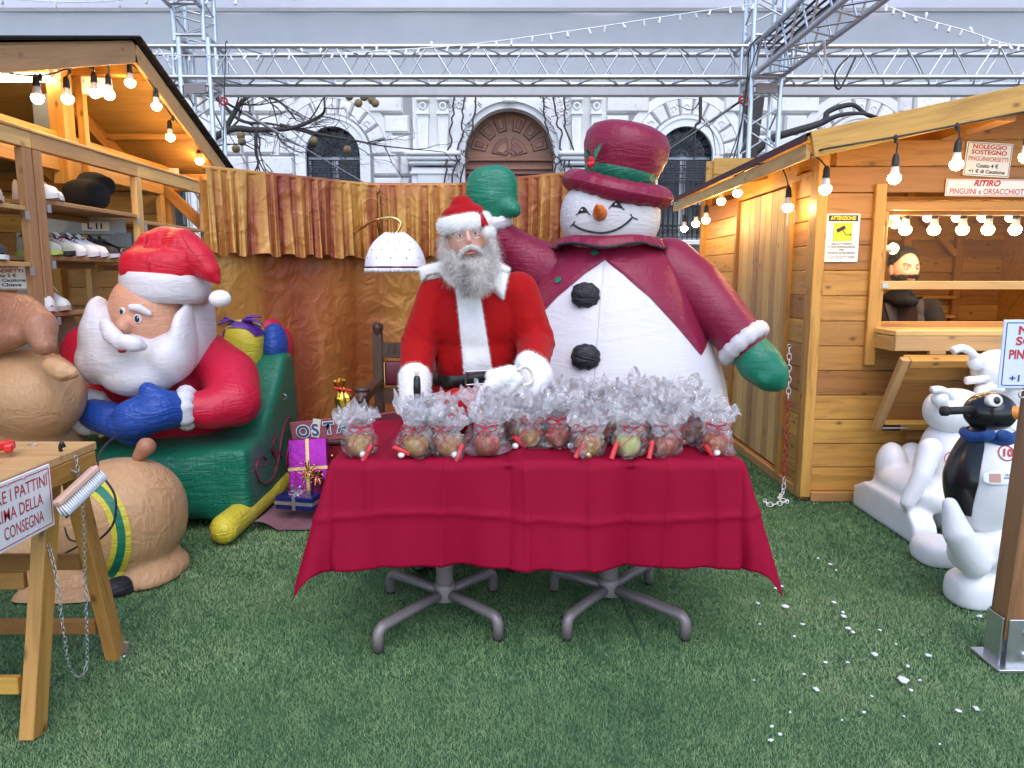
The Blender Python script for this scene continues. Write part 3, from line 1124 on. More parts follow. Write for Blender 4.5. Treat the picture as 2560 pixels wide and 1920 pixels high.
for x0, x1 in ((-2.23, -1.96), (-1.75, -1.49), (1.40, 1.64), (1.86, 2.1)):
    xc, w = (x0 + x1) / 2, x1 - x0
    pil = MB().add([(xc - w * .34, BY + .1, 4.28), (xc + w * .34, BY + .1, 4.28), (xc + w * .5, BY + .1, 5.3), (xc - w * .5, BY + .1, 5.3),
                    (xc - w * .34, BY + .34, 4.28), (xc + w * .34, BY + .34, 4.28), (xc + w * .5, BY + .34, 5.3), (xc - w * .5, BY + .34, 5.3)],
                   [(0, 1, 2, 3), (0, 4, 5, 1), (1, 5, 6, 2), (3, 2, 6, 7), (0, 3, 7, 4)]).obj("pilaster", M['stone_smooth'], bld, False)
    MB().box((xc, BY + .18, 4.31), (w * 1.1, .26, .12)).obj("pilaster_foot", M['stone_smooth'], pil, False, bevel=.02)
    MB().box((xc, BY + .17, 5.18), (w * 1.12, .28, .05)).obj("band", M['stone_smooth'], pil, False)
    MB().box((xc, BY + .17, 5.50), (w * 1.12, .28, .05)).obj("band", M['stone_smooth'], pil, False)
    MB().box((xc, BY + .19, 5.9), (w * 1.02, .28, .72)).obj("pilaster_block", M['stone_smooth'], pil, False)
    MB().torus((xc, BY + .06, 5.34), .07, .022, 12, 6, Matrix.Rotation(PI / 2, 3, 'X')).obj("rosette", M['stone_smooth'], pil)
    MB().box((xc, BY + .095, 4.72), (w * .45, .02, .6)).obj("inset_panel", M['stone_smooth'], pil, False)
for s in (-1, 1):
    xc = BX + s * 1.78
    pd = MB().box((xc, BY + .05, 1.95), (1.0, .55, 3.9)).obj("pedestal", M['stone_smooth'], bld, False)
    MB().box((xc, BY - .24, 3.1), (.72, .05, 1.5)).obj("inset_panel", M['stone_smooth'], pd, False, bevel=.02)
    MB().box((xc, BY - .02, 4.0), (1.12, .62, .10)).obj("cornice", M['stone_smooth'], pd, False, bevel=.03)
    MB().box((xc, BY - .04, 4.10), (1.2, .7, .10)).obj("cornice", M['stone_smooth'], pd, False, bevel=.03)
    MB().box((xc, BY - .06, 4.2), (1.28, .78, .10)).obj("cornice", M['stone_smooth'], pd, False, bevel=.03)
    MB().box((xc, BY + .0, 3.78), (1.06, .6, .05)).obj("cornice", M['stone_smooth'], pd, False)
# two-leaf door with fan panels
dr = MB().box((BX, BY + .62, 3.0), (2.3, .06, 6.0)).obj("portal_door", M['doorwood'], bld, False)
for s in (-1, 1):
    n = 3
    for k in range(3):
        a0, a1 = PI / 2 - s * (rad(6) + rad(27) * k), PI / 2 - s * (rad(26) + rad(27) * k)
        a0, a1 = min(a0, a1), max(a0, a1)
        o = arc_block("door_panel", BX, DZ + .06, .58, .96, a0, a1, BY + .55, BY + .59, M['doorwood'], dr, 4, .03)
        arc_block("door_panel", BX, DZ + .06, .66, .88, a0 + .09, a1 - .09, BY + .53, BY + .55, M['doorwood'], dr, 4, .02)
    a0, a1 = (rad(8), rad(82)) if s > 0 else (rad(98), rad(172))
    arc_block("door_panel", BX, DZ + .06, .06, .44, a0, a1, BY + .55, BY + .59, M['doorwood'], dr, 8, .02)
    arc_block("door_panel", BX, DZ + .06, .14, .34, a0 + .15, a1 - .15, BY + .53, BY + .55, M['doorwood'], dr, 8, .02)
    for zc, h in ((3.2, .8), (2.2, .9)):
        for q in (.3, .78):
            MB().box((BX + s * q, BY + .57, zc), (.36, .05, h)).obj("door_panel", M['doorwood'], dr, False, bevel=.02)
            MB().box((BX + s * q, BY + .545, zc), (.22, .04, h - .16)).obj("door_panel", M['doorwood'], dr, False, bevel=.015)
for z, h, d in ((4.18, .05, .10), (4.0, .09, .06), (3.86, .04, .10), (3.78, .05, .05)):
    MB().box((BX, BY + .57 - d / 3, z), (2.12, d, h)).obj("door_moulding", M['doorwood'], dr, False, bevel=.012)

# ------------------------------------------------------------------ bare plane trees
def wobble(p0, p1, n, amp, seed, sag=0):
    r = random.Random(seed)
    p0, p1 = Vector(p0), Vector(p1)
    out = []
    o = Vector()
    for i in range(n + 1):
        t = i / n
        if 0 < i < n: o = o * .6 + Vector([r.uniform(-1, 1) * amp for _ in range(3)])
        out.append(p0.lerp(p1, t) + o * math.sin(PI * min(1, t * 1.15)) + Vector((0, 0, -sag * math.sin(PI * t))))
    return out


def branchlet(mb, p, d, L, r, depth, rnd):
    n = 5
    pts = [p.copy()]
    dd = d.normalized()
    for i in range(n):
        dd = (dd + Vector([rnd.uniform(-.35, .35) for _ in range(3)])).normalized()
        pts.append(pts[-1] + dd * L / n)
    mb.tube(pts, [r * (1 - .75 * i / n) for i in range(n + 1)], 5)
    if depth > 0:
        for i in range(1, n + 1):
            if rnd.random() < .6:
                nd = (dd + Vector((rnd.uniform(-1, 1), rnd.uniform(-.5, .5), rnd.uniform(-1, .9)))).normalized()
                branchlet(mb, pts[i], nd, L * rnd.uniform(.4, .7), r * .55, depth - 1, rnd)
    return pts


def tree(name, label, loc, trunk, limbs, seed, twig=True, balls=()):
    t = thing(name, label, "tree", loc, "bare trees between the stalls and the palace")
    MB().tube(catmull(trunk[0], 5), [trunk[1] + (trunk[2] - trunk[1]) * i / (5 * (len(trunk[0]) - 1)) for i in range(5 * (len(trunk[0]) - 1) + 1)], 12).obj("trunk", M['bark'], t)
    rnd = random.Random(seed)
    cr = MB()
    for pts, r0, r1 in limbs:
        c = catmull(pts, 6)
        n = len(c)
        MB().tube(c, [r0 + (r1 - r0) * i / (n - 1) for i in range(n)], 8).obj("branch", M['bark'], t)
        if twig:
            for i in range(3, n, 3):
                d = (c[i] - c[i - 1]).normalized() + Vector((rnd.uniform(-.8, .8), rnd.uniform(-.4, .4), rnd.uniform(-1, .8)))
                branchlet(cr, c[i], d, rnd.uniform(.5, 1.2), (r0 + (r1 - r0) * i / n) * .28 + .006, 1 if i % 4 else 2, rnd)
    tag(cr.obj("crown", M['bark'], t), kind="stuff")
    for b in balls:
        MB().ell(b, .07, 10, 7).obj("seed_ball", M['seedball'], t)
    return t


TY = 13.0
tree("bare_tree", "bare plane tree with tangled twigs and seed balls in front of the left barred window", (P(430, 1000, TY).x, TY, 0),
     ([(P(430, 300, TY).x, TY, -.03), P(425, 700, TY), P(432, 420, TY), P(440, 60, TY)], .22, .15),
     [([P(432, 430, TY), P(560, 330, TY), P(640, 325, TY), P(730, 320, TY), P(800, 290, TY - .2), P(812, 270, TY - .4)], .07, .015),
      ([P(560, 330, TY), P(600, 260, TY), P(640, 235, TY), P(700, 255, TY), P(740, 300, TY)], .05, .012),
      ([P(640, 325, TY), P(640, 380, TY), P(645, 410, TY), P(630, 440, TY)], .035, .01),
      ([P(700, 312, TY), P(790, 335, TY), P(880, 350, TY), P(960, 365, TY + .2), P(1110, 380, TY + .5)], .03, .006),
      ([P(440, 240, TY), P(520, 230, TY), P(600, 300, TY), P(680, 310, TY), P(760, 330, TY)], .045, .01)],
     3, True, [P(602, 339, TY), P(785, 352, TY - .1), P(868, 374, TY), P(873, 241, TY), P(930, 250, TY), P(938, 258, TY), P(910, 242, TY), P(896, 258, TY), P(605, 354, TY), P(590, 372, TY)])
tree("bare_tree", "thick dark tree trunk behind the aluminium tower with a gnarled branch reaching over the roof", (P(1875, 1000, TY).x, TY, 0),
     ([(P(1840, 300, TY).x, TY, -.03), P(1850, 600, TY), P(1868, 380, TY), P(1892, 200, TY), P(1905, 20, TY)], .20, .15),
     [([P(1870, 395, TY), P(1925, 350, TY - .1), P(1970, 333, TY - .2), P(2040, 312, TY - .2), P(2062, 300, TY - .2), P(2072, 278, TY - .2), P(2130, 262, TY - .2), P(2170, 288, TY - .2), P(2230, 302, TY - .2), P(2300, 288, TY)], .072, .022),
      ([P(2055, 308, TY - .2), P(2100, 288, TY - .3), P(2160, 284, TY - .3), P(2210, 300, TY - .3)], .045, .02),
      ([P(1896, 170, TY), P(1830, 130, TY), P(1765, 160, TY), P(1752, 235, TY), P(1750, 300, TY), P(1738, 318, TY), P(1738, 380, TY), P(1725, 430, TY)], .05, .008),
      ([P(1738, 318, TY), P(1700, 350, TY), P(1660, 372, TY)], .022, .006),
      ([P(1751, 250, TY), P(1730, 275, TY), P(1690, 262, TY)], .014, .004),
      ([P(1750, 290, TY), P(1780, 330, TY), P(1790, 390, TY)], .014, .004)],
     8, False)
# ------------------------------------------------------------------ tent wall and roof behind the trusses
TW = 9.4
tz = P(1280, 236, TW).z
tent = thing("tent_canopy", "white tent wall and roof panel hanging above the trusses", "tent", (0, TW, tz))
A = []
for i in range(81):
    x = -11 + 22 * i / 80
    A.append([Vector((x, TW + .03 * math.sin(x * 1.7) + .02 * math.sin(x * 4.1 + j * .3), tz + (4.53 - tz) * j / 10)) for j in range(11)])
MB().grid(A).obj("wall_panel", M['tent'], tent)
A = []
for i in range(81):
    x = -11 + 22 * i / 80
    A.append([Vector((x, TW - 1.2 * j / 10, 4.545 + .30 * j / 10 + .05 * math.sin(x * 1.4) * math.sin(PI * j / 10))) for j in range(11)])
MB().grid(A).obj("roof_panel", M['tent'], tent)
MB().box((0, TW - .06, tz + .02), (22, .06, .13)).obj("bottom_rail", M['hem'], tent, False, bevel=.02)
MB().box((0, TW - .05, 4.53), (22, .05, .04)).obj("seam_strip", M['hem'], tent, False)

# ------------------------------------------------------------------ aluminium trusses
def truss(name, label, p0, p1, w, h, parent=None, seg=.5, up=(0, 0, 1), group="aluminium stage trusses", r=.025, rb_=.010):
    """four-chord truss; p0 p1 run along the lower near chord, w sideways, h along up"""
    p0, p1 = Vector(p0), Vector(p1)
    t = thing(name, label, "truss", p0, group)
    d = (p1 - p0); L = d.length; d = d / L
    up = Vector(up)
    sd_ = up.cross(d).normalized()
    if sd_.y < 0: sd_ = -sd_
    if abs(sd_.y) < .5 and sd_.x < 0: sd_ = -sd_
    c = [Vector(), up * h, sd_ * w, sd_ * w + up * h]
    for o in c: rod("chord", p0 + o, p1 + o, r, M['alu'], t, 14)
    n = max(2, int(round(L / seg)))
    for a, b, ph in ((0, 1, 0), (2, 3, 1), (0, 2, 0), (1, 3, 1)):
        for i in range(n):
            s0, s1 = L * i / n, L * (i + .5) / n
            s2 = L * (i + 1) / n
            A_, B_ = (a, b) if ph == 0 else (b, a)
            rod("brace", p0 + c[A_] + d * (s0 + .03), p0 + c[B_] + d * (s1 - .03), rb_, M['alu'], t, 8)
            rod("brace", p0 + c[B_] + d * (s1 + .03), p0 + c[A_] + d * (s2 - .03), rb_, M['alu'], t, 8)
    for s in (0.06, L - .06):
        for a, b in ((0, 1), (2, 3), (0, 2), (1, 3)):
            rod("end_bar", p0 + c[a] + d * s, p0 + c[b] + d * s, .02, M['alu'], t, 8)
    return t


Z0, Z1, YF = 3.43, 3.73, 8.0
HT = Z1 - Z0
truss("truss_beam", "long horizontal aluminium truss beam between the two towers", (-3.1, YF, Z0), (2.42, YF, Z0), .30, HT)
truss("truss_beam", "horizontal aluminium truss beam running behind the left hut roof", (-7.2, YF, Z0), (-3.42, YF, Z0), .30, HT)
truss("truss_beam", "horizontal aluminium truss beam above the right hut roof", (2.82, YF, Z0), (7.6, YF, Z0), .30, HT)
truss("truss_tower", "upright aluminium truss tower behind the left hut", (-3.41, YF, -.03), (-3.41, YF, Z0 - .02), .30, .30, up=(1, 0, 0))
truss("truss_tower", "upright aluminium truss tower behind the right hut", (2.47, YF, -.03), (2.47, YF, Z0 - .02), .30, .30, up=(1, 0, 0))
truss("truss_beam", "aluminium truss running overhead toward the camera from the right tower", (2.47, YF - .05, Z0), (2.47, 1.2, Z0), .30, HT)
truss("truss_tower", "short aluminium truss stub rising above the left beam", (-3.45, YF, Z1 + .05), (-3.45, YF, 4.35), .30, .30, up=(1, 0, 0), seg=.35)
truss("truss_tower", "short aluminium truss stub rising above the right beam", (2.47, YF, Z1 + .05), (2.47, YF, 4.6), .30, .30, up=(1, 0, 0), seg=.35)
truss("truss_beam", "upper aluminium truss leaving the frame above the left tower", (-3.45, YF - .05, 4.1), (-3.45, 5.0, 4.4), .30, HT)
truss("truss_beam", "upper aluminium truss leaving the frame above the right tower", (2.44, YF - .05, 4.35), (1.9, 5.0, 4.9), .30, HT)
for nm, xs in (("left", (-3.41, -3.11)), ("right", (2.47, 2.77))):
    c = thing("truss_corner", "aluminium corner block joining beams at the %s tower" % nm, "truss corner", (xs[0], YF, Z0), "aluminium corner blocks")
    for x in xs:
        for y in (YF, YF + .3):
            rod("upright", (x, y, Z0 - .1), (x, y, Z1 + .08), .03, M['alu'], c, 12)
    for z in (Z0, Z1):
        for y in (YF, YF + .3): rod("crossbar", (xs[0], y, z), (xs[1], y, z), .027, M['alu'], c, 12)
        for x in xs: rod("crossbar", (x, YF, z), (x, YF + .3, z), .027, M['alu'], c, 12)
    MB().box((sum(xs) / 2, YF - .03, Z0 - .12), (.22, .02, .10)).obj("clamp_plate", M['tablemetal'], c, False)


def wire(name, label, cat, pts, r, mat, group=None, n=8, seg=6):
    o = MB().tube(catmull(pts, n), r, seg).obj(name, mat, None, origin=pts[0])
    return tag(o, label, cat, group)


def guy(p0, p1, label):
    t = thing("guy_wire", label, "cable", p0, "steel guy wires")
    d = (p1 - p0)
    rod("wire", p0, p0 + d * (p0.z / (p0.z - p1.z)), .007, M['steel'], t)
    rod("turnbuckle", p0 + d * .12, p0 + d * .34, .016, M['steel'], t)
    rod("turnbuckle_rod", p0 + d * .03, p0 + d * .12, .012, M['cable'], t)
    MB().torus(p0 + d * .02, .035, .012, 14, 6, Matrix.Rotation(PI / 2, 3, 'X')).obj("shackle", M['chainred'], t)
    MB().torus(p0 + d * .37, .03, .01, 14, 6, Matrix.Rotation(PI / 2, 3, 'X')).obj("shackle", M['steel'], t)


guy(P(550, 248, 7.9), P(930, 468, 9.5), "steel guy wire with turnbuckle sloping down from the left tower")
guy(P(1862, 246, 7.9), P(1640, 395, 9.5), "steel guy wire with turnbuckle sloping down from the right tower")
wire("power_cable", "thin black cable hanging beside the right tower down to the roof", "cable", [P(1960, 60, 7.7), P(1880, 110, 7.7), P(1868, 200, 7.7), P(1850, 330, 7.7), P(1822, 440, 7.6)], .008, M['cable'])
wire("power_cable", "second black cable slanting from the right tower to the roof", "cable", [P(1905, 90, 7.8), P(1875, 180, 7.8), P(1850, 320, 7.8), P(1800, 455, 7.7)], .006, M['cable'])
wire("cable_loop", "black cable loop hanging from the truss over the right hut", "cable", [P(2125, 138, 7.9), P(2092, 175, 7.85), P(2088, 212, 7.85), P(2098, 222, 7.85), P(2112, 200, 7.85), P(2140, 140, 7.9)], .010, M['cable'])
wire("power_cable", "white cable end dangling from the diagonal truss", "cable", [P(2060, 100, 6.5), P(2062, 150, 6.6), P(2055, 190, 6.6), P(2045, 212, 6.6)], .012, M['bulbneck'])
cb = thing("cable_bundle", "bundle of black cables lying in the truss toward the camera", "cables", (2.6, YF, Z0 + .2))
for k in range(4):
    MB().tube(wobble((2.5 + .05 * k, 7.9, Z1 - .03 * k), (2.55 + .04 * k, 1.6, Z1 - .02), 14, .03, 40 + k), .012, 6).obj("strand", M['cable'], cb)
wire("hook_line", "thin dark line hooked over the left truss", "cable", [P(569, 106, 7.9), P(564, 110, 7.9), P(562, 190, 7.9), P(560, 300, 7.9), P(556, 400, 7.8)], .005, M['cable'])


def fairy(label, pts, n, seed):
    t = thing("fairy_light_string", label, "string lights", pts[0], "white fairy light strings")
    c = catmull(pts, 24)
    MB().tube(c, .006, 5).obj("cord", M['clear'], t)
    r = random.Random(seed)
    key = 'fairybulb'
    if key not in _cache:
        me = MB().lathe([(.004, 0), (.007, .006), (.015, .05), (.012, .06)], 8).mesh("bulb")
        me.materials.append(M['clear']); _cache[key] = me
    for k in range(n):
        p = c[int((k + .5) / n * (len(c) - 1))]
        ang = r.choice([PI, PI, PI, 0]) + r.uniform(-.5, .5)
        place("bulb", _cache[key], Matrix.Translation(p) @ Euler((r.uniform(-.4, .4), ang, 0)).to_matrix().to_4x4(), t)


fairy("string of small white fairy lights climbing along the long truss to the right tower",
      [P(330, 158, 7.9), P(420, 140, 7.9), P(600, 138, 7.9), P(800, 135, 7.9), P(1000, 124, 7.8), P(1200, 108, 7.7), P(1450, 74, 7.6), P(1700, 36, 7.5), P(1900, 8, 7.4)], 44, 2)
fairy("string of small white fairy lights sloping down over the right hut", [P(2210, 12, 7.3), P(2300, 45, 7.2), P(2420, 78, 7.1), P(2510, 108, 7.0), P(2600, 122, 7.0)], 16, 5)
fairy("string of small white fairy lights along the top edge of the photo", [P(-60, -18, 7.3), P(60, 0, 7.3), P(240, 4, 7.3), P(420, -10, 7.3), P(600, -2, 7.3), P(760, -20, 7.3)], 12, 9)
for nm, sx in (("left", -1), ("right", 1)):
    t = thing("garland_wire", "dark twiggy light garland trailing down the %s side of the portal" % nm, "garland", (BX + sx * 1.3, BY - .2, 2.5), "garlands on the stone portal")
    for k in range(3):
        x0 = BX + sx * (.55 + .25 * k)
        MB().tube(wobble((x0 + sx * .2, BY - .2, 5.6), (BX + sx * (1.2 + .18 * k), BY - .45, 3.0), 22, .07, 60 + k + (5 if sx > 0 else 0)), .022, 5).obj("strand", M['bark'], t)
    tw = MB()
    for k in range(40):
        q = rb.random()
        p = Vector((BX + sx * (.75 + .55 * q + rb.uniform(-.1, .1)), BY - .25, 5.5 - 2.2 * q))
        tw.tube([p, p + Vector((rb.uniform(-.12, .12), -.03, rb.uniform(-.14, .1)))], .009, 4)
    tag(tw.obj("twigs", M['bark'], t), kind="stuff")

# ------------------------------------------------------------------ bulbs
def bulb_mesh(key, glow):
    if key in _cache: return _cache[key]
    b = MB()
    b.lathe([(.004, 0), (.011, -.004), (.017, -.02), (.019, -.055), (.021, -.06), (.021, -.066)], 14, mi=0)           # holder
    b.lathe([(.018, -.066), (.019, -.085), (.023, -.10), (.029, -.112)], 14, mi=1)                                  # collar
    prof = [(.029, -.112)] + [(.033 * math.cos(a), -.124 - .033 * math.sin(a)) for a in [rad(q) for q in (0, 20, 40, 60, 78, 88)]]
    b.lathe(prof, 16, mi=2)
    me = b.mesh("bulb")
    for m in (M['cable'], M['bulbneck'], glow): me.materials.append(m)
    _cache[key] = me
    return me


def festoon(label, bulbs, cable_pts, glow, group, hang=.05):
    """cable along points, bulbs at given centres (world centre of the glass)"""
    t = thing("festoon_light_string", label, "string lights", cable_pts[0], group)
    MB().tube(catmull(cable_pts, 8), .006, 6).obj("cable", M['cable'], t)
    me = bulb_mesh('bulb_' + glow.name, glow)
    c = catmull(cable_pts, 12)
    for b in bulbs:
        b = Vector(b)
        q = min(c, key=lambda p: (p - (b + Vector((0, 0, .14)))).length)
        top = b + Vector((0, 0, .124))
        o = place("bulb", me, Matrix.Translation(top), t)
        if q.z > top.z - .02:
            mb = MB().tube(catmull([q, (q + top) / 2 + Vector((.008, 0, 0)), top - Vector((0, 0, .01))], 4), .0045, 5)
            mb.lathe([(.006, .012), (.012, .0), (.008, -.03)], 8, q)
            mb.obj("drop_lead", M['cable'], t)
    return t


def board_text(parent, name, s, c, size, mat, n, up=(0, 0, 1), bold=.02, lw=None, shear=0, align='CENTER', sx=1.0, off=.0035):
    """flat lettering on a panel at c facing n"""
    me = text_mesh(s, size, bold, sx, shear, align, lw)
    n = Vector(n).normalized(); up = Vector(up)
    x = up.cross(n).normalized()
    y = n.cross(x)
    Mx = Matrix((x, y, n)).transposed().to_4x4()
    Mx.translation = Vector(c) + n * off
    me.transform(Mx)
    o = link_mesh(name, me, mat, parent)
    return o


class Panel:
    """flat sign: local frame x right, y up, n out"""
    def __init__(s, name, label, c, w, h, n=(0, -1, 0), up=(0, 0, 1), mat=None, roll=0, th=.006, cat="sign", group=None):
        s.n = Vector(n).normalized()
        x = Vector(up).cross(s.n).normalized(); y = s.n.cross(x)
        s.x = x * math.cos(roll) + y * math.sin(roll)
        s.y = s.n.cross(s.x)
        s.c = Vector(c); s.w, s.h = w, h
        s.t = thing(name, label, cat, s.c, group)
        R = Matrix((s.x, s.y, s.n)).transposed()
        MB().box(s.c, (w, h, th), R).obj("panel", mat or M['signwhite'], s.t, False, bevel=.002)
        s.th = th

    def at(s, u, v, d=0): return s.c + s.x * u + s.y * v + s.n * (s.th / 2 + d)

    def text(s, str_, u, v, size, mat, lw=None, bold=.02, shear=0, align='CENTER'):
        return board_text(s.t, "lettering", str_, s.at(u, v), size, mat, s.n, s.y, bold, lw, shear, align, off=.0012)

    def rect(s, name, u, v, w, h, mat, d=.001):
        R = Matrix((s.x, s.y, s.n)).transposed()
        return MB().box(s.at(u, v, d), (w, h, .0008), R).obj(name, mat, s.t, False)

    def border(s, inset, wd, mat):
        w, h = s.w - 2 * inset, s.h - 2 * inset
        R = Matrix((s.x, s.y, s.n)).transposed()
        b = MB()
        for u, v, a, c in ((0, h / 2, w, wd), (0, -h / 2, w, wd), (-w / 2, 0, wd, h - wd), (w / 2, 0, wd, h - wd)):
            b.box(s.at(u, v, .0006), (a, c, .0008), R)
        return b.obj("border", mat, s.t, False)

    def screws(s, pts, r=.004):
        for u, v in pts:
            MB().ell(s.at(u, v), r, 8, 5).obj("screw", M['steel'], s.t)


# ------------------------------------------------------------------ right hut
HX, HY, HB = 1.84, 4.52, 7.25      # left wall x, front wall y, back wall y
HR = 4.7                           # right wall x
rh = thing("wooden_hut", "pine plank ticket hut on the right with open counter window", "hut", (HX, HY, 0))
PL = .1525
ZT = 2.10


def roof_z(x): return ZT + .005 + (x - 1.56) * .21


WX0, WZ0, WZ1 = 2.22, 1.06, 1.80
zs = [.06 + PL * i for i in range(17)]
for z in zs:
    zc = z + PL / 2
    x0 = HX + .028
    rz_l = roof_z(HX) - .03
    if z + PL > rz_l:             # gable boards start further in
        x0 = max(x0, 1.56 + (z + PL * .9 - ZT - .005) / .21)
    if x0 > HR: continue
    spans = [(x0, HR)]
    if zc > WZ0 and zc < WZ1 + .02: spans = [(x0, WX0)]
    for a, b in spans:
        if b - a > .05:
            plank("plank", (a, HY + .012 + .001 * ((int(z * 100)) % 3), zc), (b, HY + .012, zc), .028, PL - .005, M['pine'], rh)
    # nail dots are parts of the boards' look, tiny
# side wall boards, door, posts
plank("corner_post", (HX - .006, HY - .005, .03), (HX - .006, HY - .005, roof_z(HX) - .02), .064, .07, M['pine'], rh, up=(0, 1, 0))
plank("corner_post", (HX - .012, HY + .067, .03), (HX - .012, HY + .067, ZT + .04), .07, .03, M['pine'], rh, up=(1, 0, 0))
plank("corner_post", (HX + .01, HB - .04, .03), (HX + .01, HB - .04, ZT + .04), .09, .07, M['pine'], rh, up=(0, 1, 0))
D0, D1 = 4.98, 6.10
for z in zs:
    zc = z + PL / 2
    if zc > ZT: break
    plank("plank", (HX + .014, HY + .10, zc), (HX + .014, D0 - .05, zc), .028, PL - .005, M['pine'], rh)
    plank("plank", (HX + .014, D1 + .05, zc), (HX + .014, HB - .085, zc), .028, PL - .005, M['pine'], rh)
plank("plank", (HX + .014, D0 - .05, 2.06), (HX + .014, D1 + .05, 2.06), .028, .12, M['pine'], rh)
for y in (D0 - .03, D1 + .03): plank("door_post", (HX, y, .04), (HX, y, 2.0), .05, .05, M['pine'], rh, up=(0, 1, 0))
dl = thing("board_door", "closed door of vertical pine boards in the side of the right hut", "door", (HX, D0, .06))
nb = 9
for k in range(nb):
    y0 = D0 + (D1 - D0) * k / nb; y1 = D0 + (D1 - D0) * (k + 1) / nb
    plank("door_board", (HX + .012, (y0 + y1) / 2, .09), (HX + .012, (y0 + y1) / 2, 1.985), .024 + .002 * (k % 2), (y1 - y0) - .004, M['pine_pale'], dl, up=(0, 1, 0))
for z in (.36, 1.78):
    for s in (-1, 1): MB().box((HX - .004, D0 - .002 + s * .035, z), (.006, .06, .09)).obj("hinge", M['steel'], dl, False)
    rod("hinge_pin", (HX - .008, D0 - .002, z - .048), (HX - .008, D0 - .002, z + .048), .007, M['steel'], dl)
plank("base_beam", (HX + .03, HY - .01, .03), (HR, HY - .01, .03), .06, .06, M['larch'], rh)
plank("base_beam", (HX + .005, HY, .03), (HX + .005, HB, .03), .05, .06, M['larch'], rh)
# roof slab: left slope, red felt edge and fascia
FX, FY0, FY1 = 1.56, 4.05, 7.35
rz = lambda x: ZT + .03 + (x - FX) * .21
rf = MB().add([(FX, FY0, rz(FX)), (FX, FY1, rz(FX)), (3.3, FY1, rz(3.3)), (3.3, FY0, rz(3.3)),
               (FX, FY0, rz(FX) - .02), (FX, FY1, rz(FX) - .02), (3.3, FY1, rz(3.3) - .02), (3.3, FY0, rz(3.3) - .02)],
              [(0, 1, 2, 3), (4, 7, 6, 5), (0, 4, 5, 1), (0, 3, 7, 4), (1, 5, 6, 2), (2, 6, 7, 3)]).obj("roof", M['plywood'], rh, False)
MB().add([(FX - .015, FY0 - .02, rz(FX) + .012), (FX - .015, FY1, rz(FX) + .012), (3.3, FY1, rz(3.3) + .014), (3.3, FY0 - .02, rz(3.3) + .014),
          (FX - .015, FY0 - .02, rz(FX) - .03), (FX - .015, FY1, rz(FX) - .03)],
         [(0, 1, 2, 3), (0, 4, 5, 1)]).obj("roof_felt", M['roofred'], rf, False)
MB().add([(3.3, FY0, rz(3.3)), (3.3, FY1, rz(3.3)), (5.04, FY1, rz(FX)), (5.04, FY0, rz(FX)),
          (3.3, FY0, rz(3.3) - .02), (3.3, FY1, rz(3.3) - .02), (5.04, FY1, rz(FX) - .02), (5.04, FY0, rz(FX) - .02)],
         [(0, 1, 2, 3), (4, 7, 6, 5), (0, 3, 7, 4), (1, 5, 6, 2), (2, 6, 7, 3)]).obj("roof", M['plywood'], rh, False)
plank("verge_board", (FX + .02, FY0 - .012, rz(FX) - .045), (3.29, FY0 - .012, rz(3.29) - .045), .024, .135, M['pine'], rh)
plank("eave_board", (FX + .015, FY0 + .02, rz(FX) - .075), (FX + .015, FY1, rz(FX) - .075), .024, .075, M['pine_grey'], rh)
for y in (4.3, 5.5, 6.7):
    plank("rafter", (FX + .06, y, rz(FX + .06) - .06), (3.25, y, rz(3.25) - .06), .05, .07, M['pine'], rh)
plank("purlin", (2.62, FY0 + .03, rz(2.62) - .09), (2.62, HB, rz(2.62) - .09), .10, .10, M['pine'], rh)
# window trim, rail, pane, counter, flap
plank("window_post", (WX0 - .035, HY - .016, .86), (WX0 - .035, HY - .016, 1.94), .065, .03, M['pine'], rh, up=(0, 1, 0))
plank("window_jamb", (WX0 + .015, HY + .03, 1.06), (WX0 + .015, HY + .03, 1.80), .03, .07, M['pine'], rh, up=(0, 1, 0))
plank("window_head", (WX0, HY + .02, WZ1 + .015), (HR, HY + .02, WZ1 + .015), .07, .05, M['pine'], rh)
plank("window_rail", (WX0, HY + .0, 1.345), (HR, HY + .0, 1.345), .03, .05, M['pine_pale'], rh)
MB().box((WX0 + .03, HY - .018, 1.345), (.035, .006, .03)).obj("bracket", M['steel'], rh, False)
MB().box(((WX0 + HR) / 2, HY + .012, 1.58), (HR - WX0 - .03, .004, .42)).obj("window_pane", M['plexi'], rh, False)
plank("counter_top", (WX0 - .02, 4.42, 1.075), (HR, 4.42, 1.075), .36, .03, M['pine_pale'], rh)
plank("counter_edge", (WX0 - .02, 4.25, 1.015), (HR, 4.25, 1.015), .035, .085, M['pine_pale'], rh)
plank("counter_end", (WX0 - .005, 4.27, 1.012), (WX0 - .005, 4.5, 1.012), .03, .085, M['pine_pale'], rh)
plank("plank", (HX + .07, HY + .014, .06 + PL * 6.5), (HR, HY + .014, .06 + PL * 6.5), .02, PL - .004, M['larch'], rh)
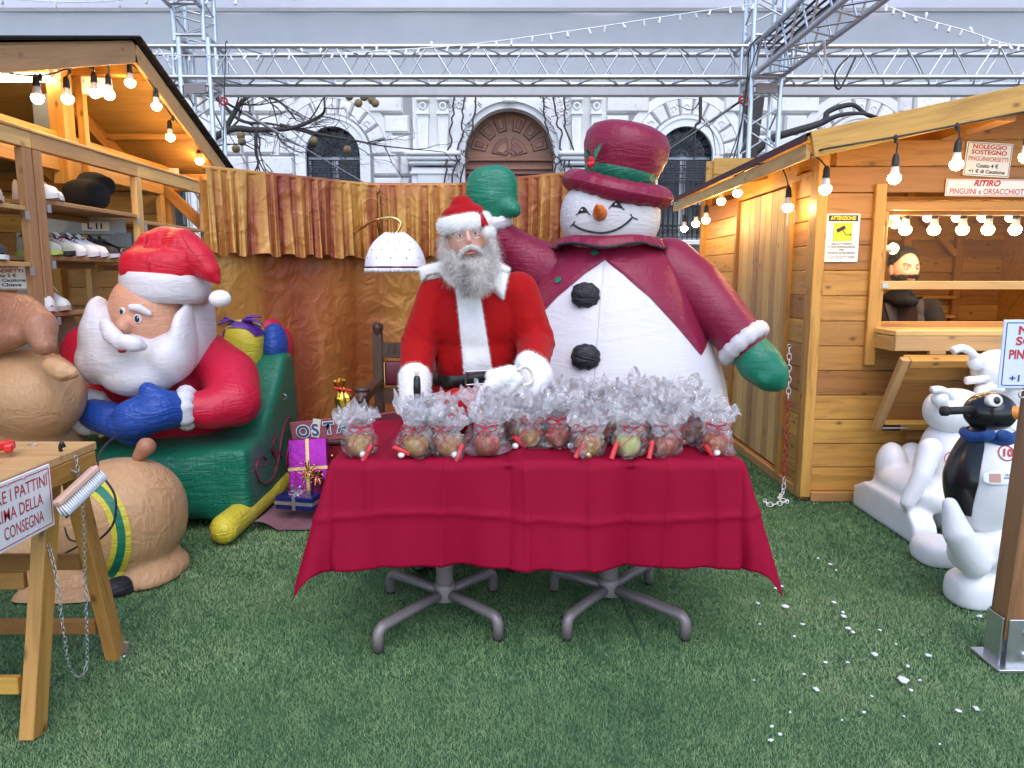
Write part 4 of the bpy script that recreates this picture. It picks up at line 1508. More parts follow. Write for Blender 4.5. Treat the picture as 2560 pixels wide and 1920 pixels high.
# hinged flap leaning under the counter
fl = thing("counter_flap", "plank flap folded down below the counter of the right hut", "flap", (2.2, 4.3, .6))
ft, fb = Vector((0, 4.17, .955)), Vector((0, 4.44, .50))
fu = (ft - fb); fn = Vector((0, -fu.z, fu.y)).normalized()
for k in range(3):
    a = fb + fu * (k + .5) / 3
    plank("flap_board", (2.22, a.y, a.z), (HR, a.y, a.z), .022, fu.length / 3 - .004, M['pine'], fl, up=fu)
for X in (2.215,):
    plank("flap_frame", Vector((X, 0, 0)) + fb + fn * .03, Vector((X, 0, 0)) + ft + fn * .03, .05, .04, M['pine_pale'], fl, up=fn)
plank("flap_frame", Vector((2.245, 0, 0)) + ft + fn * .03 - fu * .05, Vector((HR, 0, 0)) + ft + fn * .03 - fu * .05, .05, .04, M['pine'], fl, up=fn)
plank("flap_frame", Vector((2.245, 0, 0)) + fb + fn * .03 + fu * .05, Vector((HR, 0, 0)) + fb + fn * .03 + fu * .05, .05, .04, M['pine'], fl, up=fn)
plank("flap_support", (2.42, 4.47, .44), (HR, 4.47, .44), .05, .07, M['pine'], rh)
c = Vector((2.29, 0, 0)) + fb + fn * .055 + fu * .05
MB().box(c, (.10, .012, .035)).obj("bolt_plate", M['black'], fl, False)
rod("bolt", c + Vector((-.06, -.014, 0)), c + Vector((.09, -.014, 0)), .006, M['steel'], fl)
MB().box((2.44, 4.235, .965), (.09, .03, .018)).obj("hinge_block", M['pine_pale'], fl, False)
# inside: back wall, side wall, floor and ceiling battens
for z in zs:
    if z > 2.35: break
    plank("inner_plank", (HX + .06, HB - .05, z + PL / 2), (HR, HB - .05, z + PL / 2), .02, PL - .004, M['pine'], rh)
for x in (2.75, 3.15, 3.75, 4.25):
    plank("inner_post", (x, HB - .10, .05), (x, HB - .10, 2.4), .07, .05, M['pine'], rh, up=(0, 1, 0))
plank("inner_brace", (3.2, HB - .14, 1.1), (3.65, HB - .14, .7), .05, .05, M['pine'], rh)
plank("inner_brace", (3.75, HB - .14, 2.05), (4.2, HB - .14, 1.6), .05, .05, M['pine'], rh)
for z in (1.02, 1.2): plank("inner_shelf", (3.2, HB - .16, z), (4.2, HB - .16, z), .12, .03, M['pine'], rh)
MB().box(((HX + HR) / 2, (HY + HB) / 2, .04), (HR - HX - .1, HB - HY - .1, .03)).obj("hut_floor", M['larch'], rh, False)
MB().box((HR + .01, (HY + HB) / 2, 1.2), (.03, HB - HY, 2.4)).obj("side_panel", M['pine'], rh, False)
MB().box(((HX + HR) / 2, HB - .015, 1.25), (HR - HX, .03, 2.45)).obj("back_panel", M['pine'], rh, False)  # backing added to stop light leaking through the plank gaps
# lamps inside the window
me_in = bulb_mesh('bulb_in', M['bulb_in'])
lt = thing("lamp_batten", "batten of warm bulbs along the top of the counter window", "lights", (WX0, HY + .12, WZ1))
plank("batten", (WX0 + .02, HY + .11, WZ1 - .02), (HR, HY + .11, WZ1 - .02), .05, .03, M['pine_pale'], lt)
for ox in (1958, 2020, 2082, 2137, 2196, 2255, 2315):
    p = O(ox, 463, HY + .11)
    place("bulb", me_in, Matrix.Translation((p.x, p.y, WZ1 - .03 + .05)) @ Matrix.Scale(1.1, 4), lt)
for oy in (482, 537):
    p = O(1912, oy, HY + .11)
    place("bulb", me_in, Matrix.Translation((WX0 + .0, p.y, p.z)) @ Matrix.Rotation(-PI / 2, 4, 'Y') @ Matrix.Scale(1.0, 4), lt)

fill_batten = thing("lamp_batten", "added second batten of warm bulbs brightening the inside of the right hut", "lights", (WX0, 5.7, 1.96))  # added to brighten the interior, placed where pane reflections of the bulbs appear
plank("batten", (2.3, 5.7, 1.975), (HR - .05, 5.7, 1.975), .05, .03, M['pine_pale'], fill_batten)
for ox in (1932, 2004, 2066, 2122, 2182, 2245):
    p = O(ox, 470, 5.7)
    place("bulb", me_in, Matrix.Translation((p.x, 5.7, p.z + .124)), fill_batten)
# signs on the hut
s = Panel("warning_sign", "white video surveillance warning sign with yellow camera square", O(1819, 514, HY - .01), .202, .285, mat=M['signwhite'])
s.rect("header", 0, .115, .175, .036, M['blackprint'])
s.text("ATTENZIONE!", 0, .115, .03, M['yellow'], .15, .03).location.y -= .001
s.rect("picture", 0, .035, .112, .108, M['blackprint'])
s.rect("picture", 0, .035, .108, .104, M['yellow'], .002)
R = Matrix.Rotation(rad(-27), 3, 'Y')
MB().box(s.at(-.012, .052, .004), (.055, .001, .022), R).obj("camera_icon", M['blackprint'], s.t, False)
MB().tube([s.at(.0, .045, .004), s.at(.018, .018, .004), s.at(.045, .018, .004)], .0025, 5).obj("camera_icon", M['blackprint'], s.t)
MB().box(s.at(.047, .018, .004), (.003, .001, .02)).obj("camera_icon", M['blackprint'], s.t, False)
for k, (l, w) in enumerate((("AREA SOTTOPOSTA", .13), ("A VIDEOSORVEGLIANZA", .165), ("PER", .03), ("RAGIONI DI SICUREZZA", .165))):
    s.text(l, 0, -.036 - .0175 * k, .016, M['blackprint'], w)
s.text("Art. 13 del Codice in materia di protezione", 0, -.107, .009, M['blackprint'], .17)
s.text("dei dati personali (D. Lgs. n. 196/2003)", 0, -.118, .009, M['blackprint'], .16)
s.screws([(0, .137), (0, -.135)])
s = Panel("rental_sign", "white rental price sign with red and black lettering under the roof", O(2134, 345, HY - .012), .275, .195, roll=-.06)
s.border(.008, .0025, M['blackprint'])
for k, (l, w, m, z, b) in enumerate((("NOLEGGIO", .20, 'redprint', .034, .03), ("SOSTEGNO", .21, 'redprint', .034, .03), ("PINGUINI/ORSETTI", .235, 'redprint', .036, .006), ("Costo 4 €", .13, 'blackprint', .03, .03), ("+1 € di Cauzione", .215, 'blackprint', .028, .03))):
    s.text(l, 0, (.07, .039, .001, -.038, -.07)[k], z, M[m], w, b)
s = Panel("collection_sign", "long white sign with red italic heading above the counter window", O(2137, 406, HY - .014), .52, .10, roll=-.012)
s.border(.006, .0025, M['redprint'])
s.text("RITIRO", -.02, .024, .045, M['redprint'], .16, .04, .3)
s.text("PINGUINI e ORSACCHIOTTI", 0, -.023, .045, M['redprint'], .47, .015)
s.screws([(-.245, .01), (.245, .01)], .003)

festoon("warm bulb string along the roof edge of the right hut",
        [O(x, y, Y) for x, y, Y in ((1478, 493, 7.0), (1503, 483, 6.6), (1525, 475, 6.3), (1558, 434, 5.95), (1593, 416, 5.5), (1702, 447, 4.75), (1783, 408, 4.18), (1932, 384, 3.995), (2066, 354, 3.995), (2216, 338, 3.995))],
        [O(x, y, Y) for x, y, Y in ((1462, 440, 7.2), (1480, 440, 7.0), (1505, 430, 6.6), (1524, 424, 6.3), (1558, 400, 5.9), (1595, 378, 5.4), (1640, 355, 4.9), (1704, 352, 4.6), (1745, 335, 4.25), (1783, 322, 4.0), (1935, 296, 3.995), (2080, 268, 3.995), (2230, 238, 3.995))],
        M['bulb'], "festoon bulb strings on the huts")

# ------------------------------------------------------------------ left hut
GX = -2.5                              # plane of the open gable
lh = thing("wooden_hut", "open gabled pine hut on the left with bulbs along its roof edge", "hut", (GX, 5.14, 0))
AP = Vector((GX, 5.14, 2.93)); NE = Vector((GX, 2.9, 2.25)); FE = Vector((GX, 6.72, 2.30))
back = Vector((-3.2, 0, 0))
for a, b, nm in ((AP, NE, 0), (AP, FE, 1)):
    up = Vector((0, 0, .02))
    v = [a, b, b + back, a + back]
    rs = MB().add([p for p in v] + [p - up for p in v], [(0, 1, 2, 3), (4, 7, 6, 5), (0, 4, 5, 1), (1, 5, 6, 2), (2, 6, 7, 3), (3, 7, 4, 0)]).obj("roof", M['plywood'], lh, False)
    v = [p + Vector((.02, 0, .012)) for p in v]
    MB().add([p + Vector((0, 0, .022)) for p in v] + v, [(0, 1, 2, 3), (0, 4, 5, 1), (1, 5, 6, 2)]).obj("roof_felt", M['shingle'], rs, False)
    d = (b - a).normalized()
    # ragged shingle edge
    n = int((b - a).length / .16)
    for k in range(n):
        p = a + (b - a) * (k + .5) / n + Vector((.03, 0, .03))
        plank("shingle", p - d * .08, p + d * .083, .06, .007, M['shingle'], lh, up=Vector((0, -d.z, d.y)) if d.y > 0 else Vector((0, d.z, -d.y)), bevel=0)
    plank("verge_board", a + Vector((.012, 0, -.075)), b + Vector((.012, 0, -.075)), .024, .125, M['pine_grey'], lh)
    for k in range(1, 4):
        x = -.75 * k
        plank("rafter", a + Vector((x, 0, -.09)), b + Vector((x, 0, -.09)), .07, .12, M['pine'], lh)
    for q in (.18, .62):
        plank("batten", a.lerp(b, q) + Vector((-.05, 0, -.045)), a.lerp(b, q) + back + Vector((0, 0, -.045)), .07, .045, M['pine'], lh)
plank("ridge_beam", AP + Vector((-.03, 0, -.14)), AP + back + Vector((0, 0, -.14)), .08, .16, M['pine'], lh)
plank("king_post", (-2.95, 5.05, 2.0), (-2.95, 5.05, 2.85), .10, .12, M['pine'], lh, up=(0, 1, 0))
plank("king_post", (-2.88, 5.17, 2.0), (-2.88, 5.17, 2.85), .05, .05, M['pine'], lh, up=(0, 1, 0))
plank("tie_beam", (-3.0, 3.0, 2.28), (-3.0, 6.7, 2.28), .09, .10, M['pine'], lh)
plank("wall_plate", (GX - .05, 6.63, 2.2), (GX - 3.1, 6.63, 2.2), .12, .14, M['pine'], lh)
MB().box((GX - .42, 6.58, 2.25), (.09, .02, .14)).obj("nail_plate", M['bulbneck'], lh, False)
plank("inner_wall_board", (-5.6, 3.0, 2.35), (-5.6, 6.7, 2.35), .03, .9, M['plywood'], lh)
for z in np.arange(.1, 1.9, .16):
    plank("inner_plank", (-5.6, 3.0, z), (-5.6, 6.7, z), .03, .155, M['larch'], lh)
for z in np.arange(.1, 2.15, .16):
    plank("inner_plank", (-5.6, 6.66, z), (GX - .55, 6.66, z), .03, .155, M['larch'], lh)
MB().box((-5.64, 4.85, 1.2), (.03, 3.8, 2.5)).obj("back_panel", M['larch'], lh, False)  # added behind the inner planks so no light shows through
MB().box(((-5.6 + GX - .55) / 2, 6.70, 1.1), (5.6 + GX - .55, .03, 2.2)).obj("side_panel", M['larch'], lh, False)  # same added light stop behind the far side planks
for x in (GX - .06, GX - .5, GX - 1.5):
    plank("post", (x, 6.6, .0), (x, 6.6, 2.15), .09, .09, M['pine'], lh, up=(0, 1, 0))
plank("knee_brace", (GX - .1, 6.56, 1.75), (GX - .5, 6.56, 2.15), .05, .09, M['pine'], lh)
pb = thing("junction_box", "pale electrical junction box under the ridge of the left hut", "junction box", O(195, 185, 4.95))
q = O(192, 185, 4.95)
MB().box(q, (.075, .05, .11)).obj("box", M['bulbneck'], pb, False, bevel=.006)
MB().box(q + Vector((.065, .03, -.005)), (.055, .05, .115)).obj("lid", M['bulbneck'], pb, False, bevel=.005)
MB().ell(q + Vector((-.01, -.028, .02)), .009, 8, 6).obj("knob", M['steel'], pb)
st = thing("strip_light", "glowing strip light inside the left hut", "light", O(40, 167, 4.95))
MB().box(O(40, 167, 4.95), (.46, .06, .05)).obj("tube", M['tube'], st, False, bevel=.015)
MB().box(O(118, 160, 4.95), (.05, .07, .06)).obj("end_cap", M['bulbneck'], st, False, bevel=.01)
MB().box(O(118, 272, 5.3), (.26, .03, .42)).obj("grey_board", M['shutter'], lh, False)
festoon("warm bulb string along the gable of the left hut",
        [O(x, y, Y) for x, y, Y in ((81, 211, 4.2), (146, 213, 4.5), (205, 200, 4.75), (236, 204, 4.85), (281, 178, 5.13), (338, 229, 5.4), (368, 296, 5.8), (431, 347, 6.35))],
        [O(x, y, Y) for x, y, Y in ((-20, 152, 3.7), (60, 163, 4.1), (110, 160, 4.3), (150, 148, 4.5), (200, 138, 4.75), (240, 136, 4.85), (277, 136, 5.12), (310, 160, 5.25), (336, 196, 5.4), (368, 246, 5.75), (400, 280, 6.05), (431, 322, 6.3), (462, 352, 6.6))],
        M['bulb'], "festoon bulb strings on the huts")

# ------------------------------------------------------------------ curtain booth
CT = 2.03
cpath = [Vector((-1.86, 4.52, 0)), Vector((-1.80, 4.6, 0)), Vector((-1.10, 5.33, 0)), Vector((-.95, 5.40, 0)), Vector((-.36, 5.40, 0)), Vector((.32, 4.86, 0)), Vector((.45, 4.76, 0))]


def path_pts(path, n):
    L = [0]
    for a, b in zip(path, path[1:]): L.append(L[-1] + (b - a).length)
    out = []
    for i in range(n + 1):
        s = L[-1] * i / n
        k = max(j for j in range(len(L)) if L[j] <= s + 1e-9)
        k = min(k, len(path) - 2)
        t = (s - L[k]) / (L[k + 1] - L[k])
        p = path[k].lerp(path[k + 1], t)
        d = (path[k + 1] - path[k]).normalized()
        out.append((s, p, Vector((d.y, -d.x, 0))))
    return out, L[-1]


def drape(name, z0, z1, lam, amp0, amp1, off, n, m, parent, seed, wav=0.0, amp_z=0.02):
    pp, L = path_pts(cpath, n)
    r = np.random.default_rng(seed)
    step = np.interp(np.arange(n + 1), np.arange(0, n + 7, 6), r.uniform(.25, 2.1, len(np.arange(0, n + 7, 6))))
    ph = np.cumsum(step) * (2 * PI / lam) * (L / n)
    slant = np.interp(np.arange(n + 1), np.arange(0, n + 31, 30), r.uniform(-1.3, 1.3, len(np.arange(0, n + 31, 30))))
    w = np.interp(np.arange(n + 1), np.arange(0, n + 9, 8), r.uniform(.45, 1.35, len(np.arange(0, n + 9, 8))))
    A, fold = [], []
    for i, (s, p, nn) in enumerate(pp):
        row = []
        for j in range(m + 1):
            t = j / m
            a = (amp0 + (amp1 - amp0) * t) * w[i]
            sh = math.sin(ph[i] + slant[i] * t * (1 if lam < .3 else .3))
            k = (abs(sh) ** .8) * (1 if sh > 0 else -1)
            if lam < .3: k = .62 * k + .38 * math.sin(ph[i] * 2.37 + 1.3 + 2.2 * t * slant[i]) * (.4 + .6 * t) + .22 * math.sin(ph[i] * .43 + t * 2)
            z = z0 + (z1 - z0) * t
            if j == m: z += amp_z * math.sin(ph[i] * .5 + 1)
            q = p + nn * (off + a * k + wav * math.sin(s * 2.3 + z * 1.7) + wav * .6 * math.sin(s * 5.1 - z * 3.0))
            row.append(Vector((q.x, q.y, z)))
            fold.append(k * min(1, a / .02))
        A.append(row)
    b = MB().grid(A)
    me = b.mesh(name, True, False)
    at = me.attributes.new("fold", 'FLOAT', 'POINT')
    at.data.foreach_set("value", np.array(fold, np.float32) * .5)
    return link_mesh(name, me, M['silk' if name == 'valance' else 'silkpanel'], parent)


cu = thing("curtain_booth", "gold and wine silk curtain backdrop with gathered valance behind the chair", "curtain", (-.75, 5.4, 0))
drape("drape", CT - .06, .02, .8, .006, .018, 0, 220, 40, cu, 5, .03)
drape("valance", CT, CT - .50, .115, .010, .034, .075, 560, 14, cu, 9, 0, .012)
pp, L = path_pts(cpath, 40)
MB().tube([p + nn * .06 + Vector((0, 0, CT)) for s, p, nn in pp], .016, 8).obj("top_rail", M['silk'], cu)
for p in (cpath[1], cpath[2], cpath[5]):
    rod("frame_pole", p + Vector((0, .16, 0)), p + Vector((0, .16, CT - .03)), .018, M['steel'], cu)

# hanging lamp with lace shade
lc = O(854, 545, 4.55)
lm = thing("hanging_lamp", "white lace lampshade hanging from a curved brass arm before the curtain", "lamp", lc)
R0 = (O(919, 580, 4.55) - O(789, 580, 4.55)).length / 2
zt, zb = O(854, 505, 4.55).z, O(854, 582, 4.55).z
A = []
for i in range(97):
    a = 2 * PI * i / 96
    row = []
    for j in range(15):
        t = j / 14
        r = R0 * (.30 + .70 * math.sin(PI / 2 * t) ** .8) * (1 + .015 * math.sin(a * 8) * t)
        if t < .1: r *= 1 + .06 * math.sin(a * 26)
        row.append(Vector((lc.x + r * math.cos(a), lc.y + r * math.sin(a), zt + (zb - zt) * t ** 1.3 + (.01 * math.sin(a * 26) if j == 0 else 0))))
    A.append(row)
sh = MB().grid(A).obj("lampshade", M['lace'], lm)
for k in range(14):               # eyelet rows
    a = rad(200 + 10 * k)
    for j, t in enumerate((.35, .55, .75)):
        if (k + j) % 3: continue
        r = R0 * (.30 + .70 * math.sin(PI / 2 * t) ** .8) + .002
        MB().ell((lc.x + r * math.cos(a), lc.y + r * math.sin(a), zt + (zb - zt) * t ** 1.3), (.004, .003, .005), 6, 4).obj("eyelet", M['mortar'], sh)
MB().torus((lc.x, lc.y, zb + .012), R0 * 1.0, .006, 48, 6).obj("trim", M['redleather'], sh)
fr = MB()
for k in range(180):
    a = 2 * PI * k / 180
    p = Vector((lc.x + R0 * 1.01 * math.cos(a), lc.y + R0 * 1.01 * math.sin(a), zb + .006))
    fr.tube([p, p + Vector((random.uniform(-.004, .004), 0, -.024))], .003, 4)
tag(fr.obj("fringe", M['lace'], sh), kind="stuff")
MB().tube(catmull([lc + Vector((-.22, .25, .18)), O(815, 475, 4.6), O(845, 470, 4.56), O(866, 482, 4.55), Vector((lc.x + .01, lc.y, zt + .0))], 8), .009, 8).obj("arm", M['brass'], lm)
rod("stem", (lc.x + .01, lc.y, zt + .01), (lc.x + .01, lc.y, zb + .05), .01, M['brass'], lm)
MB().tube([lc + Vector((-.22, .25, .18)), lc + Vector((-.34, .55, .16)), Vector((-1.12, 5.3, lc.z + .15))], .009, 8).obj("arm_bracket", M['brass'], lm)

# ------------------------------------------------------------------ carved armchair (throne)
TYc = 4.55
ch = thing("carved_armchair", "dark carved wooden armchair with oxblood leather behind the person in red", "armchair", (-.50, TYc, 0))
x0, x1 = O(822, 900, TYc + .3).x, O(822, 900, TYc + .3).x + .62
yb, yf = TYc + .28, TYc - .28
zt = O(822, 700, yb).z
for x in (x0, x1):
    plank("back_post", (x, yb, 0), (x, yb, zt - .06), .06, .06, M['walnut'], ch, up=(0, 1, 0))
    MB().lathe([(.02, 0), (.034, .01), (.028, .03), (.036, .05), (.034, .075), (.012, .09)], 12, (x, yb, zt - .08)).obj("finial", M['walnut'], ch)
    MB().lathe([(.03, 0), (.035, .1), (.022, .16), (.034, .24), (.024, .36), (.036, .46), (.042, .5), (.03, .56), (.044, .60), (.046, .66), (.03, .69)], 12, (x, yf, 0)).obj("front_leg", M['walnut'], ch)
    hd = MB().ell((x, yf, .70), (.045, .05, .055)).ell((x, yf - .045, .685), (.022, .022, .02)).ell((x - .025, yf - .03, .715), (.014, .012, .014)).ell((x + .025, yf - .03, .715), (.014, .012, .014)).ell((x, yf, .745), (.05, .045, .02))
    link_mesh("lion_head", remesh(hd, .006, 2), M['walnut'], ch)
    plank("armrest", (x, yf + .03, .69), (x, yb, .72), .06, .045, M['walnut'], ch)
plank("crest_rail", (x0, yb, zt - .17), (x1, yb, zt - .17), .045, .10, M['walnut'], ch)
for k in range(12):
    MB().box((x0 + .06 + (x1 - x0 - .12) * k / 11, yb - .03, zt - .16), (.02, .012, .05)).obj("dentil", M['walnut'], ch, False)
plank("lower_rail", (x0, yb, .62), (x1, yb, .62), .045, .10, M['walnut'], ch)
MB().box(((x0 + x1) / 2, yb - .015, (zt - .24 + .69) / 2), (x1 - x0 - .08, .05, zt - .24 - .69)).obj("back_cushion", M['redleather'], ch, True, bevel=.02, bseg=3)
st_ = MB()
for k in range(26):
    for x in (x0 + .045, x1 - .045): st_.ell((x, yb - .045, .70 + (zt - .95) * k / 25), .006, 6, 4)
tag(st_.obj("studs", M['brass'], ch), kind="stuff")
MB().ell(((x0 + x1) / 2, TYc - .02, .49), (.33, .31, .07), 28, 12).obj("seat_cushion", M['redleather'], ch)
plank("seat_rail", (x0, yf, .42), (x1, yf, .42), .05, .09, M['walnut'], ch)
for x in (x0, x1): plank("seat_rail", (x, yf, .42), (x, yb, .42), .05, .09, M['walnut'], ch)

# ------------------------------------------------------------------ letter box, gifts, runner
pbx = thing("letter_box", "red wooden box with faded sign board lettered POSTA behind the table", "letter box", (-1.1, 4.62, 0))
LBY = 4.62
bl, br = O(630, 928, LBY), O(860, 905, LBY)
zt_, zb_ = O(690, 905, LBY).z, O(690, 948, LBY).z
plank("sign_board", (bl.x, LBY, (zt_ + zb_) / 2 - .028), (br.x + .05, LBY, (zt_ + zb_) / 2 + .05), .025, zt_ - zb_ + .01, M['boardred'], pbx)
tilt = math.atan2(.078, br.x + .05 - bl.x)
for ch_, ox in (("O", 657), ("S", 683), ("T", 712), ("A", 742)):
    for mat_, b_, of in ((M['lace'], .075, .0215), (M['letterblue'], .03, .0230)):
        me = text_mesh(ch_, .105, b_)
        c = O(ox, 932 - (ox - 657) * .14, LBY)
        me.transform(Matrix.Translation(c + Vector((0, -of, 0))) @ Matrix.Rotation(-tilt, 4, 'Y') @ Matrix.Rotation(PI / 2, 4, 'X'))
        link_mesh("letter", me, mat_, pbx)
MB().box(O(683, 925, LBY - .017), (.05, .006, .12), Matrix.Rotation(rad(8), 3, 'Y')).obj("paper_tag", M['rope'], pbx, False)
bx0, bx1 = bl.x + .02, br.x + .05
MB().box(((bx0 + bx1) / 2, LBY + .17, zb_ / 2 - .01), (bx1 - bx0, .34, zb_ - .05)).obj("box_body", M['redbox'], pbx, False, bevel=.01)
MB().box(((bx0 + bx1) / 2, LBY + .17, zb_ - .02), (bx1 - bx0 + .02, .38, .025)).obj("box_lid", M['walnut'], pbx, False, bevel=.005)
MB().ell(O(717, 985, LBY - .005), .012).obj("knob", M['brass'], pbx)


def ribbon_cross(p, R, w, h, d, mat, parent):
    e = .004
    MB().box(p, (.02, d + e, h + e), R).obj("ribbon", mat, parent, False)
    MB().box(p, (w + e * 1.5, d + e * 1.5, .02), R).obj("ribbon", mat, parent, False)


def gift(name, label, c, w, d, h, mat, rib, R):
    t = thing(name, label, "gift", (c.x, c.y, c.z - h / 2), "wrapped gifts beside the letter box")
    MB().box(c, (w, d, h), R).obj("wrapped_box", mat, t, False, bevel=.004)
    ribbon_cross(c, R, w, h, d, rib, t)
    return t


def bow(c, r, mat, parent, n=9, seed=1):
    rr = random.Random(seed)
    for k in range(n):
        a = 2 * PI * k / n + rr.uniform(-.2, .2)
        e = rr.uniform(-.2, .6)
        d = Vector((math.cos(a) * math.cos(e), -abs(math.sin(a)) * .5, math.sin(a) * math.cos(e) + .15))
        pts = [c, c + d * r * .6 + Vector((0, 0, r * .35)), c + d * r, c + d * r * .6 - Vector((0, 0, r * .15)), c]
        MB().tube(catmull(pts, 5), .006, 5, flat=.2).obj("bow_loop", mat, parent)


R = Matrix.Rotation(rad(-16), 3, 'X') @ Matrix.Rotation(rad(-4), 3, 'Y')
pc = O(668, 1012, 4.42)
gp = gift("gift_box", "tall magenta foil gift with gold ribbon leaning on the red letter box", pc, .235, .06, .36, M['pinkfoil'], M['brass'], R)
bow(O(665, 1018, 4.33), .06, M['goldfoil'], gp, 10, 3)
MB().tube(catmull([O(665, 1025, 4.3), O(655, 1045, 4.28), O(658, 1060, 4.2), O(648, 1072, 4.15)], 6), .006, 5, flat=.3).obj("bow_tail", M['goldfoil'], gp)
bc = O(648, 1080, 4.14)
gb = gift("gift_box", "flat navy blue foil gift with silver ribbon lying on the wine cloth", bc, .23, .15, .075, M['bluefoil'], M['steel'], Matrix.Rotation(rad(-12), 3, 'Z'))
bow(bc + Vector((-.01, -.03, .05)), .045, M['steel'], gb, 6, 8)
wc = O(686, 1048, 4.22)
gw = thing("gift_bottle", "slim wine-red foil wrapped gift with curled gold ribbon", "gift", (wc.x, wc.y, .02), "wrapped gifts beside the letter box")
MB().lathe([(.035, -.14), (.042, -.13), (.042, .03), (.024, .06), (.035, .09)], 14, wc).obj("wrapped_bottle", M['winefoil'], gw, False)
bow(wc + Vector((0, -.02, .05)), .05, M['goldfoil'], gw, 7, 5)
gc = O(740, 852, 4.75)
gg = thing("gold_bottle", "bottle wrapped in crumpled gold foil standing on the red letter box", "gift", (gc.x, gc.y, zb_))
prof = [(.05, -.16), (.062, -.14), (.058, -.02), (.03, .03), (.018, .05), (.032, .075), (.036, .09), (.02, .10)]
b = MB()
rg = random.Random(3)
vs_, seg = [], 18
b.lathe(prof, seg, gc, Matrix.Rotation(rad(-12), 3, 'Y'))
b.v = [(x + rg.uniform(-.006, .006), y + rg.uniform(-.006, .006), z + rg.uniform(-.006, .006)) for x, y, z in b.v]
b.obj("foil_wrap", M['goldfoil'], gg, False)
for k in range(9):
    MB().ell(gc + Vector((-.035 + .012 * k, -.035, .045 - .002 * k)), .011, 8, 6).obj("red_bead", M['redplastic'], gg)
# wine felt runner on the ground
a = [GO(545, 1150), GO(700, 1148), Vector((-.6, 5.3, 0)), Vector((-1.5, 5.3, 0))]
A = []
for i in range(41):
    row = []
    for j in range(31):
        u, v = i / 40, j / 30
        p = a[0].lerp(a[1], u).lerp(a[3].lerp(a[2], u), v)
        edge = (1 - v) ** 6
        p.z = .012 + .05 * edge * max(0, math.sin(u * 5.5 + 1.2)) + .006 * math.sin(u * 17) * math.sin(v * 11)
        row.append(p)
    A.append(row)
rn = MB().grid(A).obj("floor_cloth", M['winecloth'], None, origin=a[0])
tag(rn, "wine coloured felt cloth spread on the turf beside the sleigh", "cloth")

# ------------------------------------------------------------------ inflatable snowman
SC = Vector((.57, 4.2, 0)); FACE = rad(14); SYR = .80
sm = thing("inflatable_snowman", "tall inflatable snowman in wine coat, top hat and green mittens", "inflatable", SC)
zr = [(0, .42), (.06, .54), (.2, .62), (.4, .67), (.6, .68), (.85, .63), (1.08, .545), (1.25, .48), (1.38, .41), (1.48, .34), (1.56, .27), (1.62, .2)]


def rad_at(z): return float(np.interp(z, [a for a, b in zr], [b for a, b in zr]))


_zz = np.linspace(0, 1.62, 60)
_rr = np.interp(_zz, [a for a, b in zr], [b for a, b in zr])
for _ in range(6): _rr[1:-1] = (_rr[:-2] + _rr[1:-1] * 2 + _rr[2:]) / 4
def rad_at(z): return float(np.interp(z, _zz, _rr))


def sp(th, z, off=0.0):
    """th: angle from the front seam, positive to image right"""
    a = -PI / 2 - FACE + th
    r = rad_at(z) + off
    pk = .006 * math.exp(-((th / .05) ** 2))       # pucker of the front seam
    r -= pk
    return Vector((SC.x + r * math.cos(a), SC.y + r * SYR * math.sin(a), z))


A = [[sp(2 * PI * i / 120, .005 + 1.6 * j / 70) for j in range(71)] for i in range(120)]
body = MB().grid(A, True)
bo = body.obj("body", M['inf_white2'], sm)
MB().tube([sp(0, .1 + 1.36 * i / 60, .002) for i in range(61)], .004, 6).obj("seam", M['inf_white'], bo)
tl = [(0, 1.485), (15, 1.41), (32, 1.29), (47, 1.14), (61, .985), (70, 1.03), (80, 1.09), (110, 1.12), (180, 1.12)]


def zlow(th): return float(np.interp(abs(math.degrees(th)), [a for a, b in tl], [b for a, b in tl]))


A = []
for i in range(241):
    th = -PI + 2 * PI * i / 240
    z0 = zlow(th)
    A.append([sp(th, z0 + (1.585 - z0) * j / 24, .004 + .012 * min(1, j / 3)) for j in range(25)])
MB().grid(A).obj("coat", M['inf_wine'], sm)
# sleeves, cuffs, mittens
ra = MB().chain([O(1440, 585, 4.2), O(1500, 625, 4.1), O(1555, 680, 4.0), O(1603, 738, 3.95)], [.19, .165, .142, .125], 20)
link_mesh("sleeve", remesh(ra, .018, 10), M['inf_wine'], sm)
la = MB().chain([O(1205, 600, 4.25), O(1150, 570, 4.28), O(1105, 535, 4.25), O(1070, 500, 4.2)], [.19, .15, .115, .09], 20)
link_mesh("sleeve", remesh(la, .018, 10), M['inf_wine'], sm)


def puffy_cuff(c, axis, R0, r, parent, mat, n=48, waves=13, amp=.08, name="cuff"):
    q = Vector(axis).to_track_quat('Z', 'Y').to_matrix()
    A = []
    for i in range(n):
        a = 2 * PI * i / n
        row = []
        rr = r * (1 + amp * math.sin(a * waves) + amp * .6 * math.sin(a * waves * 1.7 + 1))
        for k in range(13):
            b = 2 * PI * k / 12
            row.append(Vector(c) + q @ Vector(((R0 + rr * math.cos(b)) * math.cos(a), (R0 + rr * math.cos(b)) * math.sin(a), rr * 1.05 * math.sin(b))))
        A.append(row)
    return MB().grid(A, True).obj(name, mat, parent)


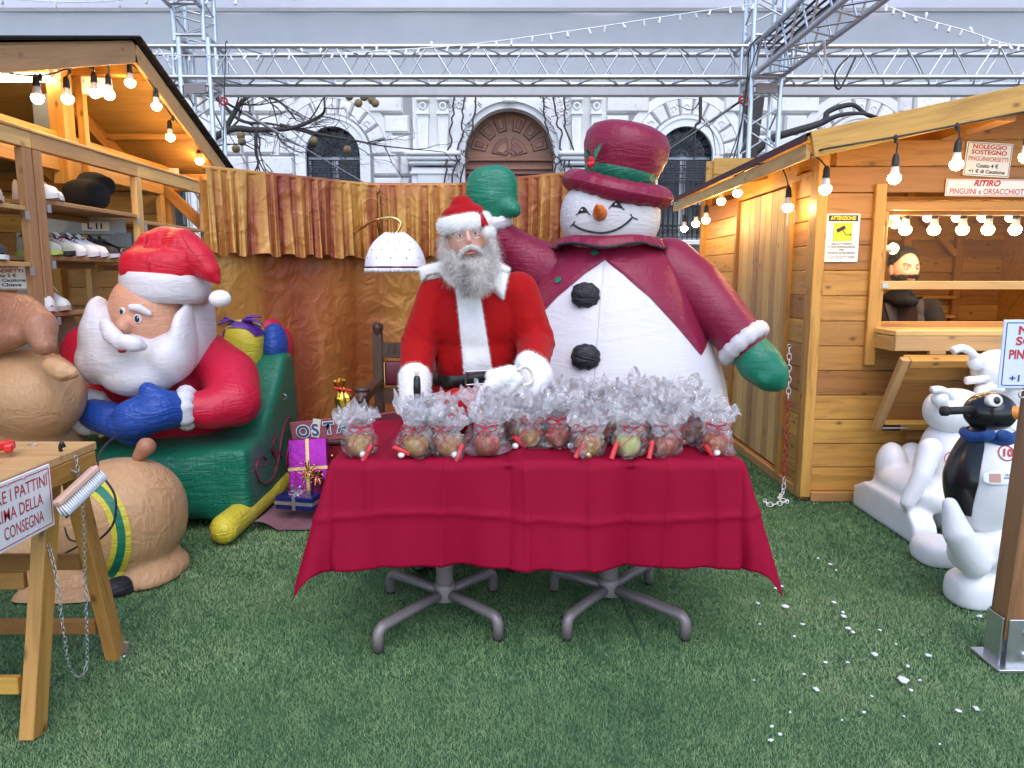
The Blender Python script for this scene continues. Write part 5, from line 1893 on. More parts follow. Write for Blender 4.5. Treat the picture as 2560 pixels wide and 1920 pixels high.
puffy_cuff(O(1606, 741, 3.95), O(1640, 775, 3.9) - O(1590, 720, 3.97), .115, .042, sm, M['inf_white'])
puffy_cuff(O(1066, 486, 4.2), O(1062, 460, 4.2) - O(1075, 505, 4.2), .072, .040, sm, M['inf_white'])
mt = MB().chain([O(1615, 752, 3.94), O(1640, 783, 3.9), O(1662, 806, 3.87), O(1678, 822, 3.85)], [.105, .118, .10, .062], 20).capsule(O(1620, 790, 3.86), O(1650, 820, 3.82), .05, .045)
link_mesh("mitten", remesh(mt, .014, 8), M['inf_green'], sm)
mt = MB().sell(O(1063, 412, 4.18), (.145, .085, .135), 2.6, Matrix.Rotation(rad(-6), 3, 'Y')).capsule(O(1066, 470, 4.19), O(1063, 430, 4.18), .085, .10).capsule(O(1080, 440, 4.15), O(1109, 453, 4.12), .05, .048)
link_mesh("mitten", remesh(mt, .014, 8), M['inf_green'], sm)
# head, collar
hc = O(1317, 470, 4.15)
hm = MB().sell(hc, (.272, .25, .215), 2.35).mesh("head")
hb = bvh_of(hm)
ho = link_mesh("head", hm, M['inf_white'], sm)
A = []
for i in range(97):
    a = 2 * PI * i / 96
    row = []
    for j in range(7):
        t = j / 6
        r = .235 + .075 * t + .010 * math.sin(a * 9) * t + .006 * math.sin(a * 23) * t
        row.append(Vector((hc.x + r * math.cos(a), hc.y + r * .9 * math.sin(a), 1.60 - .045 * t ** 2 + .02 * math.sin(PI * t) + .012 * math.sin(a * 5 + 1) * t)))
    A.append(row)
co = MB().grid(A).obj("collar", M['inf_wine'], sm)
MB().tube([r_[-1] + Vector((0, 0, .004)) for r_ in A], .008, 6).obj("collar_trim", M['inf_black'], co)
# face
def on_head(ox, oy, off=.003):
    p, n = cam_hit(hb, ox * K, oy * K)
    if p is None: p, n = O(ox, oy, hc.y - .2), Vector((0, -1, 0))
    return p + n * off, n


MB().tube(catmull([on_head(x, y)[0] for x, y in ((1238, 484), (1250, 492), (1270, 499), (1298, 503), (1325, 498), (1348, 486), (1366, 470))], 5), [.002] + [.0055] * 29 + [.002], 6).obj("smile", M['inf_black'], ho)
MB().tube(catmull([on_head(x, y)[0] for x, y in ((1233, 489), (1237, 485), (1243, 478))], 4), .003, 5).obj("smile_line", M['inf_black'], ho)
MB().tube(catmull([on_head(x, y)[0] for x, y in ((1362, 462), (1366, 469), (1377, 474))], 4), .003, 5).obj("smile_line", M['inf_black'], ho)
for cx, cy_, w in ((1260, 455, 11), (1332, 443, 13)):
    c0, n0 = on_head(cx, cy_, .002)
    q = n0.to_track_quat('Z', 'Y').to_matrix()
    pts = [on_head(cx - w + 2 * w * t, cy_ + 6 - 13 * math.sin(PI * t) - (4 if w > 12 else -2) * (0.5 - t), .004)[0] for t in np.linspace(0, 1, 13)]
    mid = on_head(cx, cy_ + 5, .004)[0]
    MB().add([mid] + pts, [(0, i, i + 1) for i in range(1, 13)]).obj("eye", M['inf_black'], ho, False, fix=False)
    MB().tube(catmull([on_head(cx - w - 4, cy_ + 8)[0]] + pts[::3] + [on_head(cx + w + 4, cy_ + 9)[0]], 3), .003, 5).obj("eyelid", M['inf_black'], ho)
    MB().ell(on_head(cx - 2, cy_ - 1, .006)[0], (.006, .004, .006), 8, 6).obj("eye_glint", M['inf_white'], ho)
nb_, nn = on_head(1296, 462, -.01)
nz = MB().chain([nb_, nb_ + Vector((-.012, -.06, .012)), nb_ + Vector((-.03, -.11, .032))], [.040, .032, .010], 16)
link_mesh("nose", remesh(nz, .006, 4), M['inf_orange'], ho)
# hat
hR = Euler((rad(3), rad(11.5), 0)).to_matrix()
hcn = O(1331, 419, 4.15)
hat = MB().lathe([(.17, -.01), (.185, .03), (.192, .09), (.214, .16), (.232, .23), (.229, .29), (.20, .335), (.14, .362), (.06, .375), (.004, .377)], 48, hcn, hR).obj("hat_crown", M['inf_wine'], sm)
A = []
for i in range(97):
    a = 2 * PI * i / 96
    row = []
    for k in range(17):
        b = 2 * PI * k / 16
        rr = .070 * (1 + .03 * math.sin(a * 31) + .03 * math.sin(a * 17 + 2))
        dr = rr * math.cos(b) * 1.25
        dz = rr * .88 * math.sin(b) + .025 * math.cos(a) ** 2
        row.append(hcn + hR @ Vector(((.22 + dr) * math.cos(a), (.22 + dr) * math.sin(a), dz)))
    A.append(row)
MB().grid(A).obj("hat_brim", M['inf_wine'], sm)
MB().lathe([(.186, .05), (.192, .052), (.198, .10), (.206, .14), (.2, .142)], 48, hcn, hR, cap=False).obj("hat_band", M['inf_dgreen'], hat)
hl = O(1280, 345, 3.95)
for pts in ([(1276, 352), (1266, 335), (1265, 318), (1272, 325), (1277, 340)], [(1280, 350), (1284, 325), (1295, 312), (1302, 310), (1292, 330), (1284, 350)]):
    vv = [O(x, y, 3.945 - .02 * (i % 2)) for i, (x, y) in enumerate(pts)]
    MB().prism([(0, 0)], .01) if False else None
    b = MB(); n = len(vv)
    b.add(vv + [v + Vector((0, .012, 0)) for v in vv], [tuple(range(n)), tuple(range(2 * n - 1, n - 1, -1))] + [(k, (k + 1) % n, n + (k + 1) % n, n + k) for k in range(n)])
    b.obj("holly_leaf", M['inf_dgreen'], hat, False, bevel=.003)
for x, y in ((1277, 345), (1274, 355), (1279, 352)): MB().ell(O(x, y, 3.925), (.016, .014, .018), 12, 8).obj("holly_berry", M['inf_hat'], hat)
# buttons
bvb = bvh_of(body.mesh("t"))
for x, y in ((1266, 640), (1266, 772)):
    p, n = cam_hit(bvb, x * K, y * K)
    b = MB().sell(p + n * .015, (.075, .045, .066), 2.4, None, 24, 14)
    b.v = [(v[0] + .003 * math.sin(v[2] * 160 + v[0] * 90), v[1], v[2] + .003 * math.sin(v[0] * 140)) for v in b.v]
    b.obj("button", M['inf_black'], sm)
for x, y in ((1286, 549), (1209, 608)):
    p, n = cam_hit(bvb, x * K, y * K)
    MB().lathe([(.001, .0), (.020, 0), (.021, .002), (.018, .004), (.001, .004)], 24, p + n * .015, n.to_track_quat('Z', 'Y').to_matrix()).obj("coat_button", M['inf_green'], sm)

# ------------------------------------------------------------------ inflatable bearded figure in a sleigh
SX, SY_ = -1.97, 4.45
sl = thing("inflatable_sleigh", "dark green inflatable sleigh with red scroll and yellow runner", "inflatable", (SX, SY_, 0))
b = MB().sell((SX - .02, 4.42, .26), (.50, .52, .235), 5.0)
b.sell((SX, 4.80, .50), (.47, .17, .40), 3.6, Matrix.Rotation(rad(-6), 3, 'X'))
b.prism([(3.93, .04), (4.88, .04), (4.96, .5), (4.90, .90), (4.72, .92), (4.50, .70), (4.25, .50), (3.93, .46)], .22, Matrix(((0, 0, 1, -1.665), (1, 0, 0, 0), (0, 1, 0, 0), (0, 0, 0, 1))))
slm = remesh(b, .022, 20)
slb = bvh_of(slm)
so = link_mesh("sleigh_body", slm, M['inf_dgreen'], sl)


def on_sl(ox, oy, off=.004):
    p, n = cam_hit(slb, ox * K, oy * K)
    return (p + n * off) if p is not None and p.y < 5.2 else None


for pts in ([(597, 940), (588, 960), (596, 1000), (592, 1025), (580, 1042), (565, 1044), (555, 1033), (551, 1012), (556, 992), (566, 986), (574, 994), (571, 1008)],
            [(592, 1025), (600, 990), (606, 950), (613, 918), (622, 903), (629, 899)],
            [(583, 968), (592, 985), (600, 975), (608, 990)],
            [(626, 945), (619, 975), (617, 1005), (622, 1028)]):
    q = [on_sl(x, y) for x, y in pts]
    q = [p for p in q if p is not None]
    if len(q) > 2: MB().tube(catmull(q, 5), .007, 6, flat=.4).obj("scroll", M['inf_wine'], so)
q = [on_sl(485 + 14 * t, 1010 + 125 * t, .001) for t in np.linspace(0, 1, 16)]
MB().tube([p for p in q if p is not None], .004, 5).obj("seam", M['inf_dgreen'], so)
p = on_sl(612, 857)
if p is not None: MB().torus(p, .016, .003, 14, 6, Matrix.Rotation(PI / 2, 3, 'X')).obj("ring", M['steel'], so)
for x in (-1.50, -2.44):
    r0 = MB().chain([(x - .01, 3.74, .085), (x, 4.3, .085), (x + .04, 4.78, .10)], [.078, .072, .065], 18)
    r0.v = [(v[0] + .004 * math.sin(v[1] * 60), v[1], v[2] + .004 * math.sin(v[1] * 47)) for v in r0.v]
    link_mesh("runner", remesh(r0, .014, 4), M['inf_yellow'], sl)

fg = thing("inflatable_figure", "inflatable bearded man in red suit and hat leaning over the sleigh front", "inflatable", (-2.06, 4.3, .3))
b = MB().sell((-2.08, 4.40, .66), (.38, .30, .40), 2.4)
b.chain([O(440, 775, 4.38), O(497, 815, 4.25), O(508, 868, 4.08), O(455, 884, 3.98), O(415, 884, 3.93)], [.17, .165, .145, .115, .095], 20)
b.chain([O(200, 760, 4.35), O(182, 835, 4.18), O(192, 890, 4.0)], [.17, .125, .09], 20)
link_mesh("coat", remesh(b, .02, 10), M['inf_red'], fg)
puffy_cuff(O(404, 881, 3.925), (1, .25, 0), .078, .045, fg, M['inf_white'], waves=9)
puffy_cuff(O(193, 890, 3.96), (1, -.9, .1), .085, .042, fg, M['inf_white'], waves=9)
b = MB().chain([O(392, 885, 3.90), O(345, 885, 3.82), O(290, 905, 3.79), O(268, 915, 3.79)], [.095, .112, .108, .085], 20).capsule(O(350, 862, 3.80), O(318, 842, 3.80), .05, .044)
link_mesh("mitten", remesh(b, .014, 6), M['inf_blue'], fg)
b = MB().chain([O(205, 895, 3.93), O(240, 905, 3.90), O(290, 930, 3.87)], [.085, .095, .085], 20)
link_mesh("mitten", remesh(b, .014, 6), M['inf_blue'], fg)
# head
HY_ = 4.12
fm = MB().sell(O(328, 685, HY_), (.20, .225, .235), 2.5).capsule(O(272, 690, HY_ - .19), O(265, 706, HY_ - .25), .03, .042)
fme = remesh(fm, .012, 8)
fb_ = bvh_of(fme)
fo = link_mesh("face", fme, M['inf_skin'], fg)
b = MB().sell(O(398, 700, HY_ + .13), (.155, .20, .29), 2.6)
hairm = link_mesh("back_hair", remesh(b, .016, 6), M['inf_white'], fg)
b = MB()
for ox, oy, Y, r in ((275, 775, 3.98, (.235, .19, .165)), (222, 735, 3.98, (.115, .14, .19)), (215, 690, 4.0, (.055, .12, .13)), (210, 780, 3.97, (.105, .13, .13)),
                     (300, 812, 3.95, (.20, .16, .115)), (365, 775, 3.98, (.12, .16, .14)), (398, 740, 4.02, (.055, .13, .19)), (408, 690, 4.05, (.022, .07, .12)),
                     (270, 755, 3.90, (.14, .11, .09))):
    b.ell(O(ox, oy, Y), r, 24, 16)
bme = remesh(b, .016, 12)
bo_ = link_mesh("beard", bme, M['inf_white'], fg)
b = MB().chain([O(228, 700, 3.80), O(240, 722, 3.75), O(262, 741, 3.72)], [.032, .045, .04], 14).chain([O(270, 738, 3.71), O(292, 744, 3.71), O(308, 748, 3.73)], [.04, .042, .025], 14)
link_mesh("moustache", remesh(b, .009, 4), M['inf_white'], fg)
MB().ell(O(264, 757, 3.74), (.022, .02, .014), 12, 8).obj("mouth", M['inf_hat'], fg)
fbb = bvh_of(fme, bme)


def on_f(ox, oy, off=.004):
    p, n = cam_hit(fb_, ox * K, oy * K)
    return (p + n * off, n)


b = MB().chain([on_f(286, 664, .012)[0], on_f(303, 666, .016)[0], on_f(323, 677, .012)[0]], [.018, .022, .015], 12)
link_mesh("eyebrow", remesh(b, .005, 3), M['inf_white'], fo)
for ox, oy, s in ((298, 688, 1.0), (265, 672, .8)):
    p, n = on_f(ox, oy, .002)
    q = n.to_track_quat('Z', 'Y').to_matrix()
    MB().ell(p, (.022 * s, .026 * s, .005), 16, 8, q).obj("eye", M['inf_white'], fo)
    MB().ell(p + n * .004 + Vector((-.003, 0, -.002)), (.013 * s, .018 * s, .004), 14, 8, q).obj("pupil", M['inf_black'], fo)
    MB().ell(p + n * .008 + Vector((.003, 0, .006)), (.004, .004, .002), 8, 6, q).obj("eye_glint", M['inf_white'], fo)
# hat
hx = O(350, 615, HY_)
hR2 = Euler((0, rad(4), 0)).to_matrix()
MB().lathe([(.19, -.085), (.220, -.08), (.232, -.03), (.234, .03), (.226, .072), (.18, .08)], 48, O(358, 618, HY_ + .02), hR2).obj("hat_brim", M['inf_white'], fg)
b = MB()
b.sell(O(356, 580, HY_ + .02), (.208, .21, .125), 3.0)
b.chain([O(326, 527, HY_ - .02), O(355, 524, HY_), O(395, 527, HY_)], [.072, .09, .085], 18)
b.chain([O(395, 535, HY_ - .02), O(430, 560, HY_ - .05), O(452, 585, HY_ - .07), O(470, 608, HY_ - .08)], [.105, .088, .06, .022], 18)
b.chain([O(304, 585, HY_), O(320, 545, HY_)], [.095, .085], 16)
hme = remesh(b, .014, 5)
hbv = bvh_of(hme)
hto = link_mesh("hat", hme, M['inf_hat'], fg)
for pts in ([(318, 505), (312, 535), (318, 565), (322, 590)], [(392, 505), (405, 530), (428, 560), (455, 600)]):
    q = [cam_hit(hbv, x * K, y * K) for x, y in pts]
    q = [a_ + n_ * .001 for a_, n_ in q if a_ is not None and a_.y < 4.6]
    if len(q) > 2: MB().tube(catmull(q, 6), .004, 5).obj("seam", M['inf_red'], hto)
b = MB().ell(O(475, 645, HY_ - .04), (.058, .055, .048), 24, 16)
pm = b.obj("pompom", M['fur'], fg)
# inflated gifts riding behind
gs = thing("inflatable_gifts", "inflatable yellow present with purple ribbon and blue ball in the sleigh", "inflatable", (-1.7, 4.75, .7))
yc = O(512, 750, 4.72)
b = MB().sell(yc, (.17, .15, .19), 3.0, Matrix.Rotation(rad(8), 3, 'Y'))
gm = remesh(b, .014, 8)
gbv = bvh_of(gm)
link_mesh("yellow_present", gm, M['inf_yellow'], gs)
for pts in ([(478, 715), (470, 740), (462, 765)], [(500, 706), (540, 708), (565, 730), (572, 770)], [(470, 705), (520, 700), (560, 712)]):
    A = []
    for x, y in [(p.x, p.y) for p in catmull([(x, y, 0) for x, y in pts], 6)]:
        row = []
        for d in (-11, 0, 11):
            p, n = cam_hit(gbv, (x + d) * K, (y - d * .3) * K)
            row.append((p + n * .006) if p is not None else None)
        if all(r_ is not None for r_ in row): A.append(row)
    if len(A) > 2: MB().grid(A).obj("purple_ribbon", M['inf_purple'], gs)
bc = O(515, 702, 4.66)
for k in range(7):
    a = PI * k / 6
    d = Vector((math.cos(a) * .17, -.05 + .08 * math.sin(a * 2), .035 * math.sin(a * 3) + .01))
    MB().tube(catmull([bc, bc + d * .5 + Vector((0, 0, .03)), bc + d], 5), [.010, .016, .022, .026, .028, .028, .026, .022, .018, .012, .004], 6, flat=.35).obj("bow_loop", M['inf_purple'], gs)
MB().ell(O(594, 747, 4.82), (.085, .12, .15), 24, 16).obj("blue_ball", M['inf_blue'], gs)
MB().ell(O(606, 752, 4.9), (.085, .11, .155), 24, 16).obj("red_ball", M['inf_red'], gs)
MB().ell(O(540, 715, 4.9), (.22, .12, .14), 24, 16).obj("red_ball", M['inf_red'], gs)

# ------------------------------------------------------------------ inflatable reindeer
rd = thing("inflatable_reindeer", "tan inflatable reindeer lying on the turf with green and yellow harness band", "inflatable", (-1.95, 3.35, 0), "inflatable reindeer pulling the sleigh")
b = MB().sell(O(262, 1115, 3.38), (.285, .30, .275), 2.2).ell(O(90, 1165, 3.40), (.40, .27, .24), 24, 16)
b.sell(O(322, 1232, 3.35), (.165, .22, .085), 2.4).ell(O(150, 1260, 3.2), (.22, .16, .09))
rme = remesh(b, .016, 10)
for v in rme.vertices: v.co.z = max(v.co.z, .006)
rbv = bvh_of(rme)
ro = link_mesh("body", rme, M['inf_tan'], rd)
b = MB().chain([O(60, 1300, 3.08), O(150, 1303, 3.08), O(215, 1290, 3.1)], [.065, .075, .065], 16)
lgm = remesh(b, .012, 5)
for v in lgm.vertices: v.co.z = max(v.co.z, .006)
link_mesh("leg", lgm, M['inf_tan'], rd)
b = MB().chain([O(225, 1288, 3.1), O(262, 1272, 3.14)], [.062, .06], 16)
lgm = remesh(b, .010, 4)
for v in lgm.vertices: v.co.z = max(v.co.z, .006)
link_mesh("hoof", lgm, M['inf_black'], rd)
b = MB().chain([O(300, 985, 3.42), O(316, 965, 3.42)], [.03, .045], 12)
link_mesh("ear", remesh(b, .010, 3), M['inf_brown'], rd)


def band(bvh, pts, w, offs, mat, name, parent, off=.004):
    c = catmull([(x, y, 0) for x, y in pts], 8)
    A = []
    for i, p in enumerate(c):
        t = (c[min(i + 1, len(c) - 1)] - c[max(i - 1, 0)]).normalized()
        n2 = Vector((t.y, -t.x, 0))
        row = []
        for d in (offs - w / 2, offs - w / 6, offs + w / 6, offs + w / 2):
            q = p + n2 * d
            h, n = cam_hit(bvh, q.x * K, q.y * K)
            row.append(h + n * off if h is not None and h.y < 4.4 else None)
        if all(r is not None for r in row): A.append(row)
    if len(A) > 2: return MB().grid(A).obj(name, mat, parent)


bp = [(196, 1046), (222, 1064), (246, 1096), (260, 1140), (262, 1180), (254, 1215), (238, 1246)]
band(rbv, bp, 12, 15, M['inf_yellow'], "harness_band", ro, .0045)
band(rbv, bp, 18, 0, M['inf_green'], "harness_band", ro, .004)
band(rbv, bp, 12, -15, M['inf_yellow'], "harness_band", ro, .0045)
MB().tube(catmull([O(260, 935, 3.6), O(225, 965, 3.3), O(212, 1010, 3.1), O(248, 1070, 3.02), O(245, 1130, 2.99), O(215, 1165, 2.98)], 6), .005, 6).obj("strap", M['inf_black'], rd)
MB().tube([O(128, 1202, 3.0), O(160, 1185, 2.98), O(192, 1165, 2.98)], .012, 6, flat=.4).obj("strap", M['inf_black'], rd)
MB().tube(catmull([O(140, 1140, 3.05), O(150, 1165, 3.0), O(180, 1172, 2.98)], 5), .004, 6).obj("strap", M['inf_black'], rd)

r2 = thing("inflatable_reindeer", "tan inflatable reindeer with dark brown head standing behind the wooden bench", "inflatable", (-2.35, 3.75, 0), "inflatable reindeer pulling the sleigh")
b = MB().ell(O(68, 855, 3.75), (.255, .25, .24), 28, 18).sell(O(35, 1010, 3.85), (.34, .3, .36), 2.4)
b2 = remesh(b, .018, 8)
for v in b2.vertices: v.co.z = max(v.co.z, .006)
link_mesh("body", b2, M['inf_tan'], r2)
b = MB().chain([O(-10, 680, 3.75), O(45, 680, 3.68), O(85, 705, 3.6), O(95, 745, 3.56)], [.12, .105, .085, .055], 18).chain([O(0, 735, 3.62), O(40, 722, 3.58)], [.07, .06], 14)
link_mesh("head", remesh(b, .013, 6), M['inf_brown'], r2)
b = MB().chain([O(112, 790, 3.55), O(135, 803, 3.52), O(156, 806, 3.52)], [.045, .05, .03], 14)
link_mesh("ear", remesh(b, .009, 3), M['inf_tan'], r2)

# ------------------------------------------------------------------ table with two pedestal bases
TX0, TX1, TY0, TY1, TZ = -.634, .815, 2.57, 3.30, .752
for lab, col, feet in (("left", P(1093, 1528, 2.95), ((941, 1634), (1250, 1602), (974, 1481), (1236, 1476))),
                       ("right", P(1536, 1515, 2.98), ((1414, 1602), (1718, 1602), (1382, 1476), (1624, 1458)))):
    fts = [G(*f) for f in feet]
    # crossing point of the two diagonals
    a, b, c, d = fts[0], fts[3], fts[1], fts[2]
    den = (b.x - a.x) * (d.y - c.y) - (b.y - a.y) * (d.x - c.x)
    t = ((c.x - a.x) * (d.y - c.y) - (c.y - a.y) * (d.x - c.x)) / den
    ctr = a.lerp(b, t); ctr.z = 0
    tb = thing("pedestal_table", "taupe metal pedestal table under the crimson cloth on the %s" % lab, "table", ctr, "pedestal tables pushed together under the cloth")
    MB().lathe([(.036, .10), (.036, TZ - .05)], 28, ctr).obj("column", M['tablemetal'], tb, auto=rad(40))
    MB().lathe([(.03, .075), (.046, .08), (.046, .135), (.040, .15), (.037, .152)], 28, ctr).obj("hub", M['tablemetal'], tb, auto=rad(40))
    for f in fts:
        dv = (f - ctr); L = dv.length; dv.normalize()
        pts = [ctr + Vector((0, 0, .108)), ctr + dv * (L * .5) + Vector((0, 0, .104)), ctr + dv * (L - .045) + Vector((0, 0, .096))]
        for k in range(1, 6):
            an = PI / 2 * k / 5
            pts.append(ctr + dv * (L - .045 + .035 * math.sin(an)) + Vector((0, 0, .061 + .035 * math.cos(an))))
        pts.append(ctr + dv * (L - .01) + Vector((0, 0, .012)))
        MB().tube(pts, .0215, 14).obj("leg", M['tablemetal'], tb)
        MB().lathe([(.018, .0), (.019, .012)], 14, ctr + dv * (L - .01)).obj("foot_pad", M['blackmat'], tb)
    hw = (TX1 - TX0) / 4
    xm = TX0 + hw if lab == "left" else TX1 - hw
    MB().box((xm, (TY0 + TY1) / 2, TZ - .030), (hw * 2 - .01, TY1 - TY0 - .01, .03)).obj("table_top", M['tablemetal'], tb, False)


# ------------------------------------------------------------------ tablecloth
def table_cloth():
    OV = .385
    nx, ny = 260, 150
    xs = np.linspace(TX0 - OV, TX1 + OV, nx + 1)
    ys = np.linspace(TY0 - OV, TY1 + OV, ny + 1)
    X, Y = np.meshgrid(xs, ys, indexing='ij')
    dx = np.where(X < TX0, X - TX0, np.where(X > TX1, X - TX1, 0))
    dy = np.where(Y < TY0, Y - TY0, np.where(Y > TY1, Y - TY1, 0))
    L = np.sqrt(dx ** 2 + dy ** 2) + 1e-9
    ux, uy = dx / L, dy / L
    L = np.where((np.abs(dx) > 1e-6) & (np.abs(dy) > 1e-6), (np.abs(dx) ** 3 + np.abs(dy) ** 3) ** (1 / 3), L) + 1e-9
    bx, by = np.clip(X, TX0, TX1), np.clip(Y, TY0, TY1)
    along = bx * np.abs(uy) + by * np.abs(ux)
    corner = (np.abs(dx) > 1e-6) & (np.abs(dy) > 1e-6)
    rnd = .018
    Ld = np.maximum(L - rnd * .57, 0)
    fl = .055 + .03 * np.sin(X * 7 + 1) + .015 * np.sin(X * 17)       # outward flare
    # corner cones swing outward; sharp fold valleys either side
    ang = np.arctan2(np.abs(dy), np.abs(dx) + 1e-9)
    cone = np.where(corner, np.sin(2 * ang), 0)
    out = Ld * (.10 + .24 * cone) + rnd * np.minimum(L / rnd, 1)
    wave = .022 * np.sin(X * 8.6 + .5) + .012 * np.sin(X * 21 + 2) + .006 * np.sin(X * 43)
    out = out + np.where(np.abs(dy) > 0, wave * (Ld / OV) ** 1.3, 0) * (1 - cone)
    out = out + np.where((np.abs(dx) > 0), .02 * np.sin(Y * 14) * (Ld / OV), 0) * (1 - cone)
    Zd = np.sqrt(np.maximum(Ld ** 2 - (Ld * (.10 + .24 * cone)) ** 2, 0))
    hem = 1 + .012 * np.sin(X * 5.3)
    Z = TZ - Zd * hem - rnd * (1 - np.cos(np.minimum(L / rnd, 1) * 1.2))
    # press creases from being folded
    cr = np.zeros_like(X)
    for x0, w, s in ((-.50, .006, 1), (-.24, .007, 1), (-.02, .006, -1), (.045, .006, 1), (.29, .007, 1), (.42, .006, -1), (.55, .006, 1), (.72, .007, 1)):
        xx = X - x0 - .012 * np.sin(Y * 6 + x0 * 9)
        cr += s * .0110 * np.exp(-np.abs(xx) / w * .7) + s * .0060 * np.exp(-(xx / .045) ** 2)
    yy = L - .20 - .014 * np.sin(X * 4.5)
    cr += .009 * np.exp(-np.abs(yy) / .009) * (np.abs(dy) > 0)
    nxv, nyv = ux, uy
    PX, PY = bx + ux * out, by + uy * out
    PX = PX + nxv * cr * (L > .02); PY = PY + nyv * cr * (L > .02)
    Z = Z + cr * .6 * (L <= .02) + .0008 * np.sin(X * 30) * np.sin(Y * 26)
    V = np.stack([PX, PY, Z], -1).reshape(-1, 3)
    idx = np.arange((nx + 1) * (ny + 1)).reshape(nx + 1, ny + 1)
    F = np.stack([idx[:-1, :-1], idx[1:, :-1], idx[1:, 1:], idx[:-1, 1:]], -1).reshape(-1, 4)
    me = np_mesh("tablecloth", V, F)
    me.polygons.foreach_set("use_smooth", [True] * len(me.polygons))
    o = link_mesh("tablecloth", me, M['tcloth'], None, origin=(.09, 2.95, TZ))
    so_ = o.modifiers.new("thick", 'SOLIDIFY'); so_.thickness = .0025; so_.offset = -1
    tag(o, "creased crimson cloth draped over the table full of apples", "tablecloth")
    return o


table_cloth()
TOP = TZ + .002

# ------------------------------------------------------------------ candied-apple bags
def bag_mesh(seed):
    r = np.random.default_rng(seed)
    seg = 40
    prof = [(.012, .002), (.040, .003), (.056, .025), (.060, .055), (.056, .085), (.046, .105), (.034, .122), (.040, .140), (.056, .162), (.066, .188), (.062, .206)]
    prof2 = []
    for (a, b), (c, d) in zip(prof, prof[1:]):
        for k in range(2): prof2.append((a + (c - a) * k / 2, b + (d - b) * k / 2))
    prof2.append(prof[-1])
    n = len(prof2)
    V = np.zeros((n, seg, 3))
    lobes = r.uniform(0, 2 * PI, 4)
    for j, (rr, z) in enumerate(prof2):
        up = max(0, (z - .11) / .1)
        low = max(0, 1 - abs(z - .02) / .05)
        for k in range(seg):
            a = 2 * PI * k / seg
            q = rr
            q *= 1 + (.22 if z > .10 else .07) * math.sin(a * 5 + lobes[0]) + .12 * up * math.sin(a * 9 + lobes[1]) + .10 * up * math.sin(a * 15 + lobes[2] + z * 40)
            q += r.normal(0, .0032 + .0045 * up)
            zz = z + r.normal(0, .0035 + .008 * up) + .022 * up * math.sin(a * 2 + lobes[3]) + (.02 * math.sin(a * 7 + lobes[2]) if j == n - 1 else 0)
            for c0 in (lobes[0], lobes[0] + PI * .95):            # two stiff bag corners near the base
                da = math.atan2(math.sin(a - c0), math.cos(a - c0))
                q += .045 * low * math.exp(-(da / .28) ** 2)
            V[j, k] = (q * math.cos(a), q * math.sin(a), max(zz, .002))
    b = MB()
    b.grid([[tuple(V[j, k]) for j in range(n)] for k in range(seg)], True)
    # loose crumples caught in the gathered top
    for _ in range(16):
        a = r.uniform(0, 2 * PI); z = r.uniform(.10, .20); q = r.uniform(.0, .05) * (.3 + (z - .1) * 9)
        c = np.array([q * math.cos(a), q * math.sin(a), z])
        t = r.normal(0, .022, (4, 3)); t[:, 2] *= .8
        b.add([tuple(c + t[i]) for i in range(4)], [(0, 1, 2), (1, 3, 2)])
    me = b.mesh("bag", False, False)
    me.materials.append(M['cello']); me.materials.append(M['cello_clear'])
    for f in me.polygons:
        if f.center.z < .098: f.material_index = 1
    return me


BAGS = [bag_mesh(s) for s in range(5)]
apple_prof = [(.004, .012), (.014, .003), (.026, .002), (.038, .012), (.046, .032), (.047, .050), (.042, .068), (.030, .080), (.016, .081), (.007, .074), (.002, .068)]
APP = {}
for nm in ('apple_red', 'apple_mix', 'apple_green'):
    m_ = MB().lathe(apple_prof, 28).mesh("apple"); m_.materials.append(M[nm]); APP[nm] = m_
m_ = MB().tube([(0, 0, .07), (.003, 0, .085), (.008, .002, .095)], [.003, .0022, .003], 6).mesh("stalk"); m_.materials.append(M['walnut']); STALK = m_
m_ = MB().tube([(-.033, 0, 0), (.033, 0, 0)], .0095, 12, cap=False).tube([(-.032, 0, 0), (.032, 0, 0)], .0055, 10, cap=False).mesh("scroll"); m_.materials.append(M['paperred']); SCR = m_


def ribbon_mesh(seed):
    r = random.Random(seed)
    b = MB().torus((0, 0, .112), .036, .0028, 24, 5)
    for s in (-1, 1):
        c = Vector((.0, -.042, .105))
        b.tube(catmull([c, c + Vector((s * .03, -.008, .018)), c + Vector((s * .042, -.010, .004)), c + Vector((s * .02, -.006, -.008)), c], 5), .0018, 4)
        b.tube(catmull([c, c + Vector((s * .02, -.012, -.03)), c + Vector((s * .045 + r.uniform(-.02, .02), -.016, -.055))], 5), .0018, 4)
    me = b.mesh("ribbon"); me.materials.append(M['ribbonred'])
    return me


RIBS = [ribbon_mesh(s) for s in range(3)]
CANDY = {}
for nm in ('candy', 'brass', 'blackmat'):
    m_ = MB().ell((0, 0, 0), (.013, .012, .012), 12, 8).mesh("candy"); m_.materials.append(M[nm]); CANDY[nm] = m_
rB = random.Random(21)


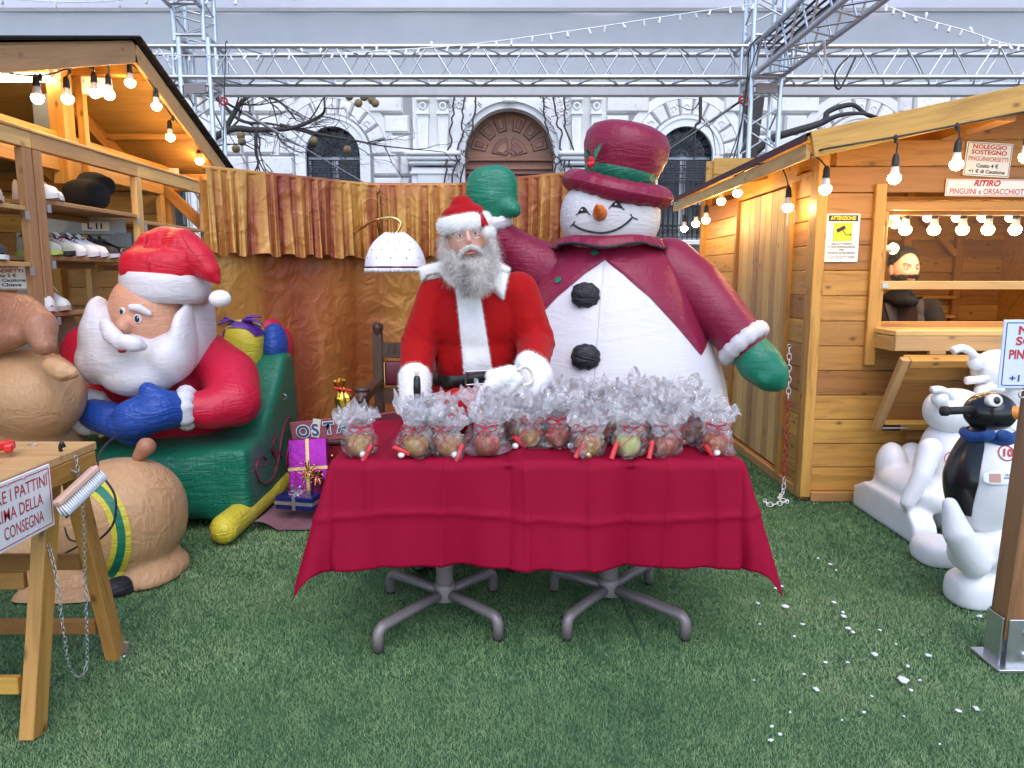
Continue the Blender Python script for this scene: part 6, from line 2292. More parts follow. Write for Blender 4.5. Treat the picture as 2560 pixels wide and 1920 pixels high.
def apple_bag(x, y, kind, label, seed, scroll=None, candy=None, s=1.0, group="apples wrapped in cellophane on the table", rot=None):
    t = thing("apple_bag", label, "wrapped apple", (x, y, TOP), group)
    rz_ = rB.uniform(0, 2 * PI) if rot is None else rot
    Rz = Matrix.Translation((x, y, TOP)) @ Matrix.Rotation(rz_, 4, 'Z')
    k = Matrix.Diagonal((s * 1.04, s * 1.04, s * rB.uniform(.74, .90), 1))
    ap = place("apple", APP[kind], Matrix.Translation((x, y, TOP)) @ Matrix.Rotation(rB.uniform(0, 6), 4, 'Z') @ Matrix.Rotation(rB.uniform(-.2, .2), 4, 'X'), t)
    place("stalk", STALK, Matrix.Translation((x, y, TOP)), t)
    place("cellophane", BAGS[seed % 5], Rz @ Matrix.Rotation(rB.uniform(-.10, .10), 4, 'X') @ k, t)
    place("ribbon", RIBS[seed % 3], Matrix.Translation((x, y, TOP)) @ Matrix.Rotation(rB.uniform(-.5, .5), 4, 'Z'), t)
    if scroll is not None:
        dx, dz, an = scroll
        place("paper_scroll", SCR, Matrix.Translation((x + dx, y - .046, TOP + dz)) @ Matrix.Rotation(an, 4, 'Y') @ Matrix.Rotation(.3, 4, 'Z'), t)
    if candy is not None:
        place("candy", CANDY[candy[0]], Matrix.Translation((x + candy[1], y - .045, TOP + .014)), t)
    return t


front = [(900, 1119, 'apple_mix', "wrapped apple at the left corner of the table with red paper scroll", (.035, .022, -1.1), ('candy', .02)),
         (1042, 1116, 'apple_mix', "second wrapped apple from the left with golden skin before the black handle", (-.05, .03, .5), ('candy', -.05)),
         (1119, 1114, 'apple_mix', "third wrapped apple from the left half yellow half red", (.045, .022, -1.2), ('candy', .03)),
         (1220, 1107, 'apple_red', "fourth wrapped apple from the left dark red with loose ribbon", None, None),
         (1321, 1088, 'apple_mix', "wrapped apple set back from the table edge beside pink and grey candies", (-.035, .03, .8), ('candy', -.05)),
         (1392, 1088, 'apple_red', "red and orange wrapped apple left of the tall red bow", None, ('candy', .05)),
         (1468, 1110, 'apple_mix', "wrapped apple behind a pink scroll with tall red bow", (-.03, .032, -1.0), ('brass', .0)),
         (1573, 1110, 'apple_green', "the only pale green wrapped apple in the front row", (-.06, .03, -1.2), None),
         (1659, 1107, 'apple_red', "red and green wrapped apple right of the pale green one", (-.055, .03, -1.35), None),
         (1788, 1104, 'apple_red', "wrapped dark apple at the right corner of the table", (-.035, .022, .9), ('candy', -.005)),
         (1724, 1080, 'apple_red', "dark red wrapped apple behind the last two with a gold nut", None, ('brass', -.03))]
for i, (px, py, kd, lab, scr_, cnd) in enumerate(front):
    q = G(px, py, TOP + .045)
    y = max(q.y, TY0 + .055)
    apple_bag(q.x * y / q.y, y, kd, lab, i, scr_, cnd)
ORD = ("first", "second", "third", "fourth", "fifth", "sixth", "seventh")


def lab_(row, i):
    if row == 4: return "wrapped apple tucked behind the second front bag, %s of the pair" % ("left" if i == 0 else "right")
    return "%s wrapped apple from the left in the %s row behind the front apples" % (ORD[i], ORD[row])


k = 0
for row, (Yr, xs_) in enumerate(((2.80, (-.10, .05, .19, .33, .46, .60, .73)), (2.93, (.0, .13, .27, .40, .54, .68)), (3.06, (.06, .20, .34, .48, .62, .73)), (3.18, (.14, .29, .42, .56, .69)), (2.72, (-.36, -.28)))):
    for x in xs_:
        apple_bag(x + rB.uniform(-.015, .015), Yr + rB.uniform(-.015, .015), rB.choice(['apple_red', 'apple_mix', 'apple_mix']),
                  lab_(row, xs_.index(x)), k + 2, None, None, rB.uniform(1.0, 1.25), "apple bags crowded behind the front row")
        k += 1

# hand bell, fur trimmed red sack with cord
bp_ = O(901, 840, 3.02)
be = thing("hand_bell", "hand bell with black handle and brass tip beside the left cuff", "bell", (bp_.x, bp_.y, TOP))
MB().lathe([(.042, .0), (.040, .01), (.030, .04), (.024, .07), (.010, .085), (.008, .10)], 24, (bp_.x, bp_.y, TOP)).obj("bell", M['brass'], be)
zt2 = O(901, 812, 3.02).z
MB().lathe([(.008, TOP + .095), (.013, TOP + .11), (.0155, zt2 - .05), (.014, zt2 - .01), (.009, zt2)], 18, (bp_.x, bp_.y, 0)).obj("handle", M['black'], be)
MB().lathe([(.008, zt2), (.007, zt2 + .006), (.011, zt2 + .014), (.009, zt2 + .024), (.002, zt2 + .027)], 14, (bp_.x, bp_.y, 0)).obj("tip", M['rope'], be)
sk = thing("cloth_sack", "red cloth sack with rolled white plush trim and cream cord on the table", "sack", (O(1050, 850, 3.0).x, 3.0, TOP))
b = MB().sell(O(1000, 885, 3.05), (.13, .09, .09), 2.2).ell(O(1040, 868, 3.04), (.09, .07, .06)).ell(O(960, 900, 3.04), (.07, .07, .06))
sm_ = remesh(b, .012, 8)
for v in sm_.vertices:
    v.co.z = max(v.co.z + .004 * math.sin(v.co.x * 70 + v.co.z * 40), TOP + .002)
link_mesh("sack_body", sm_, M['velvet'], sk)
b = MB().chain([O(1048, 850, 2.96), O(1062, 836, 2.945), O(1085, 818, 2.94), O(1106, 806, 2.95), O(1116, 818, 2.95), O(1102, 836, 2.95), O(1088, 858, 2.95)], [.028, .034, .034, .030, .026, .028, .022], 14)
b.chain([O(1062, 812, 2.985), O(1085, 806, 2.985), O(1105, 800, 2.99)], [.026, .026, .022], 14).chain([O(1112, 846, 2.98), O(1140, 848, 2.97), O(1166, 838, 2.98)], [.026, .028, .024], 14)
tm = remesh(b, .007, 3)
fo_ = link_mesh("plush_trim", tm, M['fur'], sk)


def furry(me_world_obj, n, length, width, seed, mat, parent, name="pile", **kw):
    """short pile grown on a part (mesh in part-local coordinates)"""
    V, F = strands(me_world_obj.data, n, length, width, seed=seed, **kw)
    me = np_mesh(name, V, F)
    me.materials.append(mat)
    o = bpy.data.objects.new(name, me); COL.objects.link(o); o.parent = parent
    ORG[o.name] = ORG[parent.name]
    tag(o, kind="stuff")
    return o


furry(fo_, 5000, .009, .0011, 3, M['furhair'], fo_)
MB().tube(catmull([O(1118, 800, 2.93), O(1132, 792, 2.94), O(1146, 800, 2.95), O(1151, 818, 2.95), O(1142, 830, 2.94), O(1130, 832, 2.94)], 6), .007, 8).obj("cord", M['rope'], sk)

# ------------------------------------------------------------------ people
def head_points(seg=64, rings=48):
    """unit head, face toward -y, about 0.23 tall"""
    V, F = [], []
    b = MB().ell((0, 0, 0), 1.0, seg, rings)
    g = lambda x, s: math.exp(-(x / s) ** 2)
    for (x, y, z) in b.v:
        rx, ry, rz_ = .076, .096, .118
        w = 1.0
        if z < 0: w = 1 - .30 * (-z) ** 1.6
        fr = max(0.0, -y)
        px, py, pz = x * rx * w, y * ry * (1 - .12 * max(0, -z)), z * rz_
        if y > 0 and z < -.2: py *= 1 - .35 * (-z - .2)
        d = 0.0
        if y < 0:
            d += .030 * g(x, .13) * g(z + .13, .13) + .016 * g(x, .09) * g(z - .08, .16)      # nose and bridge
            d += .006 * (g(x - .15, .08) + g(x + .15, .08)) * g(z + .2, .08)                   # nostrils
            d += .006 * g(z - .30, .10) * g(x, .55)                                            # brow
            d -= .013 * (g(x - .38, .17) + g(x + .38, .17)) * g(z - .12, .13)                  # sockets
            d += .006 * (g(x - .5, .2) + g(x + .5, .2)) * g(z + .22, .2)                       # cheeks
            d += .007 * g(x, .28) * g(z + .46, .09) - .004 * g(x, .3) * g(z + .62, .06)        # lips, crease
            d += .012 * g(x, .25) * g(z + .82, .16)                                            # chin
        py -= d * fr ** .5
        V.append(Vector((px, py, pz)))
    return V, b.f


def make_head(parent, c, R, s, brow_mat, beard=False):
    V, F = head_points()
    T = lambda p: R @ (Vector(p) * s) + c
    hd = MB().add([T(v) for v in V], F).obj("head", M['skin'], parent)
    for q in (-1, 1):
        MB().ell(T((q * .0305, -.0735, .014)), (.0125 * s,) * 3, 14, 10).obj("eye", M['eyewhite'], hd)
        MB().ell(T((q * .0305, -.0838, .0135)), (.0055 * s, .003 * s, .0055 * s), 12, 8, R).obj("iris", M['iris'], hd)
        lid = [T((q * .0305 + dx, -.0845 + abs(dx) * .25, .0205 - (dx / .017) ** 2 * .006)) for dx in np.linspace(-.016, .016, 7)]
        MB().tube(lid, .0032 * s, 6).obj("eyelid", M['skin'], hd)
        lid = [T((q * .0305 + dx, -.083 + abs(dx) * .25, .0065 + (dx / .017) ** 2 * .005)) for dx in np.linspace(-.016, .016, 7)]
        MB().tube(lid, .0028 * s, 6).obj("eyelid", M['skin'], hd)
        br = MB()
        for k in range(26):
            t = k / 25
            p = T((q * (.014 + .036 * t), -.0935 + .016 * t ** 2, .034 + .006 * math.sin(PI * t * .8)))
            br.tube([p, p + R @ Vector((q * .008, -.002, .003)) * s], .0018 * s, 4)
        tag(br.obj("eyebrow", brow_mat, hd), kind="stuff")
        ear = MB().ell(T((q * .078, .008, .0)), (.010 * s, .020 * s, .032 * s), 14, 10, R).ell(T((q * .074, .0, -.025)), (.009 * s, .012 * s, .012 * s), 10, 8, R)
        link_mesh("ear", remesh(ear, .004 * s, 2), M['skin'], hd)
    for dz, r in ((.0, .0038), (-.009, .0048)):
        MB().tube([T((dx, -.1005 + abs(dx) * .42 + (.001 if dz == 0 else 0), -.052 + dz + (.0018 if dz == 0 else -.001) * math.cos(dx * 90))) for dx in np.linspace(-.024, .024, 9)], [.001] + [r * s] * 7 + [.001], 8).obj("lip", M['lips'], hd)
    return hd, T


# ---- person in red suit
pr = thing("person", "grey bearded person in red velvet suit and hat with white plush trim at the table", "person", (-.17, 3.55, 0))
sh_r, el_r, wr_r = O(945, 638, 3.37), O(905, 745, 3.33), O(897, 822, 3.20)
sh_l, el_l, wr_l = O(1120, 630, 3.37), O(1158, 742, 3.34), O(1150, 790, 3.13)
b = MB()
b.sell((-.172, 3.40, 1.22), (.215, .145, .19), 2.3)
b.sell((-.165, 3.43, 1.05), (.195, .15, .20), 2.3)
b.sell((-.165, 3.47, .86), (.215, .165, .20), 2.3)
b.capsule(sh_r, sh_l, .085, .085, 18).capsule((-.19, 3.37, 1.33), (-.21, 3.28, 1.45), .12, .07)
b.chain([sh_r, el_r, wr_r], [.092, .083, .066], 18)
b.chain([sh_l, el_l, wr_l], [.092, .088, .066], 18)
cm = remesh(b, .011, 7)
for v in cm.vertices:       # soft folds of the loose jacket
    p = v.co
    f = .0055 * (abs(math.sin(p.x * 26 + p.z * 6 + 1.5 * math.sin(p.z * 7))) ** .6 - .5) * (1 if p.z < 1.3 else .3)
    da = min((p - el_r).length, (p - el_l).length)
    f += .0035 * math.exp(-(da / .11) ** 2) * math.sin(p.z * 130 + p.x * 60 + 3 * math.sin(p.x * 30))
    v.co += v.normal * f
cbv = bvh_of(cm)
jk = link_mesh("jacket", cm, M['velvet'], pr)
b = MB()
for s in (-1, 1): b.chain([(-.165 + s * .10, 3.50, .80), (-.165 + s * .13, 3.52, .45), (-.165 + s * .15, 3.56, .12)], [.12, .095, .085], 16)
link_mesh("trousers", remesh(b, .014, 5), M['velvet'], pr)
for s, fx in ((-1, G(1047, 1432).x), (1, .02)):
    bb = MB().chain([(fx, 3.56, .14), (fx, 3.52, .05), (fx - .01 * s, 3.36, .042)], [.06, .052, .04], 14).ell((fx, 3.44, .035), (.048, .13, .034))
    bm_ = remesh(bb, .009, 4)
    for v in bm_.vertices: v.co.z = max(v.co.z, .004)
    link_mesh("boot", bm_, M['leather'], pr)


def body_patch(bvh, quad, nu, nv, off, th, yfall=3.33):
    """patch lying on the body; quad in overview pixels (tl, tr, br, bl)"""
    tl, tr, br, bl = [Vector((x, y, 0)) for x, y in quad]
    front_, back_ = [], []
    lastn = Vector((0, -1, 0))
    for i in range(nu + 1):
        rf, rbk = [], []
        for j in range(nv + 1):
            u, v = i / nu, j / nv
            q = tl.lerp(tr, u).lerp(bl.lerp(br, u), v)
            h, n = cam_hit(bvh, q.x * K, q.y * K)
            if h is None:
                h = O(q.x, q.y, yfall); n = Vector((0, -1, 0))
            e = min(u, 1 - u, v, 1 - v)
            t = th * min(1, .35 + e * 6)
            rf.append(h + n * (off + t)); rbk.append(h + n * off * .2)
        front_.append(rf); back_.append(rbk)
    bnd = MB().grid(front_)
    # close the rim
    loop = [(i, 0) for i in range(nu + 1)] + [(nu, j) for j in range(1, nv + 1)] + [(i, nv) for i in range(nu - 1, -1, -1)] + [(0, j) for j in range(nv - 1, 0, -1)]
    rim = [[front_[i][j], back_[i][j]] for i, j in loop]
    bnd.grid(rim, True)
    return bnd


def plush(mb, name, parent, n, seed, length=.010, voxel=None):
    me = mb.mesh(name, True) if voxel is None else remesh(mb, voxel, 3)
    o = link_mesh(name, me, M['fur'], parent)
    furry(o, n, length, .0013, seed, M['furhair'], o)
    return o


plush(body_patch(cbv, ((983, 598), (1030, 596), (1062, 800), (1004, 806)), 8, 30, .002, .014), "front_trim", pr, 7000, 1)
# belt: ring of rays around the waist
zb0 = .962
rows = []
for i in range(72):
    a = 2 * PI * i / 72
    row = []
    for dz, dr in ((-.026, .002), (-.024, .009), (.024, .009), (.026, .002)):
        z = zb0 + dz + .035 * math.cos(a - .6)
        o_ = Vector((-.165 + .6 * math.cos(a), 3.45 + .6 * math.sin(a), z))
        d = Vector((-math.cos(a), -math.sin(a), 0))
        h = cbv.ray_cast(o_, d)
        row.append((h[0] if h[0] is not None else o_ + d * .4) - d * dr)
    rows.append(row)
# smooth radial outliers from arms
ctr_ = Vector((-.165, 3.45, 0))
for j in range(4):
    rr_ = [Vector((r[j].x - ctr_.x, r[j].y - ctr_.y, 0)).length for r in rows]
    for i in range(72):
        a = 2 * PI * i / 72
        lim = 1.07 / math.sqrt((math.cos(a) / .205) ** 2 + (math.sin(a) / .16) ** 2)
        rad_ = min(rr_[i], lim)
        rows[i][j] = Vector((ctr_.x + rad_ * math.cos(a), ctr_.y + rad_ * math.sin(a), rows[i][j].z))
bt = MB().grid(rows, True).obj("belt", M['leather'], pr)
for (ax, ay, bx_, by_) in ((1008, 800, 1008, 828), (1008, 800, 1053, 798), (1008, 828, 1053, 826)):
    h0, n0 = cam_hit(cbv, ax * K, ay * K); h1, n1 = cam_hit(cbv, bx_ * K, by_ * K)
    if h0 is not None and h1 is not None: rod("buckle", h0 + n0 * .016, h1 + n1 * .016, .004, M['steel'], bt)
# collar flaps
plush(body_patch(cbv, ((906, 578), (975, 560), (985, 594), (913, 608)), 10, 6, .012, .020), "collar_flap", pr, 3500, 4)
plush(body_patch(cbv, ((1042, 550), (1102, 580), (1086, 648), (1050, 612)), 10, 10, .012, .020), "collar_flap", pr, 3500, 5)
plush(MB().chain([O(965, 585, 3.27), O(985, 605, 3.21), O(1012, 612, 3.2), O(1045, 598, 3.22), O(1068, 572, 3.28)], [.03, .032, .03, .032, .03], 14), "collar_roll", pr, 2500, 6, voxel=.008)
plush(MB().chain([wr_r + Vector((0, 0, .015)), O(897, 862, 3.16)], [.070, .066], 18), "cuff", pr, 5000, 7, voxel=.009)
plush(MB().chain([O(1147, 790, 3.13), O(1158, 812, 3.07), O(1150, 834, 3.02)], [.068, .068, .055], 18), "cuff", pr, 5000, 8, voxel=.009)


def hand(parent, wrist, palm_dir, up, s, curl, mat):
    """palm with five bent fingers"""
    f = Vector(palm_dir).normalized(); u = Vector(up); u = (u - f * u.dot(f)).normalized(); sd_ = f.cross(u)
    b = MB()
    pc_ = wrist + f * .05
    b.sell(pc_, (.042, .042, .016), 2.5, Matrix((f, sd_, u)).transposed())
    for k, (o_, L) in enumerate(((-.030, .062), (-.010, .074), (.011, .070), (.030, .055))):
        p = pc_ + f * .036 + sd_ * o_
        pts = [p]; d = f.copy()
        for q in range(3):
            d = (d * math.cos(curl) - u * math.sin(curl)).normalized()
            pts.append(pts[-1] + d * L * (.42, .33, .25)[q])
        b.chain(pts, [.0095, .009, .0082, .007], 10)
    p = pc_ - f * .015 - sd_ * .036
    b.chain([p, p + (f * .5 - sd_ * .7 - u * .3) * .03, p + (f * .9 - sd_ * .6 - u * .6) * .055], [.012, .0105, .008], 10)
    return link_mesh("hand", remesh(b, .0045 * s, 2), mat, parent)


hand(pr, O(897, 868, 3.15), (.1, -.35, -.7), (0, -.8, .4), 1, .55, M['fur'])
hand(pr, O(1140, 836, 3.01), (-.8, -.35, -.15), (-.1, -.2, .9), 1, .6, M['fur'])
# head
HC = O(1010, 521, 3.20)
HR_ = Euler((rad(-6), rad(-9), rad(6))).to_matrix()
hd, T = make_head(pr, HC, HR_, 1.06, M['greyhair'])
# spectacles
gl = MB()
for q in (-1, 1):
    c = T((q * .031, -.099, .008))
    gl.torus(c, .0215, .0008, 24, 5, HR_ @ Matrix.Rotation(PI / 2, 3, 'X'), sy=.86)
    gl.tube([T((q * .052, -.096, .014)), T((q * .073, -.05, .018)), T((q * .080, .01, .012))], .0012, 5)
gl.tube([T((-.010, -.100, .011)), T((0, -.105, .014)), T((.010, -.100, .011))], .0012, 5)
sp_ = gl.obj("spectacles", M['steel'], hd)
for q in (-1, 1): MB().ell(T((q * .031, -.099, .008)), (.0205, .0012, .018), 20, 8, HR_).obj("lens", M['glass'], sp_)
# beard, moustache, long hair: volumes plus loose strands
b = MB()
for p, r in (((0, -.066, -.128), (.058, .040, .048)), ((-.062, -.02, -.080), (.022, .045, .055)), ((.062, -.02, -.080), (.022, .045, .055)), ((0, -.068, -.170), (.056, .042, .045)), ((-.040, -.050, -.125), (.036, .040, .052)), ((.040, -.050, -.125), (.036, .040, .052))):
    b.ell(T(p), [k_ * 1.06 for k_ in r], 18, 12, HR_)
bd = link_mesh("beard", remesh(b, .007, 4), M['greyhair'], pr)
furry(bd, 12000, .040, .0012, 11, M['greyhair'], bd, "beard_hair", curl=.6, gravity=.30, segs=4, jitter=.55)
furry(bd, 3200, .036, .0012, 15, M['greyhair2'], bd, "beard_hair", curl=.6, gravity=.30, segs=4, jitter=.55)
furry(bd, 1500, .034, .0013, 12, M['greybeard_dark'], bd, "beard_hair", curl=.5, gravity=.3, segs=4, jitter=.3, mask=lambda c: np.exp(-((c[:, 0] - (T((0, 0, 0)).x - ORG[bd.name].x)) / .016) ** 2) * (c[:, 2] < T((0, 0, -.10)).z - ORG[bd.name].z) + 1e-6)
b = MB().chain([T((-.006, -.108, -.036)), T((-.026, -.098, -.044)), T((-.045, -.075, -.062))], [.006, .007, .005], 10).chain([T((.006, -.108, -.036)), T((.026, -.098, -.044)), T((.045, -.075, -.062))], [.006, .007, .005], 10)
ms = link_mesh("moustache", remesh(b, .004, 2), M['greyhair'], pr)
furry(ms, 1300, .012, .0011, 13, M['greyhair'], ms, "moustache_hair", curl=.25, gravity=.35, segs=3, jitter=.4)
b = MB()
for q in (-1, 1): b.chain([T((q * .078, .03, .03)), T((q * .088, .03, -.05)), T((q * .085, .03, -.12))], [.022, .024, .014], 12)
b.ell(T((0, .04, -.01)), (.085, .07, .09), 18, 12, HR_)
hr = link_mesh("hair", remesh(b, .007, 3), M['greyhair'], pr)
furry(hr, 6000, .055, .0012, 14, M['greyhair'], hr, "hair_strands", curl=.35, gravity=.55, segs=4, jitter=.4, mask=lambda c: (c[:, 2] < T((0, 0, .03)).z - ORG[hr.name].z) + 1e-6)
# hat
A = []
for i in range(49):
    a = 2 * PI * i / 48
    row = []
    for k_ in range(15):
        bb = 2 * PI * k_ / 14
        row.append(T(((.088 + .022 * math.cos(bb)) * math.cos(a), (.104 + .022 * math.cos(bb)) * math.sin(a) + .012, .072 + .034 * math.sin(bb) + .020 * math.sin(a) * -1 * -.6)))
    A.append(row)
plush(MB().grid(A), "hat_brim", pr, 7000, 9)
b = MB().sell(T((0, .012, .10)), (.096, .105, .05), 2.4, HR_)
b.chain([O(1005, 470, 3.2), O(999, 450, 3.2), O(997, 436, 3.19)], [.088, .055, .018], 18).chain([O(999, 442, 3.18), O(1028, 462, 3.15), O(1050, 488, 3.12)], [.03, .03, .014], 12)
link_mesh("hat", remesh(b, .007, 4), M['velvet'], pr)
plush(MB().ell(O(1057, 502, 3.11), .024, 18, 12), "pompom", pr, 1500, 10)

# ---- person inside the hut
p2 = thing("person", "dark haired bearded person in a dark coat and scarf sitting inside the right hut", "person", (O(1955, 700, 4.95).x, 4.95, .5))
HC2 = O(1953, 583, 4.88)
R2 = Euler((rad(4), 0, rad(2))).to_matrix()
hd2, T2 = make_head(p2, HC2, R2, 1.08, M['darkhair'])
b = MB().ell(T2((0, .020, .046)), (.083, .094, .100), 24, 16, R2)
hm2 = remesh(b, .007, 2)
hh = link_mesh("hair", hm2, M['darkhair'], p2)
furry(hh, 4500, .016, .0016, 21, M['darkhair'], hh, "hair_strands", curl=.3, segs=2, jitter=.5, mask=lambda c: (c[:, 2] > T2((0, 0, .02)).z - ORG[hh.name].z) + 1e-6)
stb = MB()
rs_ = random.Random(9)
V_, F_ = head_points(48, 36)
sm2 = MB().add([T2(Vector(v) * 1.012) for v in V_], F_).mesh("t")
Vs_, Fs_ = strands(sm2, 7000, .011, .0018, seed=22, curl=.3, gravity=.3, mask=lambda c: ((c[:, 2] < T2((0, 0, -.028)).z)) * (np.array([(R2.transposed() @ (Vector(x) - HC2)).y for x in c]) < .01) * (np.array([abs((R2.transposed() @ (Vector(x) - HC2)).x) > .028 or (R2.transposed() @ (Vector(x) - HC2)).z < -.066 or -.046 < (R2.transposed() @ (Vector(x) - HC2)).z for x in c])) + 1e-7)
me = np_mesh("stubble", Vs_, Fs_); tag(link_mesh("stubble", me, M['darkhair'], hd2), kind="stuff")
nx_ = O(1952, 650, 4.95)
b = MB().sell(nx_ + Vector((0, .05, -.28)), (.19, .12, .25), 2.3).capsule(O(1912, 668, 5.0), O(2000, 668, 5.0), .075, .075)
b.chain([O(1905, 668, 4.98), O(1898, 720, 4.92), O(1915, 745, 4.78)], [.08, .07, .055], 16).chain([O(2008, 668, 4.98), O(2025, 718, 4.92), O(2005, 748, 4.78)], [.08, .07, .055], 16)
ctm = remesh(b, .012, 5)
cb2 = bvh_of(ctm)
link_mesh("coat", ctm, M['coat'], p2)
body_patch(cb2, ((1932, 640), (1978, 640), (1985, 706), (1925, 706)), 8, 12, .003, .006, 4.86).obj("sweater", M['sweater'], p2)
for quad in (((1906, 640), (1930, 645), (1938, 706), (1922, 706)), ((1975, 642), (1992, 640), (1998, 706), (1982, 706))):
    body_patch(cb2, quad, 4, 12, .008, .010, 4.9).obj("lapel", M['lapel'], p2)
b = MB().ell(T2((0, .01, -.155)), (.092, .085, .050)).ell(T2((.01, -.03, -.19)), (.085, .07, .04)).chain([T2((-.08, .02, -.17)), T2((0, -.075, -.185)), T2((.08, .02, -.17))], [.03, .035, .03], 12)
link_mesh("scarf", remesh(b, .009, 3), M['scarf'], p2)
b = MB().capsule(T2((0, .03, -.06)), T2((0, .03, -.17)), .05, .055)
b.obj("neck", M['skin'], p2)
hand(p2, O(1915, 748, 4.76), (.8, -.3, -.2), (0, -.2, 1), 1, .5, M['skin'])
hand(p2, O(2005, 750, 4.76), (-.8, -.3, -.2), (0, -.2, 1), 1, .5, M['skin'])

# ------------------------------------------------------------------ shelf unit with shoes in front of the left hut
FXs, BXs = -2.62, -2.98           # front and back of the shelf
su = thing("shoe_rack", "open pine rack with shoes along the side of the left hut", "shelf", (FXs, 5.0, 0))
ZTOP = 2.165
posts = [(4.10, 4.19), (5.30,), (6.43,), (2.95,)]
for grp in posts:
    for y in grp:
        plank("post", (FXs, y, 0), (FXs, y, ZTOP - .085), .045, .075, M['pine_grey'], su, up=(0, 1, 0))
        plank("post", (BXs, y, 0), (BXs, y, ZTOP - .085), .045, .075, M['larch'], su, up=(0, 1, 0))
for y0, y1 in ((2.95, 4.145), (4.145, 5.30), (5.30, 6.46)):
    plank("top_rail", (FXs, y0, ZTOP - .04), (FXs, y1 - .003, ZTOP - .04), .045, .085, M['pine_grey'], su)
    plank("top_rail", (BXs, y0, ZTOP - .04), (BXs, y1 - .003, ZTOP - .04), .045, .085, M['larch'], su)
    plank("top_board", (FXs + .0, y0, ZTOP + .012), (FXs + .0, y1 - .003, ZTOP + .012), .06, .018, M['pine_grey'], su)
LEV = {0: (1.772, 1.475, 1.15, .80), 1: (1.825, 1.514, 1.195, .87), 2: (1.79, 1.50, 1.18, .87)}
for bay, (y0, y1) in enumerate(((2.98, 4.06), (4.235, 5.26), (5.34, 6.39))):
    for z in LEV[bay]:
        plank("shelf_board", ((FXs + BXs) / 2, y0, z - .0125), ((FXs + BXs) / 2, y1, z - .0125), abs(FXs - BXs) + .03, .025, M['pine_pale'], su)
        plank("shelf_batten", (BXs + .04, y0, z - .045), (BXs + .04, y1, z - .045), .03, .035, M['larch'], su)
        for y in (y0 + .01, y1 - .01):
            MB().box((FXs + .026, y, z - .05), (.004, .035, .045)).obj("bracket", M['steel'], su, False)


def shoe_parts(L=.28, high=False):
    key = ('shoe', L, high)
    if key in _cache: return _cache[key]
    n, seg = 22, 20
    S = np.linspace(0, 1, n)
    W = np.interp(S, [0, .08, .3, .5, .72, .9, 1], [.012, .033, .034, .036, .046, .040, .008])
    Hh = np.interp(S, [0, .05, .2, .36, .5, .7, .9, 1], [.05, .090, .085, .092, .088, .062, .046, .012]) * (1.35 if high else 1)
    A = []
    for s, w, h in zip(S, W, Hh):
        row = []
        for k in range(seg + 1):
            a = PI * k / seg
            x = -math.cos(a)
            z = math.sin(a) ** .75
            nar = 1 - .38 * z * (1 if .1 < s < .55 else .25)
            row.append(Vector((s * L, x * w * nar, .024 + h * z)))
        A.append(row)
    up = MB().grid(A)
    ume = up.mesh("upper")
    out = [(s * L, w * 1.08) for s, w in zip(S, W)]
    poly = [(x, w) for x, w in out] + [(x, -w) for x, w in reversed(out)]
    b = MB()
    nn = len(poly)
    lo = [Vector((x, y, .0 + .010 * max(0, (x / L - .8) / .2) ** 2)) for x, y in poly]
    hi = [Vector((x * 1.0, y * 1.04, .026 + .006 * max(0, (x / L - .8) / .2))) for x, y in poly]
    b.add(lo + hi, [tuple(range(nn - 1, -1, -1)), tuple(range(nn, 2 * nn))] + [(k, (k + 1) % nn, nn + (k + 1) % nn, nn + k) for k in range(nn)])
    sme = b.mesh("sole", True); sme.set_sharp_from_angle(angle=rad(40))
    b = MB().ell((L * .27, 0, .115 * (1.3 if high else 1)), (.055, .022, .012), 16, 8)
    ome = b.mesh("opening")
    b = MB()
    for k in range(5):
        x = L * (.42 + .06 * k); z = (.118 - .008 * k) * (1.2 if high else 1)
        b.tube([(x, -.024, z - .016), (x + .004, 0, z + .002), (x, .024, z - .016)], .003, 5)
    b.tube(catmull([(L * .4, -.01, .12), (L * .36, -.04, .135), (L * .42, -.05, .10), (L * .44, -.01, .115)], 5), .0025, 5).tube(catmull([(L * .4, .01, .12), (L * .36, .04, .13), (L * .44, .05, .10)], 5), .0025, 5)
    lme = b.mesh("laces")
    b = MB().sell((L * .37, 0, .125 * (1.2 if high else 1)), (.006, .022, .03), 2.5, Matrix.Rotation(rad(-35), 3, 'Y'))
    tme = b.mesh("tongue")
    _cache[key] = (ume, sme, ome, lme, tme)
    return _cache[key]


def shoe(p, ang, upper, sole, lace, label, cat="shoe", high=False, s=1.0, roll=0.0, stripes=None, group="shoes on the pine rack"):
    t = thing("shoe", label, cat, p, group)
    Mx = Matrix.Translation(p) @ Matrix.Rotation(ang, 4, 'Z') @ Matrix.Rotation(roll, 4, 'X') @ Matrix.Scale(s, 4)
    for nm, me0, mt_ in zip(("upper", "sole", "opening", "laces", "tongue"), shoe_parts(.28, high), (upper, sole, 'blackmat', lace, upper)):
        k = ('shoe', nm, mt_, high)
        if k not in _cache:
            m2 = me0.copy(); m2.materials.clear(); m2.materials.append(M[mt_]); _cache[k] = m2
        place(nm, _cache[k], Mx, t)
    if stripes:
        for q in range(3):
            k = ('stripe', stripes)
            if k not in _cache:
                m2 = MB().beam((0, 0, 0), (-.03, 0, .06), .004, .012, (1, 0, 0)).mesh("stripe", False); m2.materials.append(M[stripes]); _cache[k] = m2
            place("stripe", _cache[k], Mx @ Matrix.Translation((.12 + .028 * q, -.042, .03)) @ Matrix.Rotation(.35, 4, 'X'), t)
    return t


